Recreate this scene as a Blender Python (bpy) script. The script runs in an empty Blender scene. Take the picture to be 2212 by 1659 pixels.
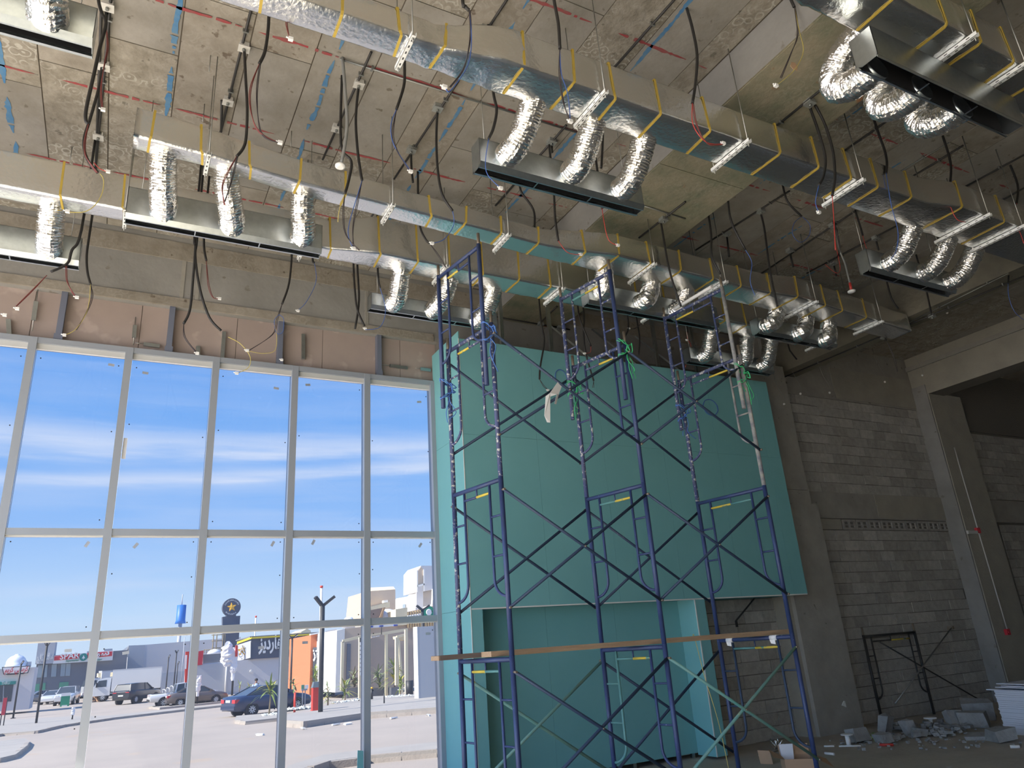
import bpy, bmesh, math, random
from mathutils import Vector, Matrix, noise as mnoise
rnd = random.Random(7)
S = bpy.context.scene
COL = S.collection
PI = math.pi
V = Vector

# ------------------------------------------------------------------ camera
CAM_F, CAM_YAW, CAM_PITCH, CAM_ROLL, EYE = 1565.0, 0.509311, 0.344245, -0.0714246, 1.8
cy, sy, cp, sp = math.cos(CAM_YAW), math.sin(CAM_YAW), math.cos(CAM_PITCH), math.sin(CAM_PITCH)
FWD = V((sy * cp, cy * cp, sp)); R0 = V((cy, -sy, 0)); U0 = R0.cross(FWD)
RT = R0 * math.cos(CAM_ROLL) + U0 * math.sin(CAM_ROLL)
UP = U0 * math.cos(CAM_ROLL) - R0 * math.sin(CAM_ROLL)
EYEP = V((0, 0, EYE))
cam_data = bpy.data.cameras.new('camera'); cam_data.sensor_width = 36.0
cam_data.lens = CAM_F * 36.0 / 2212.0; cam_data.clip_start = 0.05; cam_data.clip_end = 2000
cam = bpy.data.objects.new('camera', cam_data); COL.objects.link(cam)
cam.matrix_world = Matrix(((RT.x, UP.x, -FWD.x, 0), (RT.y, UP.y, -FWD.y, 0), (RT.z, UP.z, -FWD.z, EYE), (0, 0, 0, 1)))
S.camera = cam

# ------------------------------------------------------------------ sky, sun, exposure
S.view_settings.view_transform = 'Standard'; S.view_settings.look = 'None'
S.view_settings.gamma = 1.0; S.view_settings.use_curve_mapping = False
S.view_settings.exposure = 0.0
S.cycles.max_bounces = 10; S.cycles.diffuse_bounces = 6; S.cycles.glossy_bounces = 4
S.cycles.transparent_max_bounces = 12; S.cycles.sample_clamp_indirect = 6.0
S.cycles.caustics_reflective = True; S.cycles.caustics_refractive = False
S.cycles.use_denoising = True
SKY_GAIN, SUN_POWER, GLASS_T = 4.5, 36.0, 0.21

world = bpy.data.worlds.new('daylight_sky'); S.world = world; world.use_nodes = True
nt = world.node_tree; nt.nodes.clear()
def wn(t, **k):
    n = nt.nodes.new(t)
    for a, b in k.items(): setattr(n, a, b)
    return n
tc = wn('ShaderNodeTexCoord'); sep = wn('ShaderNodeSeparateXYZ'); nt.links.new(tc.outputs['Generated'], sep.inputs[0])
ramp = wn('ShaderNodeValToRGB'); nt.links.new(sep.outputs['Z'], ramp.inputs[0])
el = ramp.color_ramp.elements
el[0].position = 0.0; el[0].color = (0.66, 0.79, 0.97, 1)
el[1].position = 0.42; el[1].color = (0.115, 0.34, 0.86, 1)
for p_, c_ in ((0.06, (0.54, 0.74, 0.99, 1)), (0.17, (0.295, 0.535, 0.975, 1)), (0.30, (0.165, 0.42, 0.93, 1))):
    e_ = el.new(p_); e_.color = c_
# thin cirrus drawn out along the horizon
mp = wn('ShaderNodeMapping'); mp.inputs['Scale'].default_value = (1.1, 1.1, 13.0); mp.inputs['Rotation'].default_value = (0.03, -0.02, 0.4)
nt.links.new(tc.outputs['Generated'], mp.inputs['Vector'])
nz = wn('ShaderNodeTexNoise'); nz.inputs['Scale'].default_value = 1.5; nz.inputs['Detail'].default_value = 6; nz.inputs['Roughness'].default_value = 0.55
nt.links.new(mp.outputs[0], nz.inputs['Vector'])
cr = wn('ShaderNodeValToRGB'); cr.color_ramp.elements[0].position = 0.50; cr.color_ramp.elements[1].position = 0.78
cr.color_ramp.elements[1].color = (0.42, 0.42, 0.42, 1); nt.links.new(nz.outputs['Fac'], cr.inputs[0])
mx = wn('ShaderNodeMix', data_type='RGBA'); nt.links.new(cr.outputs[0], mx.inputs[0]); nt.links.new(ramp.outputs[0], mx.inputs[6])
mx.inputs[7].default_value = (0.72, 0.80, 0.97, 1)
def mth(op, a, b=None, c=None):
    n = wn('ShaderNodeMath', operation=op)
    for i, k in enumerate((a, b, c)):
        if k is None: continue
        if isinstance(k, (int, float)): n.inputs[i].default_value = k
        else: nt.links.new(k, n.inputs[i])
    return n.outputs[0]
nw = wn('ShaderNodeTexNoise'); nw.inputs['Scale'].default_value = 7.0; nw.inputs['Detail'].default_value = 5; nt.links.new(mp.outputs[0], nw.inputs['Vector'])
prev = mx.outputs[2]
for zc0, slope, width, wob, gain in ((0.259, 0.0, 0.016, 0.030, 0.62), (0.219, 0.05, 0.007, 0.016, 0.60), (0.318, 0.0, 0.026, 0.04, 0.12)):
    off = mth('MULTIPLY_ADD', nw.outputs['Fac'], wob, -wob * 0.5)
    zz = mth('ADD', mth('SUBTRACT', mth('MULTIPLY_ADD', sep.outputs['X'], -slope, sep.outputs['Z']), zc0), off)
    gss = mth('POWER', 2.718, mth('MULTIPLY', mth('POWER', mth('ABSOLUTE', mth('DIVIDE', zz, width)), 2.0), -1.0))
    f_ = mth('MULTIPLY', gss, mth('MULTIPLY', nw.outputs['Fac'], gain * 1.9))
    mm = wn('ShaderNodeMix', data_type='RGBA'); mm.clamp_factor = True; nt.links.new(f_, mm.inputs[0]); nt.links.new(prev, mm.inputs[6]); mm.inputs[7].default_value = (0.74, 0.82, 0.99, 1); prev = mm.outputs[2]
bg = wn('ShaderNodeBackground'); bg.inputs['Strength'].default_value = SKY_GAIN
nt.links.new(prev, bg.inputs['Color'])
wo = wn('ShaderNodeOutputWorld'); nt.links.new(bg.outputs[0], wo.inputs[0])

sun_data = bpy.data.lights.new('sun', 'SUN'); sun_data.energy = SUN_POWER; sun_data.angle = 0.012; sun_data.color = (1.0, 0.93, 0.82)
sun = bpy.data.objects.new('sun', sun_data); COL.objects.link(sun)
SUN_DIR = V((-math.cos(math.radians(40)), -0.04, math.sin(math.radians(40)))).normalized()
sun.rotation_euler = SUN_DIR.to_track_quat('Z', 'Y').to_euler(); sun.location = (-20, 0, 30)

# ------------------------------------------------------------------ pixel rays onto real planes
def ray(x, y):
    return RT * ((x - 1106.0) / CAM_F) - UP * ((y - 829.5) / CAM_F) + FWD
def onY(x, y, Y):
    d = ray(x, y); return EYEP + d * (Y / d.y)
def onX(x, y, X):
    d = ray(x, y); return EYEP + d * (X / d.x)
def onZ(x, y, z):
    d = ray(x, y); return EYEP + d * ((z - EYE) / d.z)
G0, GS = -0.2, 0.0145                         # the street falls away gently from the building
GY = 60.0
def gz(Y): return G0 - GS * min(Y, GY)
def onG(x, y):
    d = ray(x, y); p = EYEP + d * ((G0 - EYE) / (d.z + GS * d.y))
    if p.y > GY or d.z + GS * d.y >= 0: p = EYEP + d * ((G0 - GS * GY - EYE) / d.z)
    return p

# ------------------------------------------------------------------ materials
def mat(name, base, rough=0.7, metal=0.0, var=None, vscale=4.0, bump=0.0, bscale=20.0, spots=None, sscale=30.0, sthr=0.62, emit=None, detail=5, stretch=None, spec=None):
    m = bpy.data.materials.new(name); m.use_nodes = True
    t = m.node_tree; b = t.nodes['Principled BSDF']
    b.inputs['Base Color'].default_value = (*base, 1); b.inputs['Roughness'].default_value = rough; b.inputs['Metallic'].default_value = metal
    if spec is not None: b.inputs['Specular IOR Level'].default_value = spec
    L = t.links.new
    co = t.nodes.new('ShaderNodeTexCoord'); src = co.outputs['Object']
    geo = t.nodes.new('ShaderNodeNewGeometry'); src = geo.outputs['Position']
    if stretch:
        mpn = t.nodes.new('ShaderNodeMapping'); mpn.inputs['Scale'].default_value = stretch; L(src, mpn.inputs['Vector']); src = mpn.outputs[0]
    last = None
    if var:
        n = t.nodes.new('ShaderNodeTexNoise'); n.inputs['Scale'].default_value = vscale; n.inputs['Detail'].default_value = detail; n.inputs['Roughness'].default_value = 0.6
        L(src, n.inputs['Vector'])
        r = t.nodes.new('ShaderNodeMapRange'); r.inputs['From Min'].default_value = 0.3; r.inputs['From Max'].default_value = 0.7; L(n.outputs['Fac'], r.inputs['Value'])
        x = t.nodes.new('ShaderNodeMix'); x.data_type = 'RGBA'; L(r.outputs[0], x.inputs[0])
        x.inputs[6].default_value = (*base, 1); x.inputs[7].default_value = (*var, 1); last = x.outputs[2]
    if spots:
        n2 = t.nodes.new('ShaderNodeTexNoise'); n2.inputs['Scale'].default_value = sscale; n2.inputs['Detail'].default_value = 3; L(src, n2.inputs['Vector'])
        r2 = t.nodes.new('ShaderNodeMapRange'); r2.inputs['From Min'].default_value = sthr; r2.inputs['From Max'].default_value = sthr + 0.05; L(n2.outputs['Fac'], r2.inputs['Value'])
        x2 = t.nodes.new('ShaderNodeMix'); x2.data_type = 'RGBA'; L(r2.outputs[0], x2.inputs[0])
        if last: L(last, x2.inputs[6])
        else: x2.inputs[6].default_value = (*base, 1)
        x2.inputs[7].default_value = (*spots, 1); last = x2.outputs[2]
    if last: L(last, b.inputs['Base Color'])
    if bump:
        n3 = t.nodes.new('ShaderNodeTexNoise'); n3.inputs['Scale'].default_value = bscale; n3.inputs['Detail'].default_value = 4; L(src, n3.inputs['Vector'])
        bp = t.nodes.new('ShaderNodeBump'); bp.inputs['Strength'].default_value = bump; bp.inputs['Distance'].default_value = 0.02
        L(n3.outputs['Fac'], bp.inputs['Height']); L(bp.outputs[0], b.inputs['Normal'])
    if emit:
        b.inputs['Emission Color'].default_value = (*base, 1); b.inputs['Emission Strength'].default_value = emit
    return m
M = {}
M['ceil_smooth'] = mat('cast_concrete_smooth', (0.345, 0.325, 0.288), 0.85, var=(0.24, 0.222, 0.186), vscale=2.4, bump=0.25, bscale=14, spots=(0.17, 0.15, 0.12), sscale=9, sthr=0.67)
M['ceil_rough'] = mat('cast_concrete_imprinted', (0.345, 0.315, 0.26), 0.88, var=(0.20, 0.18, 0.14), vscale=6.5, bump=0.7, bscale=16, spots=(0.17, 0.155, 0.125), sscale=9, sthr=0.66)
M['ceil_warm'] = mat('cast_concrete_warm', (0.335, 0.305, 0.255), 0.85, var=(0.225, 0.20, 0.16), vscale=4, bump=0.4, bscale=12, spots=(0.15, 0.12, 0.09), sscale=7, sthr=0.66)
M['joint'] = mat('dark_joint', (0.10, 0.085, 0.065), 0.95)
M['soffit'] = mat('stained_soffit_concrete', (0.33, 0.285, 0.20), 0.85, var=(0.17, 0.19, 0.125), vscale=2.6, bump=0.5, bscale=12, spots=(0.30, 0.155, 0.075), sscale=3.4, sthr=0.64)
M['beam'] = mat('beam_concrete', (0.32, 0.315, 0.295), 0.85, var=(0.235, 0.23, 0.215), vscale=1.4, bump=0.3, bscale=9, spots=(0.20, 0.185, 0.16), sscale=5, sthr=0.66)
M['column'] = mat('column_concrete', (0.36, 0.345, 0.305), 0.9, var=(0.27, 0.26, 0.23), vscale=2.2, bump=0.4, bscale=8, spots=(0.09, 0.085, 0.075), sscale=6, sthr=0.68)
M['beamdark'] = mat('toned_down_beam_concrete', (0.20, 0.185, 0.14), 0.9, var=(0.13, 0.12, 0.095), vscale=2.0, bump=0.4, bscale=9)  # darker concrete tone, chosen to bring down this beam's brightness
M['plaster'] = mat('grey_plaster', (0.37, 0.35, 0.29), 0.9, var=(0.30, 0.285, 0.24), vscale=2, bump=0.3)
for i, c in enumerate(((0.44, 0.425, 0.38), (0.385, 0.37, 0.33), (0.50, 0.485, 0.435))):
    M['block%d' % i] = mat('concrete_block_%d' % i, c, 0.95, var=tuple(k * 0.75 for k in c), vscale=9, bump=0.6, bscale=40)
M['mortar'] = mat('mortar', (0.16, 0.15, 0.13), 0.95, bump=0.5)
M['floor'] = mat('dusty_screed', (0.46, 0.42, 0.35), 0.9, var=(0.34, 0.31, 0.255), vscale=1.1, bump=0.4, bscale=12, spots=(0.5, 0.5, 0.48), sscale=3, sthr=0.68)
M['gyp'] = mat('green_gypsum_board', (0.195, 0.455, 0.465), 0.75, var=(0.18, 0.43, 0.44), vscale=1.5, spec=0.25)
M['gypjoint'] = mat('gypsum_joint_line', (0.12, 0.33, 0.31), 0.8)
M['bead'] = mat('white_corner_bead', (0.72, 0.74, 0.70), 0.5)
M['foil'] = mat('foil_faced_insulation', (0.86, 0.87, 0.86), 0.24, 1.0, bump=0.22, bscale=26)
M['flex'] = mat('crinkled_foil', (0.90, 0.89, 0.86), 0.16, 1.0, bump=0.5, bscale=34)
M['galv'] = mat('galvanised_sheet', (0.62, 0.67, 0.68), 0.30, 1.0, var=(0.52, 0.57, 0.58), vscale=14, bump=0.03, bscale=30)
M['galvdark'] = mat('black_inner_sheet', (0.03, 0.03, 0.032), 0.6)
M['strap'] = mat('yellow_strap', (0.50, 0.36, 0.06), 0.55)
M['white_steel'] = mat('white_slotted_channel', (0.80, 0.82, 0.80), 0.45)
M['slot'] = mat('dark_slot', (0.05, 0.05, 0.05), 0.8)
M['rod'] = mat('threaded_rod', (0.42, 0.42, 0.39), 0.4, 0.9)
M['black'] = mat('black_corrugated_plastic', (0.022, 0.021, 0.020), 0.5)
M['greyflex'] = mat('grey_flexible_conduit', (0.30, 0.31, 0.30), 0.45, 0.3)
M['pipe'] = mat('black_conduit', (0.035, 0.034, 0.032), 0.5)
M['gpipe'] = mat('galvanised_conduit', (0.28, 0.29, 0.27), 0.45, 0.7)
M['jbox'] = mat('galvanised_junction_box', (0.40, 0.42, 0.40), 0.45, 0.5)
M['jboxw'] = mat('pale_junction_box', (0.62, 0.61, 0.56), 0.6)
M['wred'] = mat('red_wire', (0.55, 0.05, 0.04), 0.4); M['wblue'] = mat('blue_wire', (0.06, 0.14, 0.45), 0.4)
M['wyel'] = mat('yellow_wire', (0.60, 0.50, 0.15), 0.4); M['wblk'] = mat('dark_wire', (0.05, 0.04, 0.045), 0.4)
M['wmar'] = mat('maroon_wire', (0.20, 0.05, 0.045), 0.4)
M['conn'] = mat('white_connector', (0.85, 0.85, 0.82), 0.4)
M['red_chalk'] = mat('red_marking_paint', (0.36, 0.04, 0.05), 0.9, var=(0.24, 0.10, 0.09), vscale=12)
M['blue_chalk'] = mat('blue_marking_paint', (0.05, 0.19, 0.40), 0.9, var=(0.13, 0.24, 0.34), vscale=10)
M['scblue'] = mat('blue_scaffold_paint', (0.035, 0.058, 0.16), 0.45, var=(0.028, 0.047, 0.12), vscale=8, spots=(0.50, 0.52, 0.55), sscale=34, sthr=0.73)
M['scworn'] = mat('worn_splattered_scaffold_paint', (0.035, 0.055, 0.17), 0.55, var=(0.07, 0.085, 0.15), vscale=14, spots=(0.46, 0.46, 0.43), sscale=26, sthr=0.575)
M['scwhite'] = mat('paint_crusted_scaffold', (0.40, 0.39, 0.34), 0.7, var=(0.13, 0.14, 0.18), vscale=10, spots=(0.33, 0.09, 0.06), sscale=5, sthr=0.72)
M['brace'] = mat('dark_brace_steel', (0.028, 0.05, 0.095), 0.5, spots=(0.30, 0.32, 0.32), sscale=24, sthr=0.72)
M['bracegreen'] = mat('turquoise_brace_paint', (0.13, 0.34, 0.29), 0.55, var=(0.20, 0.32, 0.26), vscale=8, spots=(0.45, 0.38, 0.10), sscale=5, sthr=0.7)
M['scyellow'] = mat('yellow_painted_tube', (0.62, 0.48, 0.06), 0.5, spots=(0.10, 0.28, 0.25), sscale=9, sthr=0.6)
M['scgreen'] = mat('teal_painted_tube', (0.10, 0.26, 0.25), 0.5)
M['pin'] = mat('bare_steel_pin', (0.24, 0.20, 0.15), 0.5, 0.5)
M['wood'] = mat('scaffold_timber', (0.46, 0.32, 0.20), 0.8, var=(0.36, 0.235, 0.135), vscale=3, bump=0.3, bscale=10, stretch=(1, 14, 14))
M['wooddark'] = mat('weathered_timber', (0.20, 0.15, 0.12), 0.85, var=(0.13, 0.10, 0.085), vscale=3, stretch=(1, 14, 14))
M['rope_g'] = mat('green_rope', (0.06, 0.50, 0.20), 0.6); M['rope_b'] = mat('blue_rope', (0.08, 0.20, 0.55), 0.6)
M['paper'] = mat('white_paper', (0.82, 0.82, 0.80), 0.8)
M['alu'] = mat('grey_coated_aluminium', (0.33, 0.36, 0.40), 0.4, 0.15)
M['aluw'] = mat('pale_inner_frame', (0.55, 0.55, 0.53), 0.45)
M['fascia'] = mat('brown_cement_board', (0.40, 0.325, 0.285), 0.85, var=(0.35, 0.285, 0.255), vscale=1.6, spots=(0.45, 0.37, 0.33), sscale=2.5, sthr=0.62)
M['post'] = mat('grey_blue_steel_post', (0.17, 0.19, 0.25), 0.5, 0.2)
M['dot'] = mat('black_glass_pad', (0.02, 0.02, 0.025), 0.6); M['stick'] = mat('grey_glass_label', (0.34, 0.37, 0.42), 0.6)
M['card'] = mat('corrugated_cardboard', (0.46, 0.30, 0.185), 0.85, var=(0.42, 0.27, 0.165), vscale=5)
M['rubble'] = mat('broken_concrete', (0.34, 0.34, 0.33), 0.95, var=(0.24, 0.24, 0.23), vscale=8, bump=0.7)
M['gypsumwhite'] = mat('white_board_stack', (0.62, 0.65, 0.72), 0.8)
M['asphalt'] = mat('dusty_asphalt', (0.42, 0.365, 0.315), 0.95, var=(0.36, 0.315, 0.275), vscale=0.35, bump=0.3, bscale=25, spots=(0.42, 0.34, 0.27), sscale=0.5, sthr=0.64)
M['pave'] = mat('pavement_concrete', (0.40, 0.375, 0.345), 0.95, var=(0.34, 0.32, 0.295), vscale=1.2, bump=0.3)
M['kerb'] = mat('kerb_concrete', (0.41, 0.37, 0.33), 0.95, var=(0.33, 0.295, 0.265), vscale=2.5, bump=0.4)
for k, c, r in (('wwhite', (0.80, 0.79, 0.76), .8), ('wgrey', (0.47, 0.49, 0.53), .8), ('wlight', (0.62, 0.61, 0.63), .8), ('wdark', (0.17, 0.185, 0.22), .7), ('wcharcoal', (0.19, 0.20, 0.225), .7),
                ('wbeige', (0.60, 0.48, 0.37), .85), ('wcream', (0.80, 0.69, 0.47), .8), ('wtan', (0.47, 0.38, 0.31), .85), ('worange', (0.62, 0.20, 0.09), .85), ('tyellow', (0.75, 0.60, 0.05), .6),
                ('signred', (0.60, 0.04, 0.06), .5), ('signgreen', (0.02, 0.30, 0.17), .5), ('signteal', (0.02, 0.25, 0.22), .5), ('signblue', (0.03, 0.17, 0.55), .5), ('signnavy', (0.09, 0.105, 0.15), .6),
                ('gold', (0.85, 0.48, 0.05), .5), ('lampblack', (0.028, 0.03, 0.035), .5), ('redpaint', (0.66, 0.05, 0.03), .45), ('greycap', (0.14, 0.18, 0.21), .5), ('film', (0.78, 0.79, 0.82), .5),
                ('pot', (0.20, 0.20, 0.21), .8), ('soil', (0.30, 0.235, 0.18), .95), ('tyre', (0.02, 0.02, 0.022), .8), ('rim', (0.62, 0.64, 0.66), .35), ('glassdark', (0.06, 0.075, 0.095), .12),
                ('taillight', (0.50, 0.03, 0.04), .3), ('headlight', (0.75, 0.78, 0.8), .2), ('plate', (0.75, 0.75, 0.72), .5), ('chrome', (0.6, 0.6, 0.6), .3), ('skin', (0.28, 0.16, 0.10), .6), ('hair', (0.02, 0.017, 0.015), .7),
                ('shirt', (0.42, 0.55, 0.75), .8), ('trousers', (0.05, 0.06, 0.09), .8), ('winpane', (0.30, 0.37, 0.42), .2), ('greenpane', (0.10, 0.33, 0.22), .4), ('slatwood', (0.66, 0.47, 0.24), .75), ('brownslat', (0.26, 0.20, 0.17), .8),
                ('tank', (0.72, 0.77, 0.85), .6), ('stem', (0.28, 0.23, 0.15), .9), ('signwhite', (0.82, 0.83, 0.82), .5), ('bluetrim', (0.05, 0.10, 0.42), .6), ('dirt', (0.52, 0.34, 0.23), .95)):
    M[k] = mat(k + '_finish', c, r)
M['leaf'] = mat('green_leaf', (0.17, 0.27, 0.06), 0.6, var=(0.30, 0.36, 0.09), vscale=3)
M['leafdry'] = mat('yellowed_leaf', (0.48, 0.42, 0.07), 0.6)
M['leafpale'] = mat('dusty_leaf', (0.24, 0.31, 0.16), 0.7, var=(0.33, 0.36, 0.2), vscale=3)
def swirl(m, light, amount):
    # imprint of the curled pattern on the plywood: rings round scattered points
    t = m.node_tree; b = t.nodes['Principled BSDF']; L = t.links.new; geo = t.nodes.new('ShaderNodeNewGeometry')
    nz_ = t.nodes.new('ShaderNodeTexNoise'); nz_.inputs['Scale'].default_value = 7; L(geo.outputs['Position'], nz_.inputs['Vector'])
    ad = t.nodes.new('ShaderNodeVectorMath'); ad.operation = 'MULTIPLY_ADD'; L(nz_.outputs['Color'], ad.inputs[0]); ad.inputs[1].default_value = (0.07, 0.07, 0); L(geo.outputs['Position'], ad.inputs[2])
    vo = t.nodes.new('ShaderNodeTexVoronoi'); vo.inputs['Scale'].default_value = 8.5; L(ad.outputs[0], vo.inputs['Vector'])
    si = t.nodes.new('ShaderNodeMath'); si.operation = 'MULTIPLY'; si.inputs[1].default_value = 17; L(vo.outputs['Distance'], si.inputs[0])
    sn = t.nodes.new('ShaderNodeMath'); sn.operation = 'SINE'; L(si.outputs[0], sn.inputs[0])
    mr = t.nodes.new('ShaderNodeMapRange'); mr.inputs['From Min'].default_value = 0.45; mr.inputs['From Max'].default_value = 0.8; L(sn.outputs[0], mr.inputs['Value'])
    n2 = t.nodes.new('ShaderNodeTexNoise'); n2.inputs['Scale'].default_value = 2.3; L(geo.outputs['Position'], n2.inputs['Vector'])
    m2 = t.nodes.new('ShaderNodeMapRange'); m2.inputs['From Min'].default_value = 0.42; m2.inputs['From Max'].default_value = 0.6; L(n2.outputs['Fac'], m2.inputs['Value'])
    mu = t.nodes.new('ShaderNodeMath'); mu.operation = 'MULTIPLY'; L(mr.outputs[0], mu.inputs[0]); L(m2.outputs[0], mu.inputs[1])
    am = t.nodes.new('ShaderNodeMath'); am.operation = 'MULTIPLY'; am.inputs[1].default_value = amount; L(mu.outputs[0], am.inputs[0])
    mx_ = t.nodes.new('ShaderNodeMix'); mx_.data_type = 'RGBA'; old = b.inputs['Base Color'].links[0].from_socket
    L(am.outputs[0], mx_.inputs[0]); L(old, mx_.inputs[6]); mx_.inputs[7].default_value = (*light, 1); L(mx_.outputs[2], b.inputs['Base Color'])
swirl(M['ceil_rough'], (0.46, 0.44, 0.385), 0.75); swirl(M['ceil_warm'], (0.40, 0.375, 0.32), 0.3); swirl(M['soffit'], (0.37, 0.34, 0.26), 0.35)
def carpaint(n, c):
    m = mat(n, c, 0.3, 0.25); m.node_tree.nodes['Principled BSDF'].inputs['Coat Weight'].default_value = 0.6
    return m
M['navy'] = carpaint('navy_car_paint', (0.025, 0.045, 0.11)); M['bronze'] = carpaint('bronze_car_paint', (0.15, 0.125, 0.115))
M['suvblack'] = carpaint('black_car_paint', (0.03, 0.035, 0.045)); M['carwhite'] = carpaint('white_car_paint', (0.72, 0.73, 0.74)); M['cargrey'] = carpaint('grey_car_paint', (0.22, 0.23, 0.25))
# glass with a tint added to dim the street outside: passes a share of the light straight through, mirrors a little
gm = bpy.data.materials.new('tinted_dimming_glass'); gm.use_nodes = True; gt = gm.node_tree; gt.nodes.clear()
tr = gt.nodes.new('ShaderNodeBsdfTransparent'); tr.inputs[0].default_value = (GLASS_T * 0.99, GLASS_T, GLASS_T * 1.01, 1)
gl = gt.nodes.new('ShaderNodeBsdfGlossy'); gl.inputs['Roughness'].default_value = 0.02; gl.inputs[0].default_value = (0.5, 0.55, 0.6, 1)
fr = gt.nodes.new('ShaderNodeFresnel'); fr.inputs[0].default_value = 1.35
tl = gt.nodes.new('ShaderNodeBsdfTranslucent'); tl.inputs[0].default_value = (0.75, 0.76, 0.8, 1)     # pale haze veil over the street, put into the glass colour
md = gt.nodes.new('ShaderNodeMixShader'); md.inputs[0].default_value = 0.02
gt.links.new(tr.outputs[0], md.inputs[1]); gt.links.new(tl.outputs[0], md.inputs[2])
mg = gt.nodes.new('ShaderNodeMixShader'); go = gt.nodes.new('ShaderNodeOutputMaterial')
gt.links.new(fr.outputs[0], mg.inputs[0]); gt.links.new(md.outputs[0], mg.inputs[1]); gt.links.new(gl.outputs[0], mg.inputs[2]); gt.links.new(mg.outputs[0], go.inputs[0])
M['glass'] = gm

# ------------------------------------------------------------------ mesh and object helpers
def origin(o):
    p = V((0, 0, 0))
    while o is not None:
        p = p + o.location; o = o.parent
    return p
class MB:
    def __init__(s): s.v = []; s.f = []; s.m = []; s.sm = []
    def add(s, vs, fs, mi=0, smooth=False):
        b = len(s.v); s.v += [tuple(p) for p in vs]
        for f in fs: s.f.append(tuple(b + i for i in f)); s.m.append(mi); s.sm.append(smooth)
        return s
    def box(s, a, b, mi=0):
        x0, y0, z0 = a; x1, y1, z1 = b
        return s.add([(x0, y0, z0), (x1, y0, z0), (x1, y1, z0), (x0, y1, z0), (x0, y0, z1), (x1, y0, z1), (x1, y1, z1), (x0, y1, z1)],
                     [(0, 3, 2, 1), (4, 5, 6, 7), (0, 1, 5, 4), (1, 2, 6, 5), (2, 3, 7, 6), (3, 0, 4, 7)], mi)
    def hexa(s, lo, hi, mi=0):                        # two quads, same winding
        n = len(lo); vs = list(lo) + list(hi)
        fs = [tuple(reversed(range(n))), tuple(range(n, 2 * n))] + [(i, (i + 1) % n, n + (i + 1) % n, n + i) for i in range(n)]
        return s.add(vs, fs, mi)
    def prism(s, pts, d, mi=0):                       # polygon extruded by vector d
        d = V(d); return s.hexa([V(p) for p in pts], [V(p) + d for p in pts], mi)
    def bar(s, a, b, w, h, up=(0, 0, 1), mi=0):       # rectangular bar from a to b, w across, h along up
        a = V(a); b = V(b); t = (b - a).normalized(); u = V(up); u = (u - t * u.dot(t)).normalized(); r = t.cross(u)
        q = [r * (-w / 2) - u * (h / 2), r * (w / 2) - u * (h / 2), r * (w / 2) + u * (h / 2), r * (-w / 2) + u * (h / 2)]
        return s.hexa([a + k for k in q], [b + k for k in q], mi)
    def tube(s, pts, r, n=8, mi=0, cap=True, smooth=True):
        pts = [V(p) for p in pts]; m = len(pts); rs = r if isinstance(r, (list, tuple)) else [r] * m
        t0 = (pts[1] - pts[0]).normalized(); u = t0.orthogonal().normalized(); vs = []
        for i, p in enumerate(pts):
            a = pts[max(0, i - 1)]; c = pts[min(m - 1, i + 1)]; t = (c - a)
            t = t.normalized() if t.length > 1e-9 else t0
            u = (u - t * u.dot(t)); u = u.normalized() if u.length > 1e-6 else t.orthogonal().normalized()
            w = t.cross(u)
            for k in range(n):
                an = 2 * PI * k / n; vs.append(p + (u * math.cos(an) + w * math.sin(an)) * rs[i])
        fs = [(i * n + k, i * n + (k + 1) % n, (i + 1) * n + (k + 1) % n, (i + 1) * n + k) for i in range(m - 1) for k in range(n)]
        s.add(vs, fs, mi, smooth)
        if cap:
            b = len(s.v) - len(vs)
            s.f.append(tuple(b + k for k in reversed(range(n)))); s.m.append(mi); s.sm.append(False)
            s.f.append(tuple(b + (m - 1) * n + k for k in range(n))); s.m.append(mi); s.sm.append(False)
        return s
    def lathe(s, c, prof, n=16, mi=0, axis=(0, 0, 1)):  # prof: (radius, height)
        ax = V(axis).normalized(); u = ax.orthogonal().normalized(); w = ax.cross(u); c = V(c); vs = []
        for r, h in prof:
            for k in range(n):
                an = 2 * PI * k / n; vs.append(c + ax * h + (u * math.cos(an) + w * math.sin(an)) * r)
        m = len(prof)
        fs = [(i * n + k, i * n + (k + 1) % n, (i + 1) * n + (k + 1) % n, (i + 1) * n + k) for i in range(m - 1) for k in range(n)]
        s.add(vs, fs, mi, True); b = len(s.v) - len(vs)
        s.f.append(tuple(b + k for k in reversed(range(n)))); s.m.append(mi); s.sm.append(False)
        s.f.append(tuple(b + (m - 1) * n + k for k in range(n))); s.m.append(mi); s.sm.append(False)
        return s
    def build(s, name, mats, parent=None, loc=None):
        me = bpy.data.meshes.new(name)
        if loc is None:
            if parent is not None: loc = V((0, 0, 0))
            else:
                xs = [p[0] for p in s.v]; ys = [p[1] for p in s.v]; zs = [p[2] for p in s.v]
                loc = V(((min(xs) + max(xs)) / 2, (min(ys) + max(ys)) / 2, min(zs)))
        off = origin(parent) + V(loc) if parent is not None else V(loc)
        me.from_pydata([(p[0] - off.x, p[1] - off.y, p[2] - off.z) for p in s.v], [], s.f)
        if not isinstance(mats, (list, tuple)): mats = [mats]
        for k in mats: me.materials.append(M[k] if isinstance(k, str) else k)
        me.polygons.foreach_set('material_index', s.m); me.polygons.foreach_set('use_smooth', s.sm)
        me.update()
        o = bpy.data.objects.new(name, me); COL.objects.link(o); o.location = loc
        if parent is not None: o.parent = parent
        return o
def tag(o, label=None, cat=None, group=None, kind=None):
    if label: o['label'] = label
    if cat: o['category'] = cat
    if group: o['group'] = group
    if kind: o['kind'] = kind
    return o
def thing(name, label, cat, loc, group=None):
    o = bpy.data.objects.new(name, None); COL.objects.link(o); o.location = loc; o.empty_display_size = 0.1
    return tag(o, label, cat, group)
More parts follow.
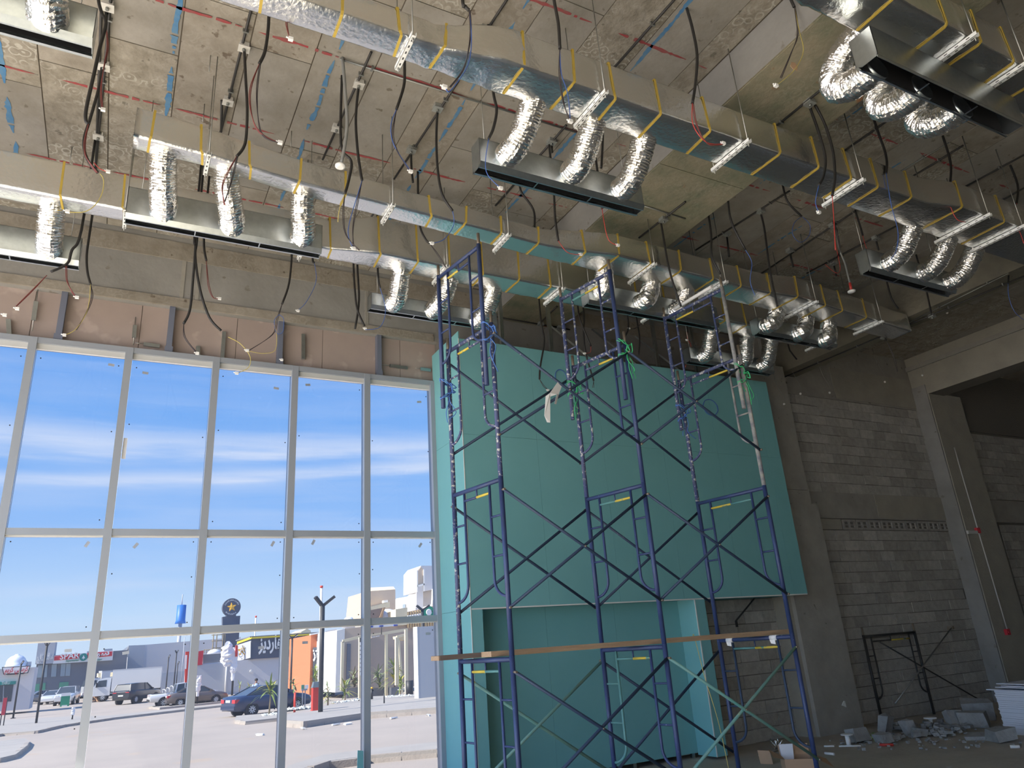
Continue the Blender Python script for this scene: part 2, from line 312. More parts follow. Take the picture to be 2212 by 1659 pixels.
def smooth_path(pts, n=5):
    P = [V(p) for p in pts]
    if len(P) < 3: return P
    out = []
    for i in range(len(P) - 1):
        p0 = P[max(0, i - 1)]; p1 = P[i]; p2 = P[i + 1]; p3 = P[min(len(P) - 1, i + 2)]
        for k in range(n):
            t = k / n
            out.append(0.5 * ((2 * p1) + (p2 - p0) * t + (2 * p0 - 5 * p1 + 4 * p2 - p3) * t * t + (3 * p1 - p0 - 3 * p2 + p3) * t ** 3))
    out.append(P[-1]); return out
AR = {'\u0627': 0xFE8D, '\u0628': 0xFE8F, '\u062a': 0xFE95, '\u062f': 0xFEA9, '\u0631': 0xFEAD, '\u0632': 0xFEAF, '\u0633': 0xFEB1, '\u0641': 0xFED1, '\u0643': 0xFED9, '\u0644': 0xFEDD, '\u0645': 0xFEE1, '\u0646': 0xFEE5, '\u0647': 0xFEE9, '\u0648': 0xFEED, '\u064a': 0xFEF1}
STOP = '\u0627\u062f\u0631\u0632\u0648'
def arabic(w):
    """joined letter forms in drawing order, left to right"""
    out = []
    for i, ch in enumerate(w):
        if ch not in AR: out.append(ch); continue
        pv = i > 0 and w[i - 1] in AR and w[i - 1] not in STOP; nx = i + 1 < len(w) and w[i + 1] in AR and ch not in STOP
        out.append(chr(AR[ch] + (3 if pv and nx else 2 if nx else 1 if pv else 0)))
    return ''.join(reversed(out))
def text_mb(body, size, o, xd, yd, depth=0.02, bold=0.0, spacing=1.0, width=None):
    """lettering as solid geometry: o = left end of the base line, xd/yd = directions"""
    c = bpy.data.curves.new('lettering', 'FONT'); c.body = arabic(body) if any(k in AR for k in body) else body; c.size = 1.0; c.extrude = 0.5 * depth / size; c.offset = bold; c.space_character = spacing; c.resolution_u = 2
    ob = bpy.data.objects.new('lettering', c); COL.objects.link(ob)
    dg = bpy.context.evaluated_depsgraph_get(); dg.update()
    me = bpy.data.meshes.new_from_object(ob.evaluated_get(dg))
    bpy.data.objects.remove(ob); bpy.data.curves.remove(c)
    xd = V(xd).normalized(); yd = V(yd).normalized(); zd = xd.cross(yd); o = V(o)
    xs = [v.co.x for v in me.vertices] or [0, 1]; x0 = min(xs); w = max(xs) - x0
    k = size; kx = (width / w) if width else k
    b = MB(); b.add([o + xd * ((v.co.x - x0) * kx) + yd * (v.co.y * k) + zd * (v.co.z * k) for v in me.vertices], [tuple(p.vertices) for p in me.polygons])
    bpy.data.meshes.remove(me); return b
# ================================================================== the setting
ZC = 7.65
def structure(o, label, cat): return tag(o, label, cat, None, 'structure')
floor = structure(MB().box((-6, -8, -0.3), (24, 10.2, 0)).build('floor', 'floor'), 'dusty bare concrete floor strewn with rubble below the block wall', 'floor')
g = MB(); g.add([(-90, 10.32, gz(10.32)), (160, 10.32, gz(10.32)), (160, GY, gz(GY)), (-90, GY, gz(GY)), (600, 900, gz(GY)), (-500, 900, gz(GY))], [(0, 1, 2, 3), (3, 2, 4, 5)])
g.add([(-90, -40, gz(10.32)), (-6.2, -40, gz(10.32)), (-6.2, 10.32, gz(10.32)), (-90, 10.32, gz(10.32))], [(0, 1, 2, 3)])
street = structure(g.build('street_ground', 'asphalt'), 'pale dusty asphalt street and car park outside the glazing', 'street')

ceil = MB().box((-6, -8, ZC + 0.008), (24, 10.4, ZC + 0.35)).build('ceiling', 'joint')
structure(ceil, 'bare cast concrete ceiling with formwork panel seams and chalked grid lines', 'ceiling')
pm = ['ceil_smooth', 'ceil_rough', 'ceil_warm']
def ceiling_bay(x0, x1, ys, start):
    x = start
    while x < x1:
        a, b = max(x, x0), min(x + 0.62, x1); x += 0.62
        if b - a < 0.05: continue
        y = ys - rnd.random() * 2.4
        while y < 10.15:
            c, d = max(y, ys), min(y + 2.44, 10.15); y += 2.44
            if d - c < 0.06: continue
            j = rnd.uniform(-0.004, 0.004); e = 0.006
            MB().box((a + e, c + e, ZC + j), (b - e, d - e, ZC + 0.02)).build('ceiling_panel', pm[rnd.choices((0, 1, 2), (4, 5, 3))[0]], ceil)
ceiling_bay(-3.6, 5.30, 0.4, -3.67); ceiling_bay(6.72, 11.9, 0.4, 6.72); ceiling_bay(12.4, 16.45, 2.0, 12.4)
MB().box((-5.9, -7.9, ZC), (-3.61, 10.15, ZC + 0.02)).build('ceiling_panel', 'ceil_smooth', ceil)
MB().box((-3.6, -7.9, ZC), (16.4, 0.39, ZC + 0.02)).build('ceiling_panel', 'ceil_smooth', ceil)
MB().box((16.9, -7.9, ZC), (22, 10.15, ZC + 0.02)).build('ceiling_panel', 'ceil_warm', ceil)
def paint_line(name, m, a, b, w, gap, seed, skip=0.12):
    r = random.Random(seed); a = V(a); b = V(b); L = (b - a).length; t = (b - a) / L; n = V((-t.y, t.x, 0)); mb = MB(); s = 0
    while s < L:
        ln = r.uniform(0.5, 1.3); e = min(s + ln, L); k = s; lo = []; hi = []
        while k <= e:
            f = min(1, (k - s) / 0.12, (e - k) / 0.25 + 0.15); c = mnoise.noise(V((k * 2.1, seed, 0))) * w * 0.4
            p = a + t * k + n * c
            wob = 0.55 + 0.6 * abs(mnoise.noise(V((k * 9, seed + 4.5, 1)))) + r.uniform(-0.15, 0.15)
            lo.append(p - n * w * 0.5 * f * wob); hi.append(p + n * w * 0.5 * f * (wob + r.uniform(-0.2, 0.2))); k += 0.035
        for i in range(len(lo) - 1):
            if r.random() > skip: mb.add([lo[i], lo[i + 1], hi[i + 1], hi[i]], [(0, 1, 2, 3)])
        s = e + r.uniform(*gap)
    mb.build(name, m, ceil)
zc = ZC - 0.0055
for i, y in enumerate((1.47, 2.95, 4.44, 5.90, 7.36, 8.84)):
    paint_line('red_chalk_line', 'red_chalk', (-3, y, zc), (5.25, y, zc), 0.045, (0.08, 0.3), 10 + i)
    paint_line('red_chalk_line', 'red_chalk', (6.8, y, zc), (11.15, y, zc), 0.05, (0.2, 0.8), 30 + i, 0.2)
for i, x in enumerate((-1.52, 0.0, 1.49, 2.98, 4.46)):
    paint_line('blue_chalk_line', 'blue_chalk', (x, 3.6, zc), (x, 9.9, zc), 0.075 if i < 2 else 0.06, (0.02, 0.25), 50 + i, 0.08)
for i, x in enumerate((7.45, 8.95, 10.42)):
    paint_line('blue_chalk_line', 'blue_chalk', (x, 3.2, zc), (x, 9.4, zc), 0.05, (0.3, 1.0), 70 + i, 0.25)

# dropped beams along the depth of the hall, and the beam above the glazing
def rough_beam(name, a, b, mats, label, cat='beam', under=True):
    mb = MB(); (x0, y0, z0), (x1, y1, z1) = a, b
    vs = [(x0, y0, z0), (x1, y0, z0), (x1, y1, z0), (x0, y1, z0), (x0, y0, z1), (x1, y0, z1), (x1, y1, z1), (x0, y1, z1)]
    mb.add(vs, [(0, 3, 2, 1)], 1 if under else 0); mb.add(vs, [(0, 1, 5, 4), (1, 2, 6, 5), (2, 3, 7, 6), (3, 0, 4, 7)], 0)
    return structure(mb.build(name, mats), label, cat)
b1 = rough_beam('ceiling_beam', (5.32, -8, 7.15), (6.72, 10.15, ZC + 0.01), ['beam', 'soffit'], 'wide dropped concrete beam with greenish stained soffit, smooth pale side')
for y in (0.6, 3.05, 5.5, 7.95):                                   # plywood lines cast into the soffit
    MB().box((5.34, y, 7.143), (6.70, min(y + 2.43, 10.1), 7.152)).build('soffit_panel', 'soffit', b1)
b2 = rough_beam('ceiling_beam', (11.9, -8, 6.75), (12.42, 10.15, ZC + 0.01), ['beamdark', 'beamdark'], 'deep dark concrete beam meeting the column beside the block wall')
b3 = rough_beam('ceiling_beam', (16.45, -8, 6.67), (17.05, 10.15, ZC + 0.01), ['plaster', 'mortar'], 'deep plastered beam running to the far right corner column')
MB().box((16.40, -8, 7.33), (16.47, 9.9, 7.43)).build('cast_ledge', 'column', b3)
fb = rough_beam('facade_beam', (-6, 10.15, 6.56), (12.2, 10.45, ZC + 0.01), ['beam', 'beam'], 'grey concrete edge beam above the brown boarded fascia', 'beam')
MB().box((-6, 10.135, 7.28), (11, 10.16, 7.56)).build('rough_cast_band', 'ceil_warm', fb)
MB().box((-6, 10.13, 6.55), (4.25, 10.16, 6.68)).build('rough_cast_band', 'ceil_warm', fb)
for x in (0.42, 0.62, 3.1, -2.4):
    MB().box((x, 10.137, 6.68), (x + 0.05, 10.16, 7.3)).build('mortar_ridge', 'column', fb)

# block wall, columns, tie beam
def block_wall(parent, x0, x1, z0, z1, y, bw, bh, mats=('block0', 'block1', 'block2'), limit=999, seed=3, dy=0.0):
    r = random.Random(seed); z = z0; row = 0; n = 0
    while z < z1 - 0.05:
        x = x0 - (bw / 2 if row % 2 else 0); x += r.uniform(-0.04, 0.0)
        h = min(bh, z1 - z)
        while x < x1:
            w = bw * r.uniform(0.94, 1.06); a, b = max(x, x0), min(x + w, x1); x += w
            if b - a < 0.06: continue
            j = r.uniform(-0.008, 0.010); e = 0.006; k = r.uniform(-0.004, 0.004)
            MB().box((a + e * 0.6, y - 0.022 + j, z + e + k), (b - e * 0.6, y + 0.05, z + h - e + k)).build('concrete_block', mats[r.choices((0, 1, 2), (5, 3, 2))[0]], parent); n += 1
        z += bh; row += 1
    return n
wb = structure(MB().box((11.6, 9.9, 0), (16.6, 10.2, 6.4)).build('wall_back', 'mortar'), 'grey concrete block wall between two columns, laid in level courses', 'wall')
n1 = block_wall(wb, 11.82, 16.45, 0.0, 3.52, 9.9, 0.42, 0.207, seed=5)
n2 = block_wall(wb, 11.68, 16.45, 4.28, 6.36, 9.9, 0.42, 0.208, seed=6)
for k in range(9):                                                 # a course laid on its side shows its hollow cores
    x = 12.95 + k * 0.40
    hb = MB().box((x, 9.87, 3.53), (x + 0.38, 9.93, 3.57)).box((x, 9.87, 3.69), (x + 0.38, 9.93, 3.73)).box((x, 9.87, 3.57), (x + 0.04, 9.93, 3.69)).box((x + 0.17, 9.87, 3.57), (x + 0.21, 9.93, 3.69)).box((x + 0.34, 9.87, 3.57), (x + 0.38, 9.93, 3.69)).box((x, 9.885, 3.62), (x + 0.38, 9.93, 3.635))
    hb.build('hollow_block', 'block1', wb)
MB().box((11.82, 9.875, 3.53), (12.9, 9.93, 3.74)).build('mortar_patch', 'plaster', wb)
tb = MB().box((11.6, 9.86, 3.75), (16.45, 10.1, 4.28)).build('tie_beam', 'column', wb); tag(tb, 'rough dark tie beam with paler plaster patch')
tag(MB().box((14.1, 9.85, 3.78), (16.44, 9.9, 4.27)).build('plaster_patch', 'plaster', wb), 'smooth pale plaster over the tie beam')
lb = MB().box((11.6, 9.86, 6.36), (16.45, 10.15, ZC)).build('lintel', 'column', wb)
tag(MB().box((13.6, 9.85, 6.40), (16.44, 9.9, 7.12)).build('plaster_patch', 'plaster', wb), 'smooth pale plaster under the ceiling')
wrc = structure(MB().box((4.33, 10.12, 0), (7.95, 10.3, 6.6)).box((7.9, 9.9, 0), (11.0, 10.3, 6.6)).build('wall_recess', 'mortar'), 'block wall in the opening below the overhanging green box', 'wall')
block_wall(wrc, 7.95, 10.7, 0.0, 2.6, 9.9, 0.42, 0.207, seed=8)
cc = structure(MB().box((10.72, 9.5, 0), (11.84, 10.1, 3.95)).box((10.72, 9.53, 4.22), (11.70, 10.1, 6.78)).box((10.72, 9.56, 3.95), (11.76, 10.1, 4.22)).build('concrete_column', 'column'), 'broad grey concrete column right of the green box', 'column')
cs = MB(); r9 = random.Random(4); pts = [(10.62 + r9.uniform(-0.02, 0.04), 9.52, 0.1 * k) for k in range(18)]
for i in range(17): cs.add([(10.70, 9.495, 0.1 * i), (10.70, 9.495, 0.1 * i + 0.1), V(pts[i + 1]) + V((0.05, -0.03, 0)), V(pts[i]) + V((0.05, -0.03, 0))], [(0, 1, 2, 3)])
MB().box((10.60, 9.58, 0), (10.72, 10.1, 2.4)).build('mortar_edge', 'plaster', cc)
cd = structure(MB().box((16.46, 9.5, 0), (17.7, 10.2, 6.7)).build('concrete_column', 'plaster'), 'dark corner column on the far right with a pale rough left face', 'column')
MB().box((16.42, 9.52, 0), (16.47, 9.88, 6.9)).build('render_strip', 'beam', cd)
wr = structure(MB().box((17.6, 9.9, 0), (24, 10.2, ZC + 0.2)).build('wall_far', 'mortar'), 'block wall in shadow beyond the far right column', 'wall')
MB().box((17.7, 9.85, 6.0), (24, 9.95, ZC)).build('lintel', 'mortar', wr); MB().box((17.7, 9.85, 3.75), (24, 9.95, 4.28)).build('tie_beam', 'column', wr)
block_wall(wr, 18.5, 23.0, 0.0, 3.7, 9.9, 0.42, 0.207, seed=11); block_wall(wr, 18.3, 23.0, 4.3, 6.0, 9.9, 0.42, 0.207, seed=12)
# sides of the hall that the picture does not reach: left bays added open to let daylight in, blank walls behind and right
wl = structure(MB().box((-6.2, -8, 6.0), (-6, 10.4, ZC + 0.3)).box((-6.2, -8, -0.3), (-6, 10.4, 0.05)).build('wall_left', 'beam'), 'unseen left concrete frame, added open without glazing to let daylight in', 'wall')
for y in (-8, 0.9, 9.9): MB().box((-6.25, y, 0), (-5.85, y + 0.5, 6.0)).build('column', 'beam', wl)
structure(MB().box((-6.2, -8.3, 0), (24, -8, ZC + 0.2)).build('wall_rear', 'plaster'), 'plain plastered rear wall behind the viewer', 'wall')
structure(MB().box((24, -8.3, 0), (24.3, 10.4, ZC + 0.2)).build('wall_right', 'plaster'), 'plain plastered wall at the deep end of the hall', 'wall')

# ------------------------------------------------------------------ glazed front
YW = 10.2
win = tag(thing('window_1', 'tall curtain wall of large tinted panes in slim grey frames', 'window', (0.5, YW, 0)), kind='structure')
XM = [4.22 - 1.083 * k for k in range(9)]
ZT = [0.06, 2.23, 3.42, 5.79]
for i, x in enumerate(XM):
    w = 0.045 if i else 0.05
    mb = MB().box((x - w, YW - 0.06, 0), (x + w, YW + 0.1, 5.86), 0)
    if i == 0: mb.box((x + w, YW - 0.04, 0), (x + 0.09, YW + 0.08, 5.86), 0)
    mb.build('mullion', 'alu', win)
for k, z in enumerate(ZT):
    for i in range(len(XM) - 1):
        a, b = XM[i + 1] + 0.045, XM[i] - 0.045
        if k == 3:
            t = MB().box((a, YW - 0.05, z), (b, YW + 0.09, z + 0.075), 0).box((a, YW - 0.01, z - 0.07), (b, YW + 0.05, z), 1)
        else: t = MB().box((a, YW - 0.05, z - 0.04), (b, YW + 0.09, z + 0.04), 0).box((a, YW - 0.02, z - 0.055), (b, YW + 0.05, z - 0.04), 1)
        t.build('transom', ['alu', 'aluw'], win)
rw = random.Random(21)
for i in range(len(XM) - 1):
    for k in range(3):
        a, b = XM[i + 1] + 0.046, XM[i] - 0.046; z0 = ZT[k] + 0.041; z1 = ZT[k + 1] - (0.072 if k == 2 else 0.056)
        pane = MB().add([(a, YW + 0.02, z0), (b, YW + 0.02, z0), (b, YW + 0.02, z1), (a, YW + 0.02, z1)], [(0, 1, 2, 3)]).build('pane', 'glass', win)
        for (u, w_) in ((0.06, 0.05), (0.94, 0.05), (0.06, 0.95), (0.94, 0.95), (0.05, 0.6), (0.95, 0.55)):
            if rw.random() < 0.72:
                c = (a + (b - a) * u, YW + 0.012, z0 + (z1 - z0) * w_)
                MB().lathe(c, [(0.008, 0), (0.008, 0.006)], 8, axis=(0, -1, 0)).build('glass_pad', 'dot', pane)
        sx, sz = (rw.uniform(0.75, 0.9), rw.uniform(0.90, 0.955)) if i % 2 == 0 else (rw.uniform(0.12, 0.3), rw.uniform(0.90, 0.955))
        an = (0.0, 1.05, 0.0)[k] + rw.uniform(-0.12, 0.12); c = V((a + (b - a) * sx, YW + 0.014, z0 + (z1 - z0) * sz)); u = V((math.cos(an), 0, math.sin(an))); w_ = V((-u.z, 0, u.x))
        MB().prism([c - u * 0.036 - w_ * 0.017, c + u * 0.036 - w_ * 0.017, c + u * 0.036 + w_ * 0.017, c - u * 0.036 + w_ * 0.017], (0, -0.002, 0)).build('label_sticker', 'stick', pane)
tag(MB().box((0.03 - 0.09, YW - 0.02, 4.35), (0.03 - 0.045, YW - 0.005, 4.62)).build('protective_tape', 'film', win), 'pale strip of loose film on the frame')

# brown boarded fascia between the glazing and the concrete beam
fa = structure(MB().box((-6, 10.30, 5.86), (4.35, 10.4, 6.58)).build('wall_fascia', 'joint'), 'brown cement board fascia band above the glazing', 'wall')
for x in [-4.995 + 1.245 * k for k in range(8)]:
    MB().box((x + 0.002, 10.285, 5.862), (min(x + 1.24, 4.33), 10.305, 6.56)).build('fascia_board', 'fascia', fa)
MB().tube([(-6, 10.22, 6.575), (4.2, 10.22, 6.575)], 0.012, 6).build('edge_rail', 'gpipe', fa)
for q0, q1 in (((142, 622), (125, 738)), ((377, 640), (362, 762)), ((613, 672), (598, 788)), ((822, 727), (815, 815))):
    a, b = onY(*q0, 10.2), onY(*q1, 10.2); x = (a.x + b.x) / 2
    tag(MB().box((x - 0.035, 10.17, 5.85), (x + 0.035, 10.28, 6.62)).box((x - 0.05, 10.165, 5.85), (x + 0.05, 10.175, 5.95)).build('steel_post', 'post', fa), 'slate coloured steel post')
for q0, q1, t in (((82, 625), (69, 715), 1), ((293, 685), (288, 745), 1), ((310, 743), (345, 748), 2), ((428, 748), (428, 768), 0), ((484, 717), (480, 774), 0), ((655, 722), (655, 776), 0), ((842, 790), (880, 795), 2), ((908, 797), (930, 800), 2), ((20, 725), (18, 690), 0)):
    a, b = onY(*q0, 10.24), onY(*q1, 10.24); mb = MB()
    if t == 1: mb.tube([a, b], 0.007, 6, 1).bar(a.lerp(b, 0.3), a.lerp(b, 0.75), 0.05, 0.03, (0, 1, 0))
    elif t == 2: mb.bar(a, b, 0.05, 0.025, (0, 1, 0)).tube([a - (b - a) * 0.5, a], 0.006, 6, 1)
    else: mb.bar(a, b, 0.05, 0.04, (0, 1, 0))
    mb.build('bracket', ['galv', 'rod'], fa)

# ------------------------------------------------------------------ green gypsum box in front of the facade line
XL, XR, YF, YR, ZS, ZTOP = 4.25, 10.67, 9.15, 9.56, 2.28, 6.2
gb = tag(thing('wall_partition', 'tall boxed partition of green gypsum board right of the glazing', 'wall', (7.4, YF, 0)), kind='structure')
def gpanel(a, b, p=gb, m='gyp'): return MB().box(a, b).build('gypsum_board', m, p)
e = 0.0015
for row, (z0, z1, off) in enumerate(((ZS, 4.70, 0.0), (4.70, ZTOP, 0.0))):
    x = XL
    while x < XR - 0.01:
        x1 = min(x + 1.22, XR); gpanel((x + e, YF, z0 + e), (x1 - e, YF + 0.0125, z1 - e)); x = x1
gpanel((XL, YF, 0.05), (XL + 0.15, YF + 0.0125, ZS))
for z0, z1 in ((0.05, 2.28), (2.28, 4.7), (4.7, 6.32)): gpanel((XL - 0.0125, YF + 0.002, z0 + e), (XL, YF + 1.05, z1 - e))
for x in (XL + 0.15, XL + 1.37, XL + 2.59): gpanel((x + e, YR, 0.07), ((x + 1.22 if x < 6.5 else 8.108) - e, YR + 0.0125, ZS))
gpanel((8.108, YF + 0.002, 0.04), (8.12, YR, ZS)); gpanel((8.12, YF, 0.04), (8.31, YF + 0.0125, ZS))
gpanel((XL + 0.15, YF + 0.0125, ZS), (XR, YR + 0.4, ZS + 0.0125)); gpanel((XR, YF, ZS), (XR + 0.0125, 9.9, ZTOP))
gpanel((8.31, YF + 0.002, 0.04), (8.32, YR, ZS)); gpanel((XL + 0.15, YF, 0.05), (XL + 0.16, YR, ZS))
for a, b in (((XL, YF - 0.004, ZS - 0.012), (XR, YF + 0.008, ZS + 0.006)), ((8.104, YF - 0.004, 0.04), (8.12, YF + 0.006, ZS)), ((XL - 0.016, YF - 0.004, 0.05), (XL - 0.006, YF + 0.004, ZTOP))):
    tag(MB().box(a, b).build('corner_bead', 'bead', gb), 'thin white corner bead')
for i, x in enumerate((5.0, 5.9, 7.3, 8.1, 9.0)): MB().box((x, YF + 0.05, ZTOP - 0.1), (x + 0.06, YF + 0.1, 7.14 if 5.3 < x < 6.7 else ZC)).build('metal_stud', 'galv', gb)
for x in (6.9, 7.9, 8.9): MB().bar((x, YF + 0.12, ZTOP - 0.1), (x - 0.5, YF + 0.9, 7.2), 0.05, 0.03).build('metal_brace', 'galv', gb)
for x in (4.5, 5.6, 6.9, 8.0): MB().box((x, YR + 0.02, 0), (x + 0.06, YR + 0.07, 0.12)).build('metal_stud', 'galv', gb)
tag(MB().prism([onY(773, 1621, 10.08), onY(785, 1622, 10.08), onY(786, 1760, 10.08), onY(769, 1760, 10.08)], (0, 0.012, 0)).build('board_offcut', 'gyp'),
    'narrow green gypsum offcut standing against the glazing', 'board')
# ================================================================== air ducts
ZB = 6.47
def lerp_station(st, x):
    if x <= st[0][0]: return st[0][1:]
    for a, b in zip(st, st[1:]):
        if x <= b[0]:
            t = (x - a[0]) / (b[0] - a[0]); return tuple(p + (q - p) * t for p, q in zip(a[1:], b[1:]))
    return st[-1][1:]
def duct(name, label, st, straps, seed, crumple=()):
    """st: stations (x, y near, y far, z bottom, z top)"""
    x0, x1 = st[0][0], st[-1][0]; root = thing(name, label, 'duct', ((x0 + x1) / 2, (st[0][1] + st[0][2]) / 2, st[0][3]), 'foil wrapped supply ducts')
    xs = []; x = x0
    while x < x1 - 0.01: xs.append(x); x += 0.06
    xs.append(x1)
    r = 0.028; ring = []
    def section(x):
        yn, yf, zb, zt = lerp_station(st, x); pts = []
        for (cy_, cz_, a0) in ((yn + r, zb + r, PI), (yf - r, zb + r, 1.5 * PI), (yf - r, zt - r, 0), (yn + r, zt - r, 0.5 * PI)):
            for k in range(4):
                a = a0 + k * PI / 6; pts.append((cy_ + r * math.cos(a), cz_ + r * math.sin(a)))
        # extra points along each face let the foil pucker
        out = []
        for i, p in enumerate(pts):
            out.append(p)
            if i % 4 == 3:
                q = pts[(i + 1) % 16]
                for f in (0.25, 0.5, 0.75): out.append((p[0] + (q[0] - p[0]) * f, p[1] + (q[1] - p[1]) * f))
        return out
    vs = []; n = 28
    for x in xs:
        amp = 0.003
        for (ca, cb, cm) in crumple:
            if ca < x < cb: amp = cm
        cyn, cyf, czb, czt = lerp_station(st, x); cc_ = V((0, (cyn + cyf) / 2, (czb + czt) / 2))
        for (y, z) in section(x):
            d = (V((0, y, z)) - cc_).normalized()
            k = mnoise.noise(V((x * 5, y * 9 + seed, z * 9))) * amp + mnoise.noise(V((x * 19, y * 23 + seed, z * 23))) * amp * 0.8
            vs.append((x, y + d.y * k, z + d.z * k))
    fs = [(i * n + k, i * n + (k + 1) % n, (i + 1) * n + (k + 1) % n, (i + 1) * n + k) for i in range(len(xs) - 1) for k in range(n)]
    fs += [tuple(range(n)), tuple((len(xs) - 1) * n + k for k in reversed(range(n)))]
    mb = MB(); mb.add(vs, fs, 0, True); mb.sm[-1] = mb.sm[-2] = False
    mb.build('duct_body', 'foil', root)
    for x in straps:
        yn, yf, zb, zt = lerp_station(st, x); o = 0.006; w = 0.0105; j = rnd.uniform(-0.02, 0.02)
        p = [(x + j * 2, yf + o, zt + o), (x + j, yn - o, zt + o), (x, yn - o, zb + r), (x - j, yn + r * 0.3, zb - o + r * 0.3), (x - j, yn + r, zb - o), (x - j * 2, yf - r, zb - o), (x - j * 2, yf + o, zb + r), (x + j, yf + o, zt + o)]
        s = MB()
        for a, b in zip(p, p[1:]): s.bar(V(a), V(b), w * 2, 0.004, (1, 0, 0) if False else ((V(a) - V(b)).cross(V((1, 0, 0)))))
        s.build('strap', 'strap', root)
    return root
def xz(px, z=ZB): return onZ(px[0], px[1], z).x
D1 = [(-3.2, 4.28, 4.54, ZB, 6.73), (1.95, 4.28, 4.55, ZB, 6.73), (2.5, 4.19, 4.57, ZB, 6.87), (8.25, 4.15, 4.60, ZB, 6.86), (8.75, 4.03, 4.62, ZB, 6.86), (11.85, 3.98, 4.63, ZB, 6.86)]
D2 = [(-0.25, 6.39, 6.63, ZB, 6.80), (0.35, 6.43, 6.64, ZB, 6.79), (1.3, 6.54, 6.78, ZB, 6.76), (3.5, 6.64, 6.93, ZB, 6.71), (4.3, 6.70, 7.0, ZB, 6.71), (4.8, 6.66, 7.02, ZB, 6.77), (5.35, 6.57, 7.04, ZB, 6.80), (8.2, 6.66, 7.10, ZB, 6.80), (8.8, 6.60, 7.12, ZB, 6.83), (11.88, 6.85, 7.25, ZB, 6.80)]
D3 = [(-3.2, 7.70, 7.97, ZB, 6.90), (1.9, 7.74, 7.99, ZB, 6.90), (2.45, 7.63, 8.0, ZB, 7.0), (6.0, 7.64, 8.06, ZB, 6.98), (10.3, 7.68, 8.06, ZB, 6.98)]
D0 = [(3.0, 2.32, 2.70, ZB, 6.86), (10.5, 2.33, 2.74, ZB, 6.86)]
corner1 = [(741, 26), (865, 70), (961, 107), (1138, 138), (1245, 178), (1331, 208), (1427, 245), (1534, 280), (1685, 334), (1760, 367), (1838, 385), (1899, 403), (1968, 430), (2083, 447), (2176, 476)]
corner2 = [(327, 288), (433, 333), (540, 357), (650, 388), (750, 412), (937, 456), (1017, 472), (1094, 493), (1175, 516), (1282, 527), (1354, 540), (1425, 554), (1490, 573), (1558, 592), (1619, 607), (1683, 623), (1758, 624), (1821, 640), (1870, 646), (1924, 662)]
corner3 = [(129, 427), (264, 451), (713, 538.6), (820, 548), (905, 560), (972, 577), (1044, 590), (1122, 606), (1187, 621), (1310, 645), (1375, 657), (1437, 668), (1500, 678), (1570, 690), (1620, 697)]
duct('air_duct', 'long foil wrapped duct with yellow straps crossing the top of the picture', D1, [xz(p) for p in corner1] + [xz((741, 26)) - 0.6 * k for k in (1, 2, 3)], 1.0, [(1.9, 2.75, 0.016), (8.2, 8.9, 0.008)])
duct('air_duct', 'foil wrapped duct with a closed left end above the front row of sheet metal plenums', D2, [xz(p) for p in corner2], 2.0, [(-0.3, 0.6, 0.006), (4.2, 5.5, 0.010), (8.1, 8.9, 0.008)])
duct('air_duct', 'foil wrapped duct nearest the glazing, running low over the green box', D3, [xz(p) for p in corner3] + [-1.6, -2.3], 3.0, [(1.8, 3.4, 0.010), (4.5, 6.2, 0.008), (8.0, 9.4, 0.012)])
duct('air_duct', 'wide foil wrapped duct in the top right corner with crumpled foil', D0, [xz((1847, 64)) , 5.75, 6.25, 6.75, 7.25, 7.8, 8.4], 4.0, [(3.0, 4.9, 0.022)])

# slotted channel hangers on threaded rods
def hanger(st, px, label, over=0.07, ztop=None):
    a = onZ(px[0][0], px[0][1], ZB - 0.03); x = a.x; yn, yf, zb, zt = lerp_station(st, x)
    y0, y1 = yn - over, yf + over
    root = thing('duct_hanger', label, 'hanger', (x, (y0 + y1) / 2, zb - 0.045), 'slotted channel duct hangers')
    c = MB().box((x - 0.021, y0, zb - 0.046), (x + 0.021, y1, zb - 0.043), 0).box((x - 0.021, y0, zb - 0.046), (x - 0.018, y1, zb - 0.006), 0).box((x + 0.018, y0, zb - 0.046), (x + 0.021, y1, zb - 0.006), 0)
    y = y0 + 0.04
    while y < y1 - 0.05: c.box((x - 0.006, y, zb - 0.0468), (x + 0.006, y + 0.026, zb - 0.0455), 1); y += 0.07
    for y in [y0 + 0.06 + 0.1 * k for k in range(int((y1 - y0 - 0.08) / 0.1))]: c.box((x - 0.0214, y, zb - 0.03), (x - 0.0205, y + 0.03, zb - 0.021), 1)
    c.build('channel', ['white_steel', 'slot'], root)
    zt_ = ztop or ZC
    if 5.32 < x < 6.72: zt_ = 7.15
    if x > 11.9: zt_ = 6.75
    for y in (y0 + 0.03, y1 - 0.03):
        rod = MB().tube([(x, y, zb - 0.085), (x, y, zt_)], 0.0055, 6).build('rod', 'rod', root)
        MB().lathe((x, y, zb - 0.06), [(0.011, 0), (0.011, 0.012)], 6).build('nut', 'rod', rod)
for n_, px in enumerate((((892, 79),), ((1309, 199),), ((1615, 307),), ((1867, 388),), ((2139, 464),), ((2200, 495),))):
    hanger(D1, px, ('first', 'second', 'third', 'fourth', 'fifth', 'sixth')[n_] + ' white slotted hanger from the left under the topmost long duct')
for n_, px in enumerate((((452, 332),), ((855, 435),), ((1111, 496),), ((1428, 561),), ((1595, 593),), ((1804, 632),), ((1971, 666),))):
    hanger(D2, px, ('first', 'second', 'third', 'fourth', 'fifth', 'sixth', 'seventh')[n_] + ' white slotted hanger from the left under the middle duct')
for n_, px in enumerate((((270.5, 453),), ((655, 538),), ((968, 575),), ((1217, 624),), ((1418, 675),), ((1776, 742),))):
    hanger(D3, px, ('first', 'second', 'third', 'fourth', 'fifth', 'sixth')[n_] + ' white slotted hanger from the left under the duct by the glazing')
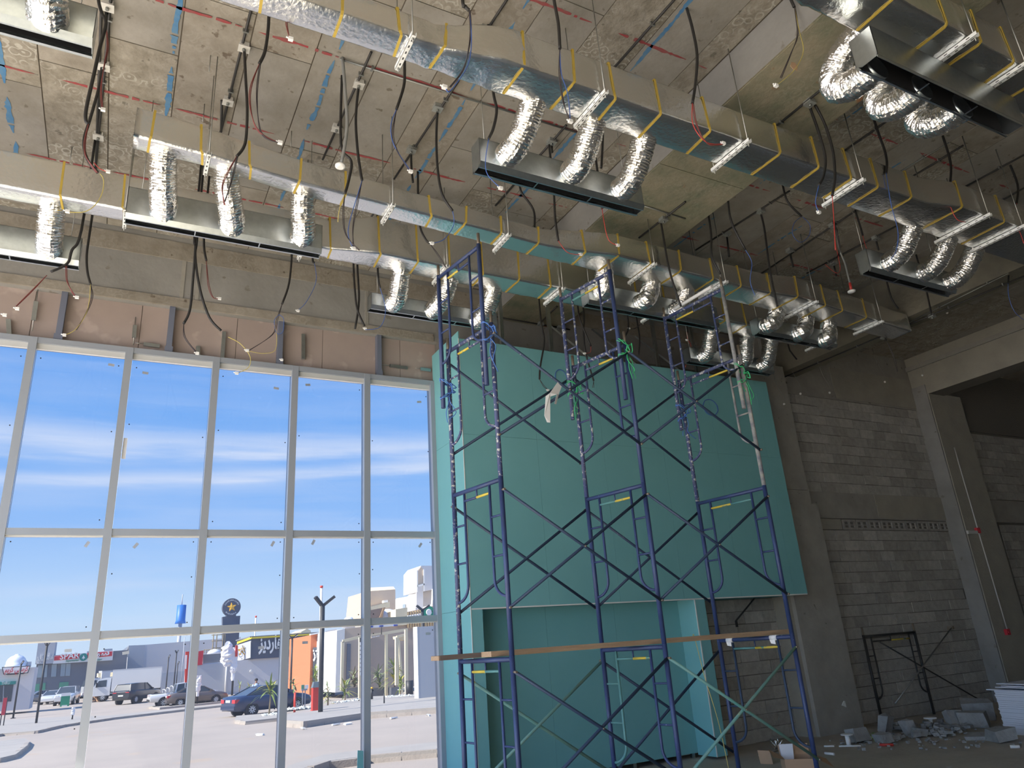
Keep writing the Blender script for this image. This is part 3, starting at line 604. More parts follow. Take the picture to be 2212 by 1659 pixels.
for n_, px in enumerate((((2110, 74),), ((2212, 142),))):
    hanger(D0, px, ('nearer the crumpled end', 'nearer the picture edge')[n_] + ', white slotted hanger under the top right duct')

# sheet metal slot plenums and their flexible ducts
def plenum(x0, x1, y, label, z0=6.03, z1=6.34, d=0.17, flip=False, rods=True, bl=0.05):
    root = thing('slot_plenum', label, 'plenum', ((x0 + x1) / 2, y + d / 2, z0), 'sheet metal slot plenums')
    s = -1 if flip else 1; t = 0.004; yb = y + d * s; ym = y + (d - 0.07) * s
    def B(a, b): return (min(a[0], b[0]), min(a[1], b[1]), a[2]), (max(a[0], b[0]), max(a[1], b[1]), b[2])
    MB().box(*B((x0, y, z0 + 0.055), (x1, y + t * s, z1))).build('front_panel', 'galv', root)
    MB().box(*B((x0, y, z1 - t), (x1, yb, z1))).build('top_panel', 'galv', root)
    MB().box(*B((x0, yb - t * s, z0 + 0.02), (x1, yb, z1))).build('back_panel', ['galv'], root)
    for x in (x0, x1 - t):
        MB().prism([(x, y, z0 + 0.05), (x, y + 0.05 * s, z0 + 0.015), (x, yb, z0 + 0.015), (x, yb, z1), (x, y, z1)], (t, 0, 0)).build('end_panel', 'galv', root)
    lip = MB().prism([(x0, y, z0 + 0.055), (x0, y - 0.012 * s, z0 + 0.05), (x0, y + 0.02 * s, z0), (x0, y + 0.035 * s, z0), (x0, y + 0.035 * s, z0 + 0.006), (x0, y + 0.012 * s, z0 + 0.05)], (x1 - x0, 0, 0))
    lip.build('front_lip', 'galv', root)
    MB().prism([(x0, yb, z0 + 0.03), (x0, yb - 0.6 * bl * s, z0), (x0, yb - bl * s, z0), (x0, yb - bl * s, z0 + 0.006), (x0, yb - 0.012 * s, z0 + 0.034)], (x1 - x0, 0, 0)).build('back_lip', 'galv', root)
    MB().box(*B((x0 + 0.005, y + 0.008 * s, z1 - 0.012), (x1 - 0.005, yb - 0.008 * s, z1 - 0.006))).box(*B((x0 + 0.005, yb - 0.012 * s, z0 + 0.06), (x1 - 0.005, yb - 0.007 * s, z1 - 0.012))).box(*B((x0 + 0.005, y + 0.007 * s, z0 + 0.06), (x1 - 0.005, y + 0.012 * s, z1 - 0.012))).build('black_inner_sheets', 'galvdark', root)  # black sheets standing just inside the plenum panels
    for k in (0.33, 0.66):
        x = x0 + (x1 - x0) * k; MB().box(*B((x, y + 0.02 * s, z0 + 0.004), (x + 0.012, yb - 0.03 * s, z0 + 0.01))).build('slot_spacer', 'galv', root)
    if rods:
        for x in (x0 + 0.12, x1 - 0.12):
            zt_ = 7.15 if 5.32 < x < 6.72 else (6.75 if x > 11.9 else ZC)
            MB().tube([(x, yb - 0.05 * s, z1 - 0.01), (x, yb - 0.05 * s, zt_)], 0.004, 6).build('rod', 'rod', root)
    return root
P = {}
P['a'] = plenum(-2.5, -0.52, 4.85, 'sheet metal slot plenum in the top left corner, black slot along its underside', 6.02, 6.36)
P['b'] = plenum(-2.6, -0.69, 8.4, 'sheet metal slot plenum at the far left, in front of the concrete edge beam', 6.07, 6.41)
P['c'] = plenum(-0.26, 1.70, 7.2, 'sheet metal slot plenum below the closed duct end, with three upright flexible ducts', 6.07, 6.43)
P['d'] = plenum(2.64, 4.56, 5.03, 'largest looking sheet metal slot plenum, hung below the topmost long duct', 6.02, 6.34)
P['e'] = plenum(2.65, 4.52, 8.4, 'sheet metal slot plenum behind the top of the left scaffold tower', 6.10, 6.33)
P['f'] = plenum(5.30, 7.65, 7.2, 'sheet metal slot plenum behind the middle scaffold tower', 6.06, 6.38)
P['h'] = plenum(8.50, 10.28, 7.2, 'sheet metal slot plenum above the right end of the green box', 6.09, 6.36)
P['i'] = plenum(8.25, 10.10, 5.05, 'sheet metal slot plenum hung alone at the right under the long top duct', 6.03, 6.35)
P['g'] = plenum(8.15, 10.1, 8.42, 'sheet metal slot plenum partly hidden behind the right scaffold tower', 6.04, 6.30)
P['j'] = plenum(5.0, 7.12, 2.745, 'sheet metal slot plenum tucked under the top right duct, wide black slot below', 6.04, 6.36, 0.20, flip=True, rods=False, bl=0.012)
def bez(p0, c1, c2, p3, n):
    p0, c1, c2, p3 = V(p0), V(c1), V(c2), V(p3)
    return [p0 * (1 - t) ** 3 + c1 * 3 * t * (1 - t) ** 2 + c2 * 3 * t * t * (1 - t) + p3 * t ** 3 for t in [i / n for i in range(n + 1)]]
def flex(path, label, seed, r=0.125):
    L = sum((b - a).length for a, b in zip(path, path[1:])); n = int(L / 0.0125); n += n % 2
    # resample evenly
    cum = [0]
    for a, b in zip(path, path[1:]): cum.append(cum[-1] + (b - a).length)
    pts = []; j = 0
    for i in range(n + 1):
        s = L * i / n
        while j < len(path) - 2 and cum[j + 1] < s: j += 1
        pts.append(path[j].lerp(path[j + 1], (s - cum[j]) / max(1e-6, cum[j + 1] - cum[j])))
    sides = 22; vs = []; t0 = (pts[1] - pts[0]).normalized(); u = t0.orthogonal().normalized()
    for i, p in enumerate(pts):
        t = (pts[min(n, i + 1)] - pts[max(0, i - 1)]).normalized(); u = (u - t * u.dot(t)).normalized(); w = t.cross(u)
        for k in range(sides):
            a = 2 * PI * k / sides; d = u * math.cos(a) + w * math.sin(a)
            f = r * (1.0 + (0.035 if i % 2 else -0.035) * (0.4 + 1.2 * abs(mnoise.noise(V((math.cos(a) * 1.5 + seed, math.sin(a) * 1.5, i * 0.13)))) * 1.6))
            f += r * 0.07 * mnoise.noise(V((math.cos(a) * 2.2, math.sin(a) * 2.2 + seed, i * 0.35))) + r * 0.06 * (0.5 - abs(mnoise.noise(V((math.cos(a) * 3.1 + seed, math.sin(a) * 3.1, i * 0.55)))))
            vs.append(p + d * f + t * (0.006 * mnoise.noise(V((a * 2, seed, i * 0.8)))))
    fs = [(i * sides + k, i * sides + (k + 1) % sides, (i + 1) * sides + (k + 1) % sides, (i + 1) * sides + k) for i in range(n) for k in range(sides)]
    fs.append(tuple(range(sides - 1, -1, -1))); mb = MB(); mb.add(vs, fs, 0, False)
    root = thing('flexible_duct', label, 'flexible duct', tuple(pts[0]), 'crinkled foil flexible ducts')
    mb.build('foil_sleeve', 'flex', root)
    a, b = pts[-2], pts[-1]; t = (b - a).normalized()
    MB().tube([b - t * 0.015, b + t * 0.03], r * 1.06, 20).build('collar', 'galv', root)
    return root
flexes = [
    ('c', D2, [(352, 345), (488, 378), (655, 425)], [(352, 455), (500, 487), (652, 512)], 'below the closed duct end'),
    ('d', D1, [(1158, 225), (1290, 266), (1400, 303)], [(1095, 338), (1232, 376), (1340, 412)], 'into the plenum under the topmost duct'),
    ('e', D3, [(868, 592), (972, 612), (1065, 632)], [(850, 655), (935, 670), (1032, 692)], 'behind the left scaffold tower top'),
    ('f', D2, [(1310, 590), (1415, 612), (1490, 628)], [(1298, 632), (1384, 655), (1458, 673)], 'behind the middle scaffold tower top'),
    ('h', D2, [(1690, 672), (1757, 685), (1805, 697)], [(1652, 705), (1722, 722), (1778, 735)], 'above the right end of the green box'),
    ('g', D3, [(1540, 716), (1618, 728), (1672, 737)], [(1518, 775), (1600, 787), (1645, 795)], 'behind the right scaffold tower'),
    ('i', D1, [(1978, 497), (2058, 520), (2115, 540)], [(1915, 570), (1990, 592), (2048, 610)], 'into the lone right hand plenum'),
    ('b', D3, [(112, 455)], [(107, 537)], 'at the far left in front of the edge beam'),
    ('a', D1, [(110, -66)], [(100, 58)], 'in the top left corner of the picture'),
]
ordn = ('left', 'middle', 'right'); sd = 1.0
for key, st, tops, ends, lab in flexes:
    py = P[key].location.y - 0.085
    for i, (tp, ep) in enumerate(zip(tops, ends)):
        x0 = xz(tp); yn, yf, zb, zt = lerp_station(st, x0); e_ = onY(ep[0], ep[1], py); zz = min(max(e_.z, 6.16), 6.26)
        p0 = (x0, yf - 0.03, zb + 0.11); p3 = (e_.x, py + 0.005, zz); gap = py - yf
        pth = bez(p0, (x0, yf + 0.17, zb + 0.05 - 0.16), (e_.x, py - 0.26, zz - 0.03), p3, 24)
        word = ordn[i] + ' one of three ' if len(tops) > 1 else ''
        flex(pth, (word + 'crinkled silver flexible duct ' + lab) if not word else word + 'crinkled silver flexible ducts ' + lab, sd); sd += 1.37
for i, (x, z) in enumerate(((5.28, 6.2), (5.90, 6.2), (6.5, 6.2))):       # these loop out of the far side and turn back into the plenum
    pth = bez((x + 0.05, 2.70, 6.66), (x + 0.05, 3.24, 6.66), (x, 3.30, 6.12), (x, 2.75, 6.20), 26)
    flex(pth, ordn[i] + ' one of three crinkled silver flexible ducts looping back under the top right duct', sd, 0.125); sd += 1.37
# ================================================================== scaffold towers
TOWERS = [(3.20, 7.21, 3.35, 6.37), (4.93, 7.19, 5.12, 6.33), (6.68, 7.20, 6.83, 6.18)]      # far leg x, y, near leg x, y
TNAME = ('left', 'middle', 'right'); TIER = ('bottom', 'second', 'third', 'topmost')
def scaffold_frame(fx, fy, nx, ny, z0, z1, label, mats, pins=True, group='scaffold frames of the three towers'):
    mleg_f, mleg_n, mbar, msub, minner = mats
    root = thing('scaffold', label, 'scaffold frame', ((fx + nx) / 2, (fy + ny) / 2, z0), group)
    F = lambda t, z: V((fx + (nx - fx) * t, fy + (ny - fy) * t, z))      # t: 0 far leg, 1 near leg
    R = 0.0255
    W = math.hypot(nx - fx, ny - fy); o = 0.20 / W
    for t, m in ((0, mleg_f), (1, mleg_n)):
        leg = MB().tube([F(t, z0), F(t, z1)], R, 12); leg.build('leg', m, root)
        if pins: MB().tube([F(t, z1 - 0.05), F(t, z1 + 0.14)], R * 0.72, 10).build('coupling_pin', 'pin', root)
    MB().tube([F(0, z1 - 0.03), F(1, z1 - 0.03)], R * 0.9, 10).build('top_bar', mbar, root)
    MB().tube([F(o, z1 - 0.13), F(0.5, z1 - 0.13)], 0.0135, 8, 0).tube([F(0.5, z1 - 0.13), F(1 - o, z1 - 0.13)], 0.0135, 8, 1).build('sub_bar', [msub[0], msub[1]], root)
    MB().tube([F(0.5, z1 - 0.04), F(0.5, z1 - 0.13)], 0.009, 6).build('spacer', mbar, root)
    H = z1 - z0
    for t, s in ((0, 1), (1, -1)):
        zj = z1 - min(1.16, H * 0.74); rj = 0.17; p = [F(t + s * o, z1 - 0.03), F(t + s * o, zj + rj)]
        for k in range(1, 7):
            a = k / 6 * PI / 2; p.append(F(t + s * o * (1 - 0.0) * (1 - (1 - math.cos(a)) * 0.98), zj + rj * (1 - math.sin(a))))
        MB().tube(p, 0.0148, 8).build('inner_upright', minner[0] if t == 0 else minner[1], root)
        for dz in (0.38, 0.77):
            MB().tube([F(t, z1 - dz), F(t + s * o, z1 - dz)], 0.011, 6).build('rung', minner[0] if t == 0 else minner[1], root)
    return root
bl = 'scblue'; wo_ = 'scworn'; wh = 'scwhite'; ye = 'scyellow'; gr = 'scgreen'
looks = {
    (0, 0): (bl, bl, bl, (ye, gr), (bl, bl)), (1, 0): (bl, bl, bl, (gr, ye), (gr, bl)), (2, 0): (bl, bl, bl, (gr, ye), ('brace', 'brace')),
    (0, 1): (wo_, bl, bl, (bl, ye), (bl, bl)), (1, 1): (bl, bl, bl, (gr, ye), (bl, bl)), (2, 1): (bl, bl, bl, (ye, gr), (bl, bl)),
    (0, 2): (wo_, wo_, wo_, (ye, wo_), (wo_, wo_)), (1, 2): (wo_, bl, wo_, (wo_, ye), (wo_, bl)), (2, 2): (wo_, wh, wo_, (wo_, ye), (wo_, wh)),
    (0, 3): (bl, bl, bl, (ye, bl), (bl, bl)), (1, 3): (wo_, bl, wo_, (gr, ye), (wo_, wo_)), (2, 3): (wo_, wh, wo_, (ye, wo_), (wo_, wo_)),
}
extra = {(0, 0): 'with a yellow and teal cross bar', (1, 0): 'with a half yellow cross bar', (2, 0): 'standing before the block wall', (0, 1): 'with one speckled leg', (1, 1): 'all blue', (2, 1): 'with a yellow cross bar',
         (0, 2): 'dark and speckled', (1, 2): 'half speckled', (2, 2): 'crusted with pale paint', (0, 3): 'bright blue', (1, 3): 'tied on with green rope', (2, 3): 'pale and splattered'}
for i, (fx, fy, nx, ny) in enumerate(TOWERS):
    for k in range(4):
        lab = 'blue scaffold frame, %s tier of %s tower, %s' % (TIER[k], TNAME[i], extra[(i, k)])
        if k < 3: scaffold_frame(fx, fy, nx, ny, 1.7 * k + (0.02 if k == 0 else 0.0), 1.7 * (k + 1), lab, looks[(i, k)])
        else: scaffold_frame(fx - 0.085, fy, nx - 0.095, ny, 4.37, 6.06, lab, looks[(i, k)])
for i, (fx, fy, nx, ny) in enumerate(TOWERS):                       # base plates
    for x, y, w in ((fx, fy, 'far'), (nx, ny, 'near')):
        root = thing('base_plate', 'square steel base plate under the %s leg of the %s scaffold tower' % (w, TNAME[i]), 'base plate', (x, y, 0), 'scaffold base plates')
        MB().box((x - 0.07, y - 0.07, 0), (x + 0.07, y + 0.07, 0.008)).build('plate', 'pin', root)
        MB().tube([(x, y, 0.008), (x, y, 0.019)], 0.026, 10).build('spigot', 'pin', root)
# cross braces: each pair of tubes riveted at the middle is one thing
def cross_brace(a0, a1, b0, b1, label, m1, m2, dy):
    a0, a1, b0, b1 = V(a0), V(a1), V(b0), V(b1); c = (a0 + a1) / 2
    root = thing('cross_brace', label, 'brace', tuple(c), 'cross braces of the scaffold')
    d = V((0, dy, 0))
    for p, q, m, s in ((a0, a1, m1, 0.0), (b0, b1, m2, 1.0)):
        t = (q - p).normalized()
        mb = MB().tube([p + d * s, q + d * s], 0.0162, 8)
        mb.build('brace_tube', m, root)
        for e_ in (p, q): MB().tube([e_ + d * s - V((0, 0.028, 0)), e_ + d * s + V((0, 0.028, 0))], 0.012, 6).build('locking_pin', 'pin', root)
    MB().tube([c - V((0, 0.03, 0)), c + V((0, 0.03, 0))], 0.009, 6).build('rivet', 'pin', root)
for bay in (0, 1):
    A, B = TOWERS[bay], TOWERS[bay + 1]
    for lv in range(3):
        zl, zh = 1.7 * lv + 0.43, 1.7 * lv + 1.56
        for w, side in ((0, 'far'), (1, 'near')):
            ax, ay = (A[0], A[1]) if w == 0 else (A[2], A[3]); bx, by = (B[0], B[1]) if w == 0 else (B[2], B[3])
            oy = 0.045 if w == 0 else -0.045
            m1 = m2 = 'brace'
            if lv == 0 and bay == 0 and w == 0: m1 = m2 = 'bracegreen'
            if lv == 0 and bay == 1 and w == 1: m1 = 'bracegreen'; m2 = 'bracegreen'
            col = 'turquoise painted' if m1 == 'bracegreen' else 'dark blue'
            cross_brace((ax, ay + oy, zh), (bx, by + oy, zl), (ax, ay + oy, zl), (bx, by + oy, zh),
                        '%s cross brace in the %s tier, %s side, between %s and %s towers' % (col, TIER[lv], side, TNAME[bay], TNAME[bay + 1]), m1, m2, 0.026 if w else -0.026)
# timber boards resting on the first tier
pz = 1.70
t = thing('scaffold_board', 'long light timber board laid across the scaffold above the bottom tier', 'board', (5.2, 6.72, pz))
MB().prism([(3.27, 6.64, pz), (7.20, 6.49, pz), (7.20, 6.71, pz), (3.27, 6.86, pz)], (0, 0, 0.05)).build('plank', 'wood', t)
MB().prism([(7.201, 6.49, pz + 0.002), (7.212, 6.49, pz + 0.002), (7.212, 6.71, pz + 0.002), (7.201, 6.71, pz + 0.002)], (0, 0, 0.046)).build('end_grain', 'wooddark', t)
t = thing('scaffold_board', 'short dark weathered timber board jutting from the left scaffold tower', 'board', (3.3, 6.95, pz))
MB().prism([(2.84, 6.88, pz), (3.98, 6.88, pz), (3.98, 7.09, pz), (2.84, 7.09, pz)], (0, 0, 0.045)).build('plank', 'wooddark', t)
MB().box((2.83, 6.885, pz + 0.002), (2.84, 7.085, pz + 0.042)).build('end_grain', 'wood', t)
# rope lashings round the doubled legs
def lashing(p, m, label, seed, drops=2, h=0.34):
    r = random.Random(seed); p = V(p); root = thing('rope_lashing', label, 'rope', tuple(p), 'rope lashings on the scaffold')
    pts = []
    for k in range(46):
        a = k * 0.62 + r.uniform(-0.2, 0.2); z = (math.sin(k * 0.31) * 0.5) * h * 0.55 + r.uniform(-0.02, 0.02)
        pts.append(p + V((math.cos(a) * 0.072 - 0.045, math.sin(a) * 0.04, z)))
    MB().tube(smooth_path(pts, 3), 0.0055, 5).build('wrap', m, root)
    for k in range(drops):
        q = p + V((r.uniform(-0.06, 0.04), r.uniform(-0.05, 0.02), -h * 0.2))
        tail = [q, q + V((r.uniform(-.03, .05), -.02, -.09)), q + V((r.uniform(-.05, .08), -.02, -.2)), q + V((r.uniform(-.05, .1), -.01, -r.uniform(.22, .38)))]
        MB().tube(smooth_path(tail, 5), 0.005, 5).build('loose_end', m, root)
    kn = q = p + V((0.02, -0.045, 0)); MB().tube(smooth_path([kn + V((r.uniform(-.05, .05), r.uniform(-.02, .02), r.uniform(-.07, .07))) for _ in range(9)], 4), 0.007, 5).build('knot', m, root)
T = TOWERS
lashing((T[1][2], T[1][3], 5.02), 'rope_g', 'green rope lashing high on the near leg of the middle tower', 1, 3)
lashing((T[1][0], T[1][1], 4.78), 'rope_g', 'green rope lashing on the far leg of the middle tower', 2, 3, 0.3)
lashing((T[2][2], T[2][3], 4.83), 'rope_g', 'green rope lashing on the near leg of the right tower', 3, 3, 0.44)
lashing((T[2][0], T[2][1], 4.62), 'rope_b', 'blue rope lashing on the far leg of the right tower', 4, 2, 0.4)
lashing((T[0][2], T[0][3], 4.98), 'rope_b', 'blue rope lashing on the near leg of the left tower', 5, 2, 0.42)
lashing((T[0][0], T[0][1], 4.60), 'rope_b', 'blue rope lashing on the far leg of the left tower', 6, 2, 0.42)
# torn paper on a brace and the pale tube along the right tower's top bar
Yp = 6.30
pp = [onY(x, y, Yp) for x, y in ((1207, 822), (1217, 829), (1209, 850), (1202, 873), (1196, 873), (1201, 853), (1188, 857), (1190, 912), (1184, 911), (1177, 897), (1178, 856), (1186, 850))]
mb = MB(); mb.prism([p + V((0, 0.02 * math.sin(i), 0)) for i, p in enumerate(pp)], (0, 0.003, 0))
tag(mb.build('torn_paper', 'paper'), 'torn strip of white paper hanging from a scaffold brace', 'paper')
x_, y0_, y1_ = 6.66, 6.28, 7.02
tag(MB().tube([(x_, y0_, 6.105), (x_ - 0.03, y1_, 6.105)], 0.024, 10).build('pale_tube', 'paper'), 'pale tube lying along the top bar of the right scaffold tower', 'tube')

cord = [onY(x, y, 6.75) for x, y in ((1499, 1372), (1509, 1410), (1523, 1465), (1551, 1556), (1573, 1655), (1577, 1672))]
cord[0].z = 1.76; tag(MB().tube(smooth_path([cord[0] + V((0, 0.02, -0.01))] + cord, 4), 0.004, 5).build('hanging_string', 'wyel'), 'thin pale string hanging from the light timber board', 'string')
for i, (x, y) in enumerate(((1566, 1380), (1692, 1367))):
    t_ = 0.12 if i == 0 else 0.72; fx, fy, nx, ny = TOWERS[2]; p = V((fx + (nx - fx) * t_, fy + (ny - fy) * t_, 1.67)); d = V((nx - fx, ny - fy, 0)).normalized()
    tag(MB().tube([p, p + d * 0.09], 0.031, 9).prism([p + V((-.02, 0, -.02)), p + d * 0.07 + V((-.02, 0, -.02)), p + d * 0.08 + V((-.03, 0, -.07)), p + d * 0.02 + V((-.03, 0, -.06))], (0.003, 0, 0)).build('tape_scrap', 'paper'), ('scrap of white tape on the bottom top bar of the right tower, far end', 'scrap of white tape on the bottom top bar of the right tower, near end')[i], 'tape')
# ================================================================== conduits on the ceiling
def tA(*p): return [(x / 2.962, y / 2.962) for x, y in p]
def tB(*p): return [(740 + x / 2.962, y / 2.962) for x, y in p]
def tC(*p): return [(1472 + x / 2.962, y / 2.962) for x, y in p]
def tD(*p): return [(x / 2.962, 500 + y / 2.962) for x, y in p]
def tE(*p): return [(740 + x / 2.962, 480 + y / 2.962) for x, y in p]
def tF(*p): return [(1472 + x / 2.962, 480 + y / 2.962) for x, y in p]
def tG(*p): return [(1180 + x / 4.096, 520 + y / 4.096) for x, y in p]
def zceil(x):
    return 7.15 if 5.32 < x < 6.72 else (6.75 if 11.9 < x < 12.42 else ZC)
def conduit(label, a, b, boxes=(), z=ZC, m='pipe', r=0.0135, pale=False, second=None, clips=True, group='conduits fixed to the ceiling'):
    A_, B_ = (onZ(*a, z), onZ(*b, z)) if not isinstance(a, Vector) else (a, b)
    zz = z - r - 0.012; A_ = V((A_.x, A_.y, zz)); B_ = V((B_.x, B_.y, zz)); t = (B_ - A_).normalized(); nrm = V((-t.y, t.x, 0))
    root = thing('ceiling_conduit', label, 'conduit', tuple((A_ + B_) / 2), group)
    MB().tube([A_, B_], r, 8).build('pipe', m, root)
    if second:
        C_ = onZ(*second[0], z); D_ = onZ(*second[1], z); C_.z = D_.z = zz; o = nrm * 0.05
        MB().tube([C_ + o, D_ + o], r, 8).build('pipe', m, root)
    L = (B_ - A_).length; k = 0.35
    while clips and k < L - 0.1:
        c = A_ + t * k; MB().bar(c - nrm * 0.028 - t * 0.008 + V((0, 0, 0.005)), c + nrm * 0.028 - t * 0.008 + V((0, 0, 0.005)), 0.018, r * 2 + 0.014).build('saddle_clip', 'gpipe', root); k += 0.9
    for q in boxes:
        c = onZ(*q, z) if not isinstance(q, Vector) else q
        bx = MB().box((c.x - 0.045, c.y - 0.045, z - 0.055), (c.x + 0.045, c.y + 0.045, z)).build('junction_box', 'jboxw' if pale else 'jbox', root)
        MB().box((c.x - 0.055, c.y - 0.05, z - 0.059), (c.x + 0.055, c.y + 0.05, z - 0.055)).build('box_lid', 'jboxw' if pale else 'jbox', bx)
        MB().tube([(c.x, c.y, z - 0.055), (c.x, c.y, z - 0.085)], 0.016, 8).build('gland', 'gpipe', bx)
    return root
a = tA((715, -60), (605, 1155)); conduit('pair of black conduits at the far left of the ceiling with three pale boxes', a[0], a[1], tA((692, 20), (668, 405), (632, 855)), pale=True, second=tuple(tA((690, 50), (640, 1155))))
a = tA((1615, 20), (1412, 835)); conduit('black conduit on the ceiling between the closed duct end and long top duct', a[0], a[1], tA((1563, 285), (1460, 632)), pale=True, second=tuple(tA((1450, 640), (1445, 840))))
a = (802, 108), (697, 341); conduit('black conduit on the ceiling behind the hanging detector', a[0], a[1], [(775, 176), (727, 272)], pale=True)
a = tB((1050, -15), (930, 168)); conduit('short black conduit entering a box at the top edge of the picture', a[0], a[1], tB((908, 178)))
a = tB((745, 500), (330, 1135)); conduit('black conduit beside the wide blue chalk line, with two grey boxes', a[0], a[1], tB((607, 675), (438, 945)))
a = tB((205, 1345), (118, 1485)); conduit('short black conduit seen between the two lower ducts left of the scaffold', a[0], a[1])
a = tE((830, 50), (730, 165)); conduit('short black conduit above the left scaffold tower', a[0], a[1])
a = tB((1430, 790), (978, 1306)); conduit('black conduit passing behind the plenum of the topmost duct', a[0], a[1], tB((1335, 893), (1128, 1150)))
a = tB((2125, -20), (1715, 445)); conduit('black conduit along the foot of the smooth beam side, top edge', a[0], a[1], tB((1715, 440)))
a = tC((1255, 262), (560, 832)); conduit('black conduit on the stained beam soffit with a box and two drops', a[0], a[1], tC((815, 640)), z=7.15)
a = tB((2192, 1280), (1895, 1512)); conduit('black conduit on the stained soffit between the two upper ducts', a[0], a[1], tB((2050, 1392)), z=7.15)
a = tC((260, 1085), (-5, 1305)); conduit('black conduit beyond the stained soffit, under the long top duct', a[0], a[1], tC((285, 1080)))
a = tE((1370, 530), (1262, 640)); conduit('short black conduit on the soffit end by the left scaffold tower', a[0], a[1], tE((1265, 640)), z=7.15)
a = tC((1395, 705), (1030, 962)); conduit('black conduit right of the stained soffit under the curled flexible ducts', a[0], a[1], tC((1030, 970)))
a = tC((1800, 920), (1435, 1145)); conduit('black conduit in shadow below the top right plenum', a[0], a[1], tC((1440, 1140)))
a = tC((1710, 905), (1345, 1120)); conduit('thin bright conduit parallel to the shaded black one', a[0], a[1], m='gpipe', r=0.008)
a = tC((2200, 975), (1780, 1203)); conduit('black conduit at the right edge crossing a red chalk line', a[0], a[1])
a = tC((2200, 1187), (2005, 1298)); conduit('short black conduit at the right picture edge', a[0], a[1])
a = tC((690, 1212), (90, 1592)); conduit('black conduit right of the beam with two drop boxes', a[0], a[1], tC((505, 1338), (290, 1482)))
a = tC((1110, 1340), (500, 1748)); conduit('black conduit in the dark bay above the middle duct', a[0], a[1], tC((965, 1430), (690, 1592)))
a = tC((1370, 1438), (800, 1740)); conduit('black conduit in the dark bay left of the lone right plenum', a[0], a[1], tC((1240, 1512), (970, 1672)))
a = tF((2200, 331), (590, 1012)); conduit('long black conduit along the deep dark beam at the right', a[0], a[1], tF((1600, 590), (1290, 725)), z=6.75)
a = tF((2090, 320), (1380, 672)); conduit('thin bright conduit beside the long one on the deep beam', a[0], a[1], m='gpipe', r=0.008, z=6.75)
conduit('black conduit running across the soffit end above the green box', V((5.34, 10.02, 7.15)), V((6.9, 10.05, 7.15)), [V((6.66, 10.03, 7.15))], z=7.15, clips=False)
a = tB((-15, 362), (1500, 842)); A_ = onZ(*a[0], ZC); B_ = onZ(*a[1], ZC)
conduit('long thin galvanised conduit running crosswise below the topmost duct', V((A_.x, 5.905, ZC)), V((B_.x, 5.905, ZC)), m='gpipe', r=0.011)
a = tB((1930, 1310), (2192, 1390)); conduit('thin galvanised conduit crossing the stained soffit', a[0], a[1], z=7.15, m='gpipe', r=0.010, clips=False)

# ------------------------------------------------------------------ dropped cables
def drop(label, sleeve, wires=(), conns=(), Y=None, z=None, grey=False, r=0.0145, up=True, group='cables hanging from the ceiling'):
    if Y is None:
        zc_ = z or ZC; p0 = onZ(*sleeve[0], zc_); Y = p0.y
    S_ = [onY(x, y, Y) for x, y in sleeve]
    if Y is not None and up and sleeve:
        top = zceil(S_[0].x) if z is None else z
        if S_[0].z < top - 0.02: S_.insert(0, V((S_[0].x, Y, top)))
        else: S_[0].z = min(S_[0].z, top)
    root = thing('hanging_cable', label, 'cable', tuple(S_[0]), group)
    if len(S_) > 1: MB().tube(smooth_path(S_, 5), r, 7).build('conduit_sleeve', 'greyflex' if grey else 'black', root)
    for k, (m, w) in enumerate(wires):
        for j in range(1 if len(w) < 2 else (2 if m in ('wmar', 'wblk') else 1)):
            W = [onY(x + j * 3.0 * math.sin(i * 1.3 + k), y, Y + 0.006 * j) for i, (x, y) in enumerate(w)]
            MB().tube(smooth_path(W, 6), 0.0042, 5).build('wire', m, root)
    for c in conns:
        p = onY(*c, Y); MB().box((p.x - 0.018, p.y - 0.014, p.z - 0.012), (p.x + 0.018, p.y + 0.014, p.z + 0.014)).tube([p + V((-0.02, 0, 0.004)), p + V((-0.034, 0, 0.01))], 0.007, 6).build('connector', 'conn', root)
    return root
drop('looped black cable hanging from the pale box, far left edge of the ceiling', tA((630, -25), (650, 80), (678, 150), (640, 300), (600, 480), (553, 690), (550, 770), (566, 792)), [('wmar', tA((566, 792), (540, 900), (545, 990), (590, 1060), (625, 1105)))], Y=5.75)
drop('second looped black cable at the far left, its end joining the first', tA((655, 405), (635, 550), (600, 680), (567, 790), (540, 880), (540, 960), (570, 1040), (625, 1105)), [('wred', tA((600, 1040), (640, 1080), (690, 1100))), ('wyel', tA((640, 1110), (662, 1150), (655, 1230), (610, 1310), (540, 1355), (440, 1358)))], tA((692, 1098), (432, 1353)))
drop('short cable with maroon wires ending in a clip against the black conduits', tA((682, 60), (678, 150)), [('wmar', tA((678, 150), (685, 300), (668, 400), (650, 560), (658, 690)))], tA((660, 702)))
drop('black cable between the top duct and the chalk lines with three dangling wires', tA((1722, 80), (1715, 200), (1695, 330), (1660, 407)), [('wmar', tA((1660, 407), (1600, 560), (1602, 700), (1650, 830), (1740, 893), (1788, 908))), ('wblk', tA((1660, 407), (1640, 600), (1660, 800), (1700, 880), (1780, 912)))], tA((1792, 913)), Y=5.2)
drop('thin maroon wires curling below the left part of the top duct', tA((1880, 0), (1868, 20)), [('wmar', tA((1868, 20), (1830, 120), (1840, 200), (1856, 240)))], tA((1860, 250)), Y=4.6)
drop('black cable dropping across the closed duct with wires over the second flexible duct', tA((1562, 290), (1572, 500), (1582, 700), (1575, 880), (1555, 950), (1515, 1000)), [('wmar', tA((1515, 1000), (1450, 1110), (1420, 1200), (1440, 1310))), ('wblk', tA((1515, 1000), (1480, 1150), (1440, 1290)))])
sd_ = drop('grey flexible conduit with a round white detector hanging over the closed duct', tA((2192, 370), (2210, 600), (2222, 780), (2208, 920), (2186, 1040)), grey=True, r=0.017)
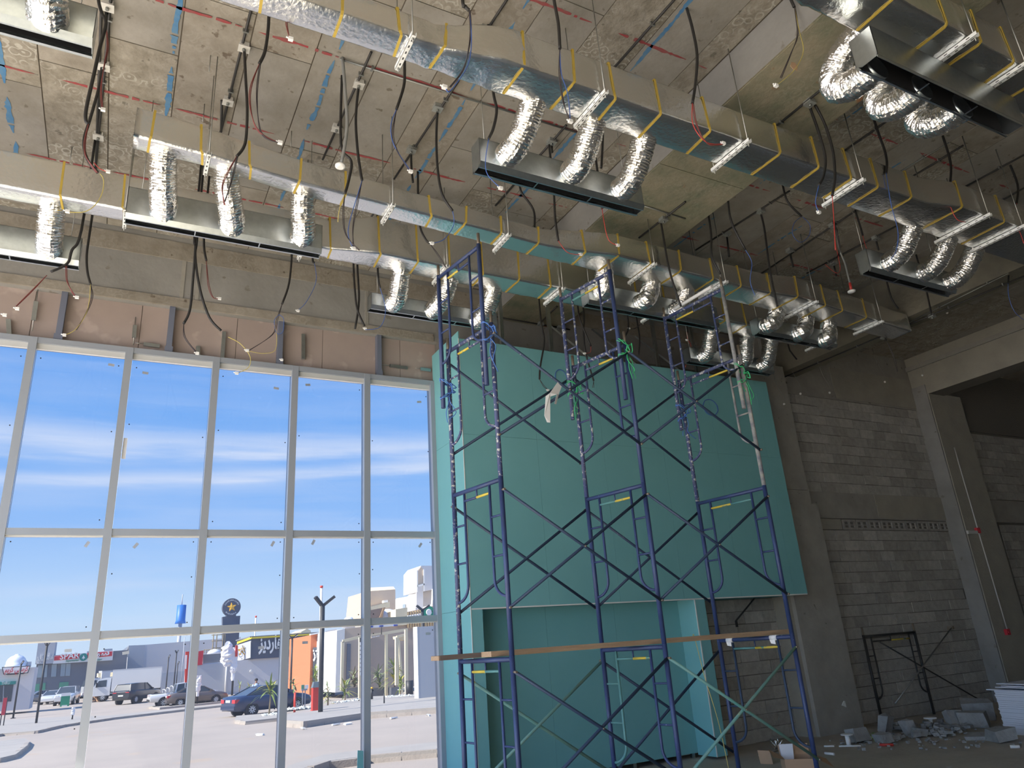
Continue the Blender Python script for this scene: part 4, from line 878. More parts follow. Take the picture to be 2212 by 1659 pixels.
dp = onY(*tA((2178, 1058))[0], sd_.location.y); MB().lathe(dp - V((0, 0, 0.03)), [(0.03, 0), (0.05, 0.012), (0.052, 0.03), (0.02, 0.04)], 16).build('smoke_detector', 'conn', sd_)
drop('black cable left of the detector hanging to the lower duct, pale and blue wires', tB((105, 535), (85, 750), (95, 950), (115, 1100), (125, 1155)), [('wblk', tB((125, 1155), (90, 1300), (65, 1450), (72, 1580))), ('wblue', tB((125, 1155), (45, 1420), (40, 1520), (70, 1590)))], tB((70, 1590)))
drop('black cable hanging in front of the middle duct with four thin wires', tB((-10, 920), (55, 1030), (40, 1150), (15, 1240)), [('wblk', tE((15, -180), (0, -60), (20, 80), (110, 180))), ('wyel', tB((15, 1240), (-20, 1340), (-30, 1420)))], Y=6.15)
drop('black cable below the first white hanger with a fan of thin wires', tB((397, 452), (390, 560), (345, 700)), [('wblk', tB((345, 700), (318, 850), (345, 960), (430, 1095))), ('wblue', tB((345, 700), (310, 800), (330, 930), (440, 1100)))], tB((436, 1098)), Y=5.35)
drop('long black cable with a blue tail beside the wide blue chalk line', tB((607, 695), (600, 900), (610, 1100), (640, 1250), (705, 1350)), [('wblue', tB((705, 1350), (710, 1440), (650, 1530), (575, 1557)))], tB((573, 1557)))
drop('short black cable dropping from the grey box behind the middle duct', tB((438, 960), (440, 1060), (450, 1168)))
drop('black cable with a blue tail at the left end of the largest plenum', tB((960, 560), (985, 700), (965, 820), (935, 888)), [('wblue', tB((935, 888), (915, 1030), (930, 1120), (1010, 1203)))], tB((1012, 1205)), Y=4.9)
drop('black cable with blue and dark wires over the second white hanger', tB((1350, -20), (1380, 150), (1390, 312)), [('wblk', tB((1390, 312), (1385, 480), (1410, 650), (1455, 765))), ('wblue', tB((1390, 312), (1400, 470), (1440, 600), (1458, 770)))], tB((1458, 777)), Y=3.95)
drop('black cable at the top edge with blue wires looping under the duct', tB((765, -25), (785, 40), (810, 66)), [('wblue', tB((810, 66), (825, 250), (800, 420), (690, 580), (660, 562))), ('wblk', tB((810, 66), (815, 230), (780, 430), (690, 560)))], tB((652, 558)), Y=3.9)
drop('short black cable between the first two flexible ducts of the largest plenum', tB((1335, 910), (1342, 975)))
drop('straight black cable behind the second flexible duct of the largest plenum', tB((1665, 860), (1655, 1075)), Y=5.6)
drop('black cable curling down from below the largest plenum to the middle duct', tB((1130, 1160), (1145, 1230), (1220, 1340), (1228, 1450), (1218, 1590)))
drop('black cable with a red wire below the middle of the largest plenum', tB((1350, 1212), (1360, 1400), (1380, 1540)), [('wred', tB((1380, 1540), (1440, 1615), (1530, 1630)))], tB((1525, 1628)), Y=6.2)
drop('single red wire with a white clip left of the stained soffit', tB((1655, 1290), (1658, 1310)), [('wred', tB((1658, 1310), (1670, 1400), (1700, 1530), (1755, 1570)))], tB((1762, 1570)), Y=5.7)
drop('black cable from the soffit box to the middle scaffold tower', tB((2035, 1410), (2060, 1560), (2085, 1700), (2120, 1830), (2165, 1960)), z=7.15)
drop('thin cable between middle and lower ducts above the left scaffold', tB((490, 1415), (530, 1530), (562, 1557)), [('wblk', tE((560, 140), (600, 200), (660, 290)))], Y=7.4)
drop('black cable in front of the beam ending in a red wire on the top duct', tC((20, -20), (70, 180), (100, 350), (90, 530), (70, 660)), [('wred', tC((70, 660), (75, 800), (160, 910), (265, 922))), ('wmar', tC((70, 660), (95, 800), (170, 920), (265, 925)))], tC((268, 918)), Y=3.9)
drop('black cable at the top right with yellow wires before the stained soffit', tC((690, -30), (722, 45)), [('wyel', tC((722, 45), (755, 200), (780, 330), (720, 450), (610, 545))), ('wblk', tC((722, 45), (740, 220), (700, 350), (640, 500)))], tC((605, 548)), Y=3.3)
drop('left black cable of the pair dropping from the soffit box, blue tail', tC((820, 680), (870, 820), (920, 1000), (910, 1120), (880, 1185)), [('wblue', tC((880, 1185), (858, 1290), (878, 1358)))], tC((880, 1360)), z=7.15)
drop('right black cable of the pair dropping from the soffit box, red tail', tC((855, 670), (920, 800), (970, 970), (982, 1130), (965, 1250)), [('wred', tC((965, 1250), (975, 1400), (985, 1600)))], z=7.15)
drop('black cable below the first curled flexible duct with a long blue wire', tC((1212, 700), (1260, 850), (1300, 960), (1315, 1040), (1310, 1108)), [('wblue', tC((1310, 1108), (1340, 1300), (1385, 1480), (1375, 1600), (1340, 1660)))])
drop('black cable with a red wire below the third curled flexible duct', tC((1672, 870), (1722, 1040), (1720, 1170), (1706, 1208)), [('wred', tC((1706, 1208), (1715, 1300), (1760, 1400), (1820, 1422)))])
drop('black cable with a red wire at the right end of the top right plenum', tC((2005, 840), (2080, 1010), (2150, 1180), (2145, 1300)), [('wred', tC((2145, 1300), (2140, 1400), (2192, 1560)))], Y=4.1)
drop('black cable from the conduit beyond the soffit ending in a blue tail', tC((285, 1095), (295, 1250), (320, 1420), (410, 1600)), [('wblue', tC((410, 1600), (450, 1680), (440, 1800), (470, 1890)))])
drop('black cable with a round blue wire loop in the dark bay', tC((648, 1185), (680, 1290), (770, 1385)), [('wblue', tC((770, 1385), (720, 1430), (712, 1500), (760, 1550), (815, 1510), (822, 1440), (775, 1388)))], Y=5.7)
drop('long straight black cable in the dark bay reaching the middle duct', tC((505, 1355), (530, 1460), (555, 1650), (580, 1800), (615, 1960)))
drop('short straight black cable beside the loop cable in the dark bay', tC((290, 1500), (305, 1642)))
drop('black cable at the soffit edge hanging over the middle duct straps', tC((168, 1345), (190, 1500), (195, 1640), (250, 1755)), Y=6.3)
drop('black cable with a red tail reaching the lone right plenum', tC((1110, 1345), (1145, 1450), (1160, 1508)), [('wred', tC((1160, 1508), (1185, 1590), (1235, 1665)))], tF((1240, 322)))
drop('short black cable in the dark bay, second from the lone plenum', tC((690, 1600), (716, 1708)))
drop('short black cable just left of the lone right plenum', tC((1240, 1520), (1262, 1600)))
drop('short black cable between red wire loop and lone plenum', tC((972, 1680), (992, 1765)))
drop('red and grey wires with a hanging red loop in the dark bay', tF((970, -20), (975, 10)), [('wred', tF((975, 10), (985, 130), (1015, 290), (990, 325), (920, 270))), ('wblk', tF((975, 10), (1010, 180), (960, 260)))], Y=6.1)
sd_ = drop('grey conduit with red collar and white detector in the dark bay', tF((985, 10), (1010, 170), (1045, 260), (1065, 340), (1078, 390)), grey=True, r=0.014, Y=6.25)
dp = onY(*tF((1088, 440))[0], 6.25); MB().lathe(dp, [(0.02, -0.03), (0.055, -0.02), (0.06, 0.0), (0.03, 0.012)], 16).build('smoke_detector', 'conn', sd_)
MB().tube([onY(*tF((1078, 388))[0], 6.25), dp + V((0, 0, 0.01))], 0.02, 8).build('red_collar', 'wred', sd_)
drop('black cable passing before the right end of the middle duct', tF((1310, 365), (1345, 490), (1387, 552)), Y=6.6)
drop('black cable hanging from the deep beam right of the middle duct end', tF((1565, 428), (1600, 592)), Y=6.3)
drop('black cable right of the lone plenum with a pale blue tail', tF((2068, 215), (2097, 300), (2090, 392)), [('wblue', tF((2090, 392), (2095, 480), (2130, 570), (2190, 625)))], Y=5.2)
drop('black cable from the deep beam near the last hanger with a thin tail', tF((1288, 665), (1310, 755)), [('wblk', tF((1310, 755), (1350, 850), (1380, 955)))], z=6.75)
drop('short black cable from the ceiling above the block wall', tF((885, 825), (910, 912)), Y=9.3)
drop('short curved black cable right of the hidden plenum', tF((683, 785), (705, 835), (738, 878)), Y=8.6)
drop('long black cable from the bottom duct crossing the fascia, pale wires', tD((575, 0), (555, 150), (560, 260), (580, 338)), [('wblk', tD((580, 338), (585, 420), (550, 520), (490, 630))), ('wyel', tD((580, 338), (560, 500), (490, 620), (415, 663)))], tD((412, 663)), Y=9.2)
drop('black cable crossing the far left plenum with maroon wires over the fascia', tD((520, -5), (460, 120), (430, 205), (325, 258)), [('wmar', tD((300, 280), (200, 380), (100, 480))), ('wmar', tD((420, 215), (425, 310), (460, 380), (490, 420)))], tD((110, 495), (30, 535), (492, 422)), Y=8.25)
drop('left black cable of the crossed pair before the glazing, ending high', tD((1245, 30), (1250, 100), (1235, 300), (1215, 500), (1175, 590)), [('wblk', tD((1175, 590), (1180, 680), (1260, 780)))], tD((1262, 780)), Y=8.3)
drop('right black cable of the crossed pair before the glazing, ending lower', tD((1262, 40), (1250, 160), (1280, 370), (1340, 550), (1415, 635)), [('wyel', tD((1460, 675), (1540, 720), (1600, 800), (1590, 870), (1520, 907)))], tD((1582, 762), (1515, 907)), Y=8.3)
drop('short black cable with maroon wires beside the crossed pair', tD((1305, 40), (1320, 187)), [('wmar', tD((1320, 187), (1330, 340), (1360, 420), (1402, 430)))], tD((1405, 430)), Y=8.5)
drop('black cable before the fascia with coiled blue and yellow wires', tD((1868, 140), (1850, 330), (1805, 465)), [('wblk', tD((1805, 465), (1770, 560), (1740, 660), (1590, 765))), ('wblue', tD((1790, 530), (1755, 570), (1770, 650), (1810, 640), (1815, 560), (1790, 535))), ('wyel', tD((1590, 765), (1680, 780), (1760, 760), (1770, 660), (1755, 600)))], tD((1803, 822), (1580, 762)), Y=9.4)
drop('short black cable with a curved blue wire before the edge beam', tD((2000, 165), (2012, 202)), [('wblue', tD((2012, 202), (2022, 320), (1960, 450), (1905, 505)))], tD((1907, 508)), Y=9.0)
drop('left of two black cables hanging before the edge beam by the left tower', tE((70, 275), (80, 450), (95, 560), (140, 665)), [], tE((145, 682)), Y=8.8)
drop('right of two black cables hanging before the edge beam by the left tower', tE((95, 275), (105, 500), (80, 682)), Y=8.85)
drop('black cable with a big blue loop before the plenum behind the left tower', tE((225, 305), (240, 420)), [('wblue', tE((240, 420), (275, 560), (240, 670), (145, 687)))], Y=8.2)
drop('black cable before the green box top left of the middle tower', tE((1270, 640), (1290, 760), (1265, 920), (1260, 1005)), [('wblk', tE((1260, 1005), (1285, 1050), (1312, 1072)))], tE((1314, 1075)), z=7.15, Y=9.0)
drop('black cable before the green box behind the middle tower', tG((280, 590), (300, 700), (395, 935)), [('wred', tG((395, 935), (390, 985), (345, 998)))], tG((340, 998)), Y=8.9)
drop('black cable hanging low before the green box behind the middle tower', tG((335, 690), (330, 800), (350, 1000), (420, 1240)), [('wblk', tG((420, 1240), (410, 1300)))], Y=8.95)
drop('short dark cable with a white clip behind the middle tower top', tG((720, 670), (725, 780), (695, 850)), [('wblk', tG((725, 780), (780, 775), (830, 740)))], tG((733, 778)), Y=8.9)
drop('black cable in the gap above the green box right of the middle tower', tG((800, 690), (825, 860), (815, 1010)), Y=8.95)
drop('red wire with a white clip left of the right scaffold tower top', tG((1245, 770), (1245, 800)), [('wred', tG((1245, 800), (1250, 870), (1280, 940), (1230, 1120)))], tG((1245, 880)), Y=8.7)
for i, (q, y) in enumerate(((tF((762, 1098))[0], 9.6), (tF((948, 1092))[0], 9.6), (tF((1302, 1022))[0], 9.6), (tF((1542, 980))[0], 9.4), (tF((1700, 580))[0], 7.5), (tF((1756, 780))[0], 9.0), (tF((658, 1165))[0], 9.45))):
    p = onY(*q, y); top = zceil(p.x)
    root = thing('hanging_wire', ('first', 'second', 'third', 'fourth', 'fifth', 'sixth', 'seventh')[i] + ' of the thin wires with white clips hanging near the block wall', 'wire', (p.x, p.y, p.z), 'thin wires near the block wall')
    MB().tube(smooth_path([(p.x - 0.15, y, top), (p.x - 0.12, y, p.z + 0.5), (p.x + 0.05, y, p.z + 0.15), (p.x, y, p.z)], 6), 0.0035, 5).build('wire', 'greyflex', root)
    MB().lathe(p - V((0, 0, 0.02)), [(0.012, 0), (0.022, 0.012), (0.022, 0.035), (0.008, 0.045)], 10).build('connector', 'conn', root)
# short rods sticking out of the slab near the edge beam
for i, q in enumerate(((22, 462), (151, 475), (280, 500), (455, 120), (442, 225), (156, 318), (630, 283), (724, 470), (660, 500))):
    p = onZ(*q, ZC); tag(MB().tube([(p.x, p.y, ZC), (p.x, p.y, ZC - rnd.uniform(0.14, 0.24))], 0.005, 6).build('threaded_rod', 'rod'), 'short bare threaded rod in the slab ' + ('at the left picture edge above the edge beam', 'second from the left above the edge beam', 'by the hanger left of the lower plenum', 'above the closed duct, upper of two', 'above the closed duct, lower of two', 'above the far left duct beside the chalk line', 'behind the third upright flexible duct', 'above the glazing duct, right of its jog', 'above the glazing duct, left of its jog')[i], 'rod', 'bare threaded rods in the slab')
q = tC((720, 420))[0]; p = onY(*q, 3.3); 
mb = MB().prism([p + V(k) for k in ((-0.05, 0, -0.02), (-0.02, 0, -0.05), (0.03, 0, -0.045), (0.05, 0, 0.0), (0.03, 0, 0.045), (-0.02, 0, 0.035))], (0, 0.004, 0))
tag(mb.build('paper_tag', 'card'), 'torn brown paper tag caught on the yellow wires at the top right', 'paper')
# ================================================================== things on the hall floor
def chunk(mb, c, s, r, mi=0, flat=1.0):
    """an irregular broken piece"""
    c = V(c); rot = Matrix.Rotation(r.uniform(0, 6.28), 3, 'Z') @ Matrix.Rotation(r.uniform(-0.4, 0.4), 3, 'X')
    q = [V((x * s[0] * r.uniform(0.7, 1.1), y * s[1] * r.uniform(0.7, 1.1), z * s[2] * r.uniform(0.75, 1.1))) for x, y, z in ((-.5, -.5, -.5), (.5, -.5, -.5), (.5, .5, -.5), (-.5, .5, -.5), (-.5, -.5, .5), (.5, -.5, .5), (.5, .5, .5), (-.5, .5, .5))]
    q = [rot @ p for p in q]; zm = min(p.z for p in q); q = [p + V((c.x, c.y, c.z - zm)) for p in q]
    return mb.add(q, [(0, 3, 2, 1), (4, 5, 6, 7), (0, 1, 5, 4), (1, 2, 6, 5), (2, 3, 7, 6), (3, 0, 4, 7)], mi)
# open cardboard carton
bx = thing('cardboard_box', 'open brown cardboard box with raised flaps at the bottom edge of the picture', 'box', (7.7, 7.25, 0))
z1 = 0.27; A = V((7.40, 7.17, 0)); B_ = V((7.66, 6.92, 0)); back = V((0.24, 0.30, 0)); u = V((0, 0, z1))
MB().prism([A, B_, B_ + u, A + u], V((0.004, 0.005, 0))).build('front_side', 'card', bx)
MB().prism([A + back, B_ + back, B_ + back + u, A + back + u], V((0.004, 0.005, 0))).build('back_side', 'card', bx)
MB().prism([A, A + back, A + back + u, A + u], V((0.005, -0.004, 0))).build('left_side', 'card', bx)
MB().prism([B_, B_ + back, B_ + back + u, B_ + u], V((0.005, -0.004, 0))).build('right_side', 'card', bx)
MB().prism([A, B_, B_ + back, A + back], V((0, 0, 0.005))).build('bottom', 'card', bx)
MB().prism([A + back + u, B_ + back + u, B_ + back * 1.15 + u * 1.42, A + back * 1.10 + u * 1.38], V((0.004, 0.005, 0))).build('flap', 'card', bx)
MB().prism([A + u, A + back + u, A + back + u * 1.25 - V((0.10, -0.08, 0)), A + u * 1.12 - V((0.12, -0.05, 0))], V((0.004, 0.005, 0))).build('flap', 'card', bx)
MB().prism([B_ + u, B_ + back + u, B_ + back + u * 0.75 + V((0.16, -0.10, 0)), B_ + u * 0.6 + V((0.17, -0.1, 0))], V((0.004, 0.005, 0.004))).build('flap', 'card', bx)
bag = MB().prism([A + back * 0.7 + V((0.02, -0.02, 0.02)), A + back * 0.7 + V((0.10, -0.09, 0.02)), A + back * 0.75 + V((0.125, -0.11, 0.40)), A + back * 0.7 + V((0.0, 0.0, 0.40))], (0.02, 0.03, 0))
tag(bag.build('plastic_bag', 'film'), 'clear white plastic bag standing in the open cardboard box', 'bag')
c = onZ(1643, 1650, 0); d = onZ(1670, 1651, 0)
tag(MB().prism([c, d, d + V((0.03, 0.05, 0.16)), c + V((0.03, 0.05, 0.165))], (0.01, 0.012, 0)).build('cardboard_piece', 'card'), 'small square of brown cardboard leaning left of the open box', 'cardboard')
c = onZ(1745, 1645, 0); q = onZ(1800, 1640, 0)
# white boards stacked at the right edge
p0 = onZ(2171, 1585, 0); dv = V((-0.2, -1, 0)).normalized(); nb = V((1, -0.2, 0)).normalized()
st_ = thing('board_stack', 'tall stack of white insulation boards at the right edge of the picture', 'board stack', tuple(p0 + dv * 1.2 + nb * 0.6))
mb = MB(); r = random.Random(3)
for k in range(22):
    o = p0 + dv * r.uniform(-0.006, 0.01) + nb * r.uniform(0, 0.02) + V((0, 0, 0.028 * k)); mb.prism([o, o + dv * 2.4, o + dv * 2.4 + nb * 1.2, o + nb * 1.2], (0, 0, 0.0262))
s_ = mb.build('stacked_boards', 'gypsumwhite', st_); s_['kind'] = 'stuff'
for k, (dx, dz) in enumerate(((-0.13, 0.617), (0.02, 0.655), (0.10, 0.672), (0.0, 0.70))):
    o = p0 + dv * dx + nb * (0.03 * k) + V((0, 0, dz)); MB().prism([o, o + dv * 2.4, o + dv * 2.4 + nb * 1.2, o + nb * 1.2], (0, 0, 0.013)).build('loose_board', 'gypsumwhite', st_)
# rubble along the block wall
r = random.Random(12)
def piece(name, label, cat, px, s, m='rubble', tilt=None, group=None):
    p = onZ(px[0], px[1], 0); mb = MB(); chunk(mb, (p.x, p.y, 0.0), s, r); return tag(mb.build(name, m), label, cat, group)
piece('broken_block', 'broken concrete block lying against the foot of the column', 'block', (1857, 1604), (0.34, 0.22, 0.19))
piece('concrete_block_loose', 'upright pale concrete block standing in the rubble', 'block', (1918, 1588), (0.22, 0.18, 0.30))
piece('broken_block', 'flat broken block under the upright pale one', 'block', (1910, 1606), (0.30, 0.2, 0.14))
piece('broken_block', 'leaning block fragment right of the upright pale block', 'block', (1967, 1591), (0.16, 0.16, 0.24))
piece('broken_block', 'large whole block tipped on its side at the right end of the rubble', 'block', (2105, 1572), (0.46, 0.24, 0.24))
piece('broken_block', 'triangular block fragment beside the tipped block', 'block', (2067, 1572), (0.26, 0.14, 0.25))
piece('broken_block', 'rear block half hidden behind the tipped block', 'block', (2120, 1556), (0.5, 0.3, 0.33))
piece('broken_block', 'low rounded slab in the middle of the rubble heap', 'block', (1985, 1592), (0.28, 0.2, 0.13))
piece('plaster_shard', 'jagged grey shard near the white board stack', 'shard', (2165, 1602), (0.38, 0.3, 0.16))
piece('plaster_shard', 'flat grey shard in front of the tipped block', 'shard', (2120, 1597), (0.4, 0.3, 0.06))
for i, (x0, y0, x1, y1, n) in enumerate(((1930, 1590, 2110, 1575, 120), (1800, 1612, 2200, 1605, 70))):
    mb = MB()
    for k in range(n):
        t = r.random(); x = x0 + (x1 - x0) * t + r.uniform(-15, 15); y = y0 + (y1 - y0) * t + r.uniform(-14, 12); p = onZ(x, y, 0); s = r.uniform(0.03, 0.13) if i == 0 else r.uniform(0.02, 0.06)
        chunk(mb, (p.x, min(p.y, 9.75), r.uniform(0, 0.05) if i == 0 else 0.0), (s, s * r.uniform(.6, 1), s * r.uniform(.3, .8)), r)
    tag(mb.build('rubble', 'rubble'), ('heap of broken block rubble at the foot of the block wall', 'scatter of small crumbs across the floor before the rubble heap')[i], 'rubble', None, 'stuff')
p = onZ(1834, 1611, 0); t = thing('cable_spool', 'small white plastic spool standing before the column foot', 'spool', tuple(p))
MB().lathe(p, [(0.035, 0), (0.035, 0.15)], 14).build('core', 'paper', t); MB().lathe(p + V((0, 0, 0.15)), [(0.09, 0), (0.09, 0.012)], 18).build('flange', 'paper', t); MB().lathe(p, [(0.05, 0), (0.05, 0.008)], 14).build('foot', 'paper', t)
p = onZ(2014, 1572, 0) + V((0, 0, 0)); t = thing('cable_spool', 'pale spool poking out on top of the rubble heap', 'spool', tuple(p))
MB().lathe(p, [(0.03, 0), (0.03, 0.14)], 14).build('core', 'paper', t); MB().lathe(p + V((0, 0, 0.14)), [(0.1, 0), (0.1, 0.02)], 18).build('flange', 'paper', t)
for i, (a, b, m, rr, lab) in enumerate((((1780, 1612), (1802, 1612), 'paper', 0.012, 'white stick lying left of the spool on the floor'), ((1812, 1612), (1860, 1611), 'paper', 0.012, 'white stick lying beside the spool foot'), ((1640, 1632), (1682, 1620), 'rod', 0.016, 'grey pipe lying behind the open cardboard box'), ((1782, 1627), (1802, 1629), 'paper', 0.018, 'white offcut on the floor right of the cardboard box'), ((2182, 1613), (2203, 1613), 'paper', 0.02, 'white strip lying in front of the board stack'), ((1900, 1609), (1930, 1609), 'wred', 0.02, 'red strip lying in front of the upright block'))):
    p, q = onZ(*a, rr), onZ(*b, rr); tag(MB().tube([p, q], rr, 8).build('floor_stick', m), lab, 'stick')
mb = MB(); p = onZ(1683, 1622, 0)
for k in range(16):
    a, h = r.uniform(0, 6.28), r.uniform(0.05, 0.2); mb.tube([p + V((r.uniform(-.05, .05), r.uniform(-.05, .05), 0)), p + V((math.cos(a) * 0.12, math.sin(a) * 0.12, h))], 0.009, 5)
tag(mb.build('foil_scrap', 'flex'), 'crumpled bunch of shiny metal scraps behind the cardboard box', 'scrap')
p = onZ(1895, 1602, 0); mb = MB()
for k in range(40):
    a = r.uniform(0, 6.28); q = p + V((math.cos(a) * r.uniform(0, .12), math.sin(a) * r.uniform(0, .08), r.uniform(0.0, .12))); w = V((r.uniform(-.03, .03), r.uniform(-.03, .03), r.uniform(0, .03)))
    mb.add([q, q + w, q + w * 0.6 + V((0, 0, .03))], [(0, 1, 2)])
tag(mb.build('green_weed', 'leaf'), 'small tuft of green weed left of the upright block', 'weed')
for q in ((1822, 1523),):
    p = onY(*q, 9.49); tag(MB().prism([p + V((-.05, 0, 0)), p + V((.05, 0, -.04)), p + V((.045, 0, .06)), p + V((0.02, 0, .065))], (0, -0.012, 0)).build('plaster_daub', 'bead'), 'white triangular daub stuck on the concrete column', 'daub')
# old scaffold frame leaning on the block wall
ang = 0.0
fr = scaffold_frame(12.62, 9.72, 14.15, 9.72, 0.0, 1.52, 'old rusty scaffold frame with a cross brace leaning on the block wall', ('pipe', 'pipe', 'pipe', ('pipe', 'scyellow'), ('pipe', 'pipe')), pins=True, group=None)
for (a, b, m) in (((12.95, 9.66, 1.38), (15.7, 9.62, 0.05), 'pipe'), ((12.95, 9.62, 0.30), (15.2, 9.60, 1.52), 'gpipe')):
    MB().tube([a, b], 0.014, 8).build('brace_tube', m, fr)
    MB().box((b[0] - 0.03, 9.57, b[2] - 0.03), (b[0] + 0.03, 9.68, b[2] + 0.03)).build('brace_end', 'pin', fr)
# thin conduit and red alarm boxes on the far right column
a, b = onY(2113, 1146, 9.46), onY(2177, 1365, 9.46)
t = thing('alarm_conduit', 'thin white conduit linking two red boxes on the dark corner column', 'conduit', tuple((a + b) / 2))
MB().tube([a + V((-0.02, 0, 1.9)), a, b], 0.014, 8).build('pipe', 'aluw', t)
for p in (a, b): MB().box((p.x - 0.06, 9.44, p.z - 0.06), (p.x + 0.06, 9.5, p.z + 0.06)).lathe((p.x, 9.44, p.z), [(0.03, 0), (0.03, 0.012)], 10, axis=(0, -1, 0)).build('red_box', 'signred', t)
MB().bar(a + V((-0.42, 0, -0.04)), a + V((-0.06, 0, -0.04)), 0.04, 0.07, (0, 0, 1)).build('bracket', 'aluw', t)
p = onZ(2011, 1570, 0.0); 
# rod leaning in the opening under the box, and the coil left on the green board
a, b = onY(1590, 1341, 9.6), onY(1640, 1290, 9.6); tag(MB().tube([a, V((b.x, 9.72, ZS - 0.01))], 0.014, 8).bar(a - V((0, 0, .10)), a, 0.03, 0.03, (1, 0, 0)).build('hanging_pipe', 'pipe'), 'thin dark pipe slanting down from the overhanging box', 'pipe')
c = onY(1535, 880, 9.13); t = tag(MB().tube([c + V((0.17 * math.cos(k * PI / 12) * (1 + 0.03 * math.sin(k * 1.7)), 0, 0.15 * math.sin(k * PI / 12))) for k in range(26)], 0.008, 6).build('blue_wire_coil', 'wblue'), 'ring of blue wire hung on the face of the green box', 'wire coil')
c = onY(1212, 815, 9.13); tag(MB().tube([c + V((0.11 * math.cos(k * PI / 12), 0, 0.13 * math.sin(k * PI / 12))) for k in range(26)], 0.007, 6).build('blue_wire_coil', 'wblue'), 'small ring of blue wire on the green box behind the torn paper', 'wire coil')
# ================================================================== the street outside
def poly_ground(name, pts, h, m, label, cat, depth=None, kerb=True):
    P_ = [onG(*q) for q in pts]
    return P_
def kerbed(name, label, edge_px, inner_px, h, kw=0.16, stone=1.0):
    """paved island: kerb stones along the street edge, slab behind"""
    E_ = [onG(*q) for q in edge_px]; I_ = [onG(*q) for q in inner_px]
    root = tag(thing(name, label, 'pavement', tuple(E_[0])), kind='structure')
    up = V((0, 0, h)); MB().hexa([p - V((0, 0, 0.1)) for p in E_ + I_], [p + up * 0.97 for p in E_ + I_]).build('paving', 'pave', root)
    for a, b in zip(E_, E_[1:]):
        L = (b - a).length; t = (b - a) / L; n = V((-t.y, t.x, 0)); k = 0
        if n.dot(I_[0] - a) < 0: n = -n
        nst = max(1, int(round(L / stone)))
        for i in range(nst):
            s0, s1 = L * i / nst + 0.012, L * (i + 1) / nst - 0.012; j = rnd.uniform(-0.012, 0.012)
            p, q = a + t * s0, a + t * s1
            MB().hexa([p - n * 0.02, q - n * 0.02, q + n * kw, p + n * kw], [p + up + n * 0.015 + V((0, 0, j)), q + up + n * 0.015 + V((0, 0, j)), q + n * kw + up + V((0, 0, j)), p + n * kw + up + V((0, 0, j))]).build('kerb_stone', 'kerb', root)
    return root
kerbed('pavement_far', 'pavement with long concrete kerb running up to the grey wall across the street', [(613, 1570), (655, 1573), (700, 1566), (781, 1554), (944, 1541), (1100, 1528)], [(1100, 1500), (800, 1513), (660, 1545), (612, 1556)], 0.24)
kerbed('planting_island', 'rounded planting island with a young palm behind the navy car', [(507, 1563), (530, 1566), (602, 1558)], [(602, 1545), (560, 1549), (510, 1553)], 0.15)
kerbed('median_island', 'long low kerbed median crossing the car park at the left', [(-40, 1597), (0, 1591), (74, 1585), (135, 1571), (236, 1556), (404, 1536), (520, 1523)], [(520, 1521), (404, 1532), (236, 1550), (140, 1552), (0, 1560), (-40, 1562)], 0.14)
kerbed('corner_island', 'corner of a paved island at the lower left edge of the window', [(-60, 1654), (0, 1648), (32, 1640), (58, 1620), (64, 1610)], [(52, 1602), (0, 1608), (-60, 1616)], 0.15, stone=0.8)
kerbed('near_kerb', 'nearest kerb just outside the glazing beside the green box', [(620, 1690), (700, 1662), (790, 1650), (945, 1636), (1150, 1618)], [(1150, 1602), (945, 1617), (790, 1634), (700, 1646), (620, 1672)], 0.16)
kerbed('divider_kerb', 'low parking divider in front of the pickup', [(322, 1531), (345, 1533), (402, 1527), (500, 1517)], [(500, 1514), (402, 1522), (345, 1528), (322, 1527)], 0.14)

def extr(px, Y, d, m, name, root, dy=0.0):
    return MB().prism([onY(x, y, Y + dy) for x, y in px], (0, d, 0)).build(name, m, root)
def rect(x0, y0, x1, y1): return [(x0, y0), (x1, y0), (x1, y1), (x0, y1)]
def para(tl, tr, br, bl_): return [bl_, br, tr, tl]
def bld(name, label, Y, px, cat='building', group=None):
    p = onY(px[0], px[1], Y); return thing(name, label, cat, tuple(p), group)
HS = 1.0
def lettering(body, px0, px1, h, Y, m, root, name='lettering', depth=0.06, bold=0.0):
    h *= HS; depth *= HS
    a, b = onY(*px0, Y), onY(*px1, Y); d = b - a
    t = text_mb(body, h, a, (d.x, 0, d.z), V((-d.z, 0, d.x)), depth, bold, width=d.length); return t.build(name, m, root)
# --- left: white drive-through building
Y = 84; HS = 1.4
b = bld('drive_through', 'white drive-through restaurant with red script sign and teal canopy at the far left', Y, (40, 1530))
extr([(-120, 1545), (62, 1532), (76, 1441), (-120, 1452)], Y, 4, 'wlight', 'walls', b)
extr([(-120, 1480), (35, 1471), (33, 1478), (-120, 1487)], Y, 0.25, 'signteal', 'canopy', b, -0.26)
lettering('THRU', (3, 1479.5), (21, 1477.5), 0.26, Y - 0.3, 'signwhite', b, depth=0.03)
extr([(-120, 1524), (24, 1515), (29, 1479), (-120, 1488)], Y, 0.1, 'glassdark', 'window', b, -0.1)
for x in (6, -40): extr([(x - 1, 1522), (x + 1, 1522), (x + 3, 1481), (x + 1, 1481)], Y, 0.1, 'alu', 'window_bar', b, -0.14)
s = extr([(4, 1441), (66, 1438), (60, 1454), (54, 1454), (50, 1456), (16, 1458), (11, 1456), (7, 1457)], Y, 0.3, 'lampblack', 'sign_board', b, -0.5)
extr([(6, 1442.5), (64, 1439.5), (59, 1452.5), (9, 1455.5)], Y, 0.05, 'signwhite', 'sign_face', b, -0.56)
lettering('كرسبي كريم', (10, 1452.5), (60, 1449.5), 0.42, Y - 0.6, 'signred', b, depth=0.03, bold=0.01)
tk = bld('water_tank', 'pale ribbed domed water tank on the white drive-through roof', Y + 3, (33, 1442), 'tank')
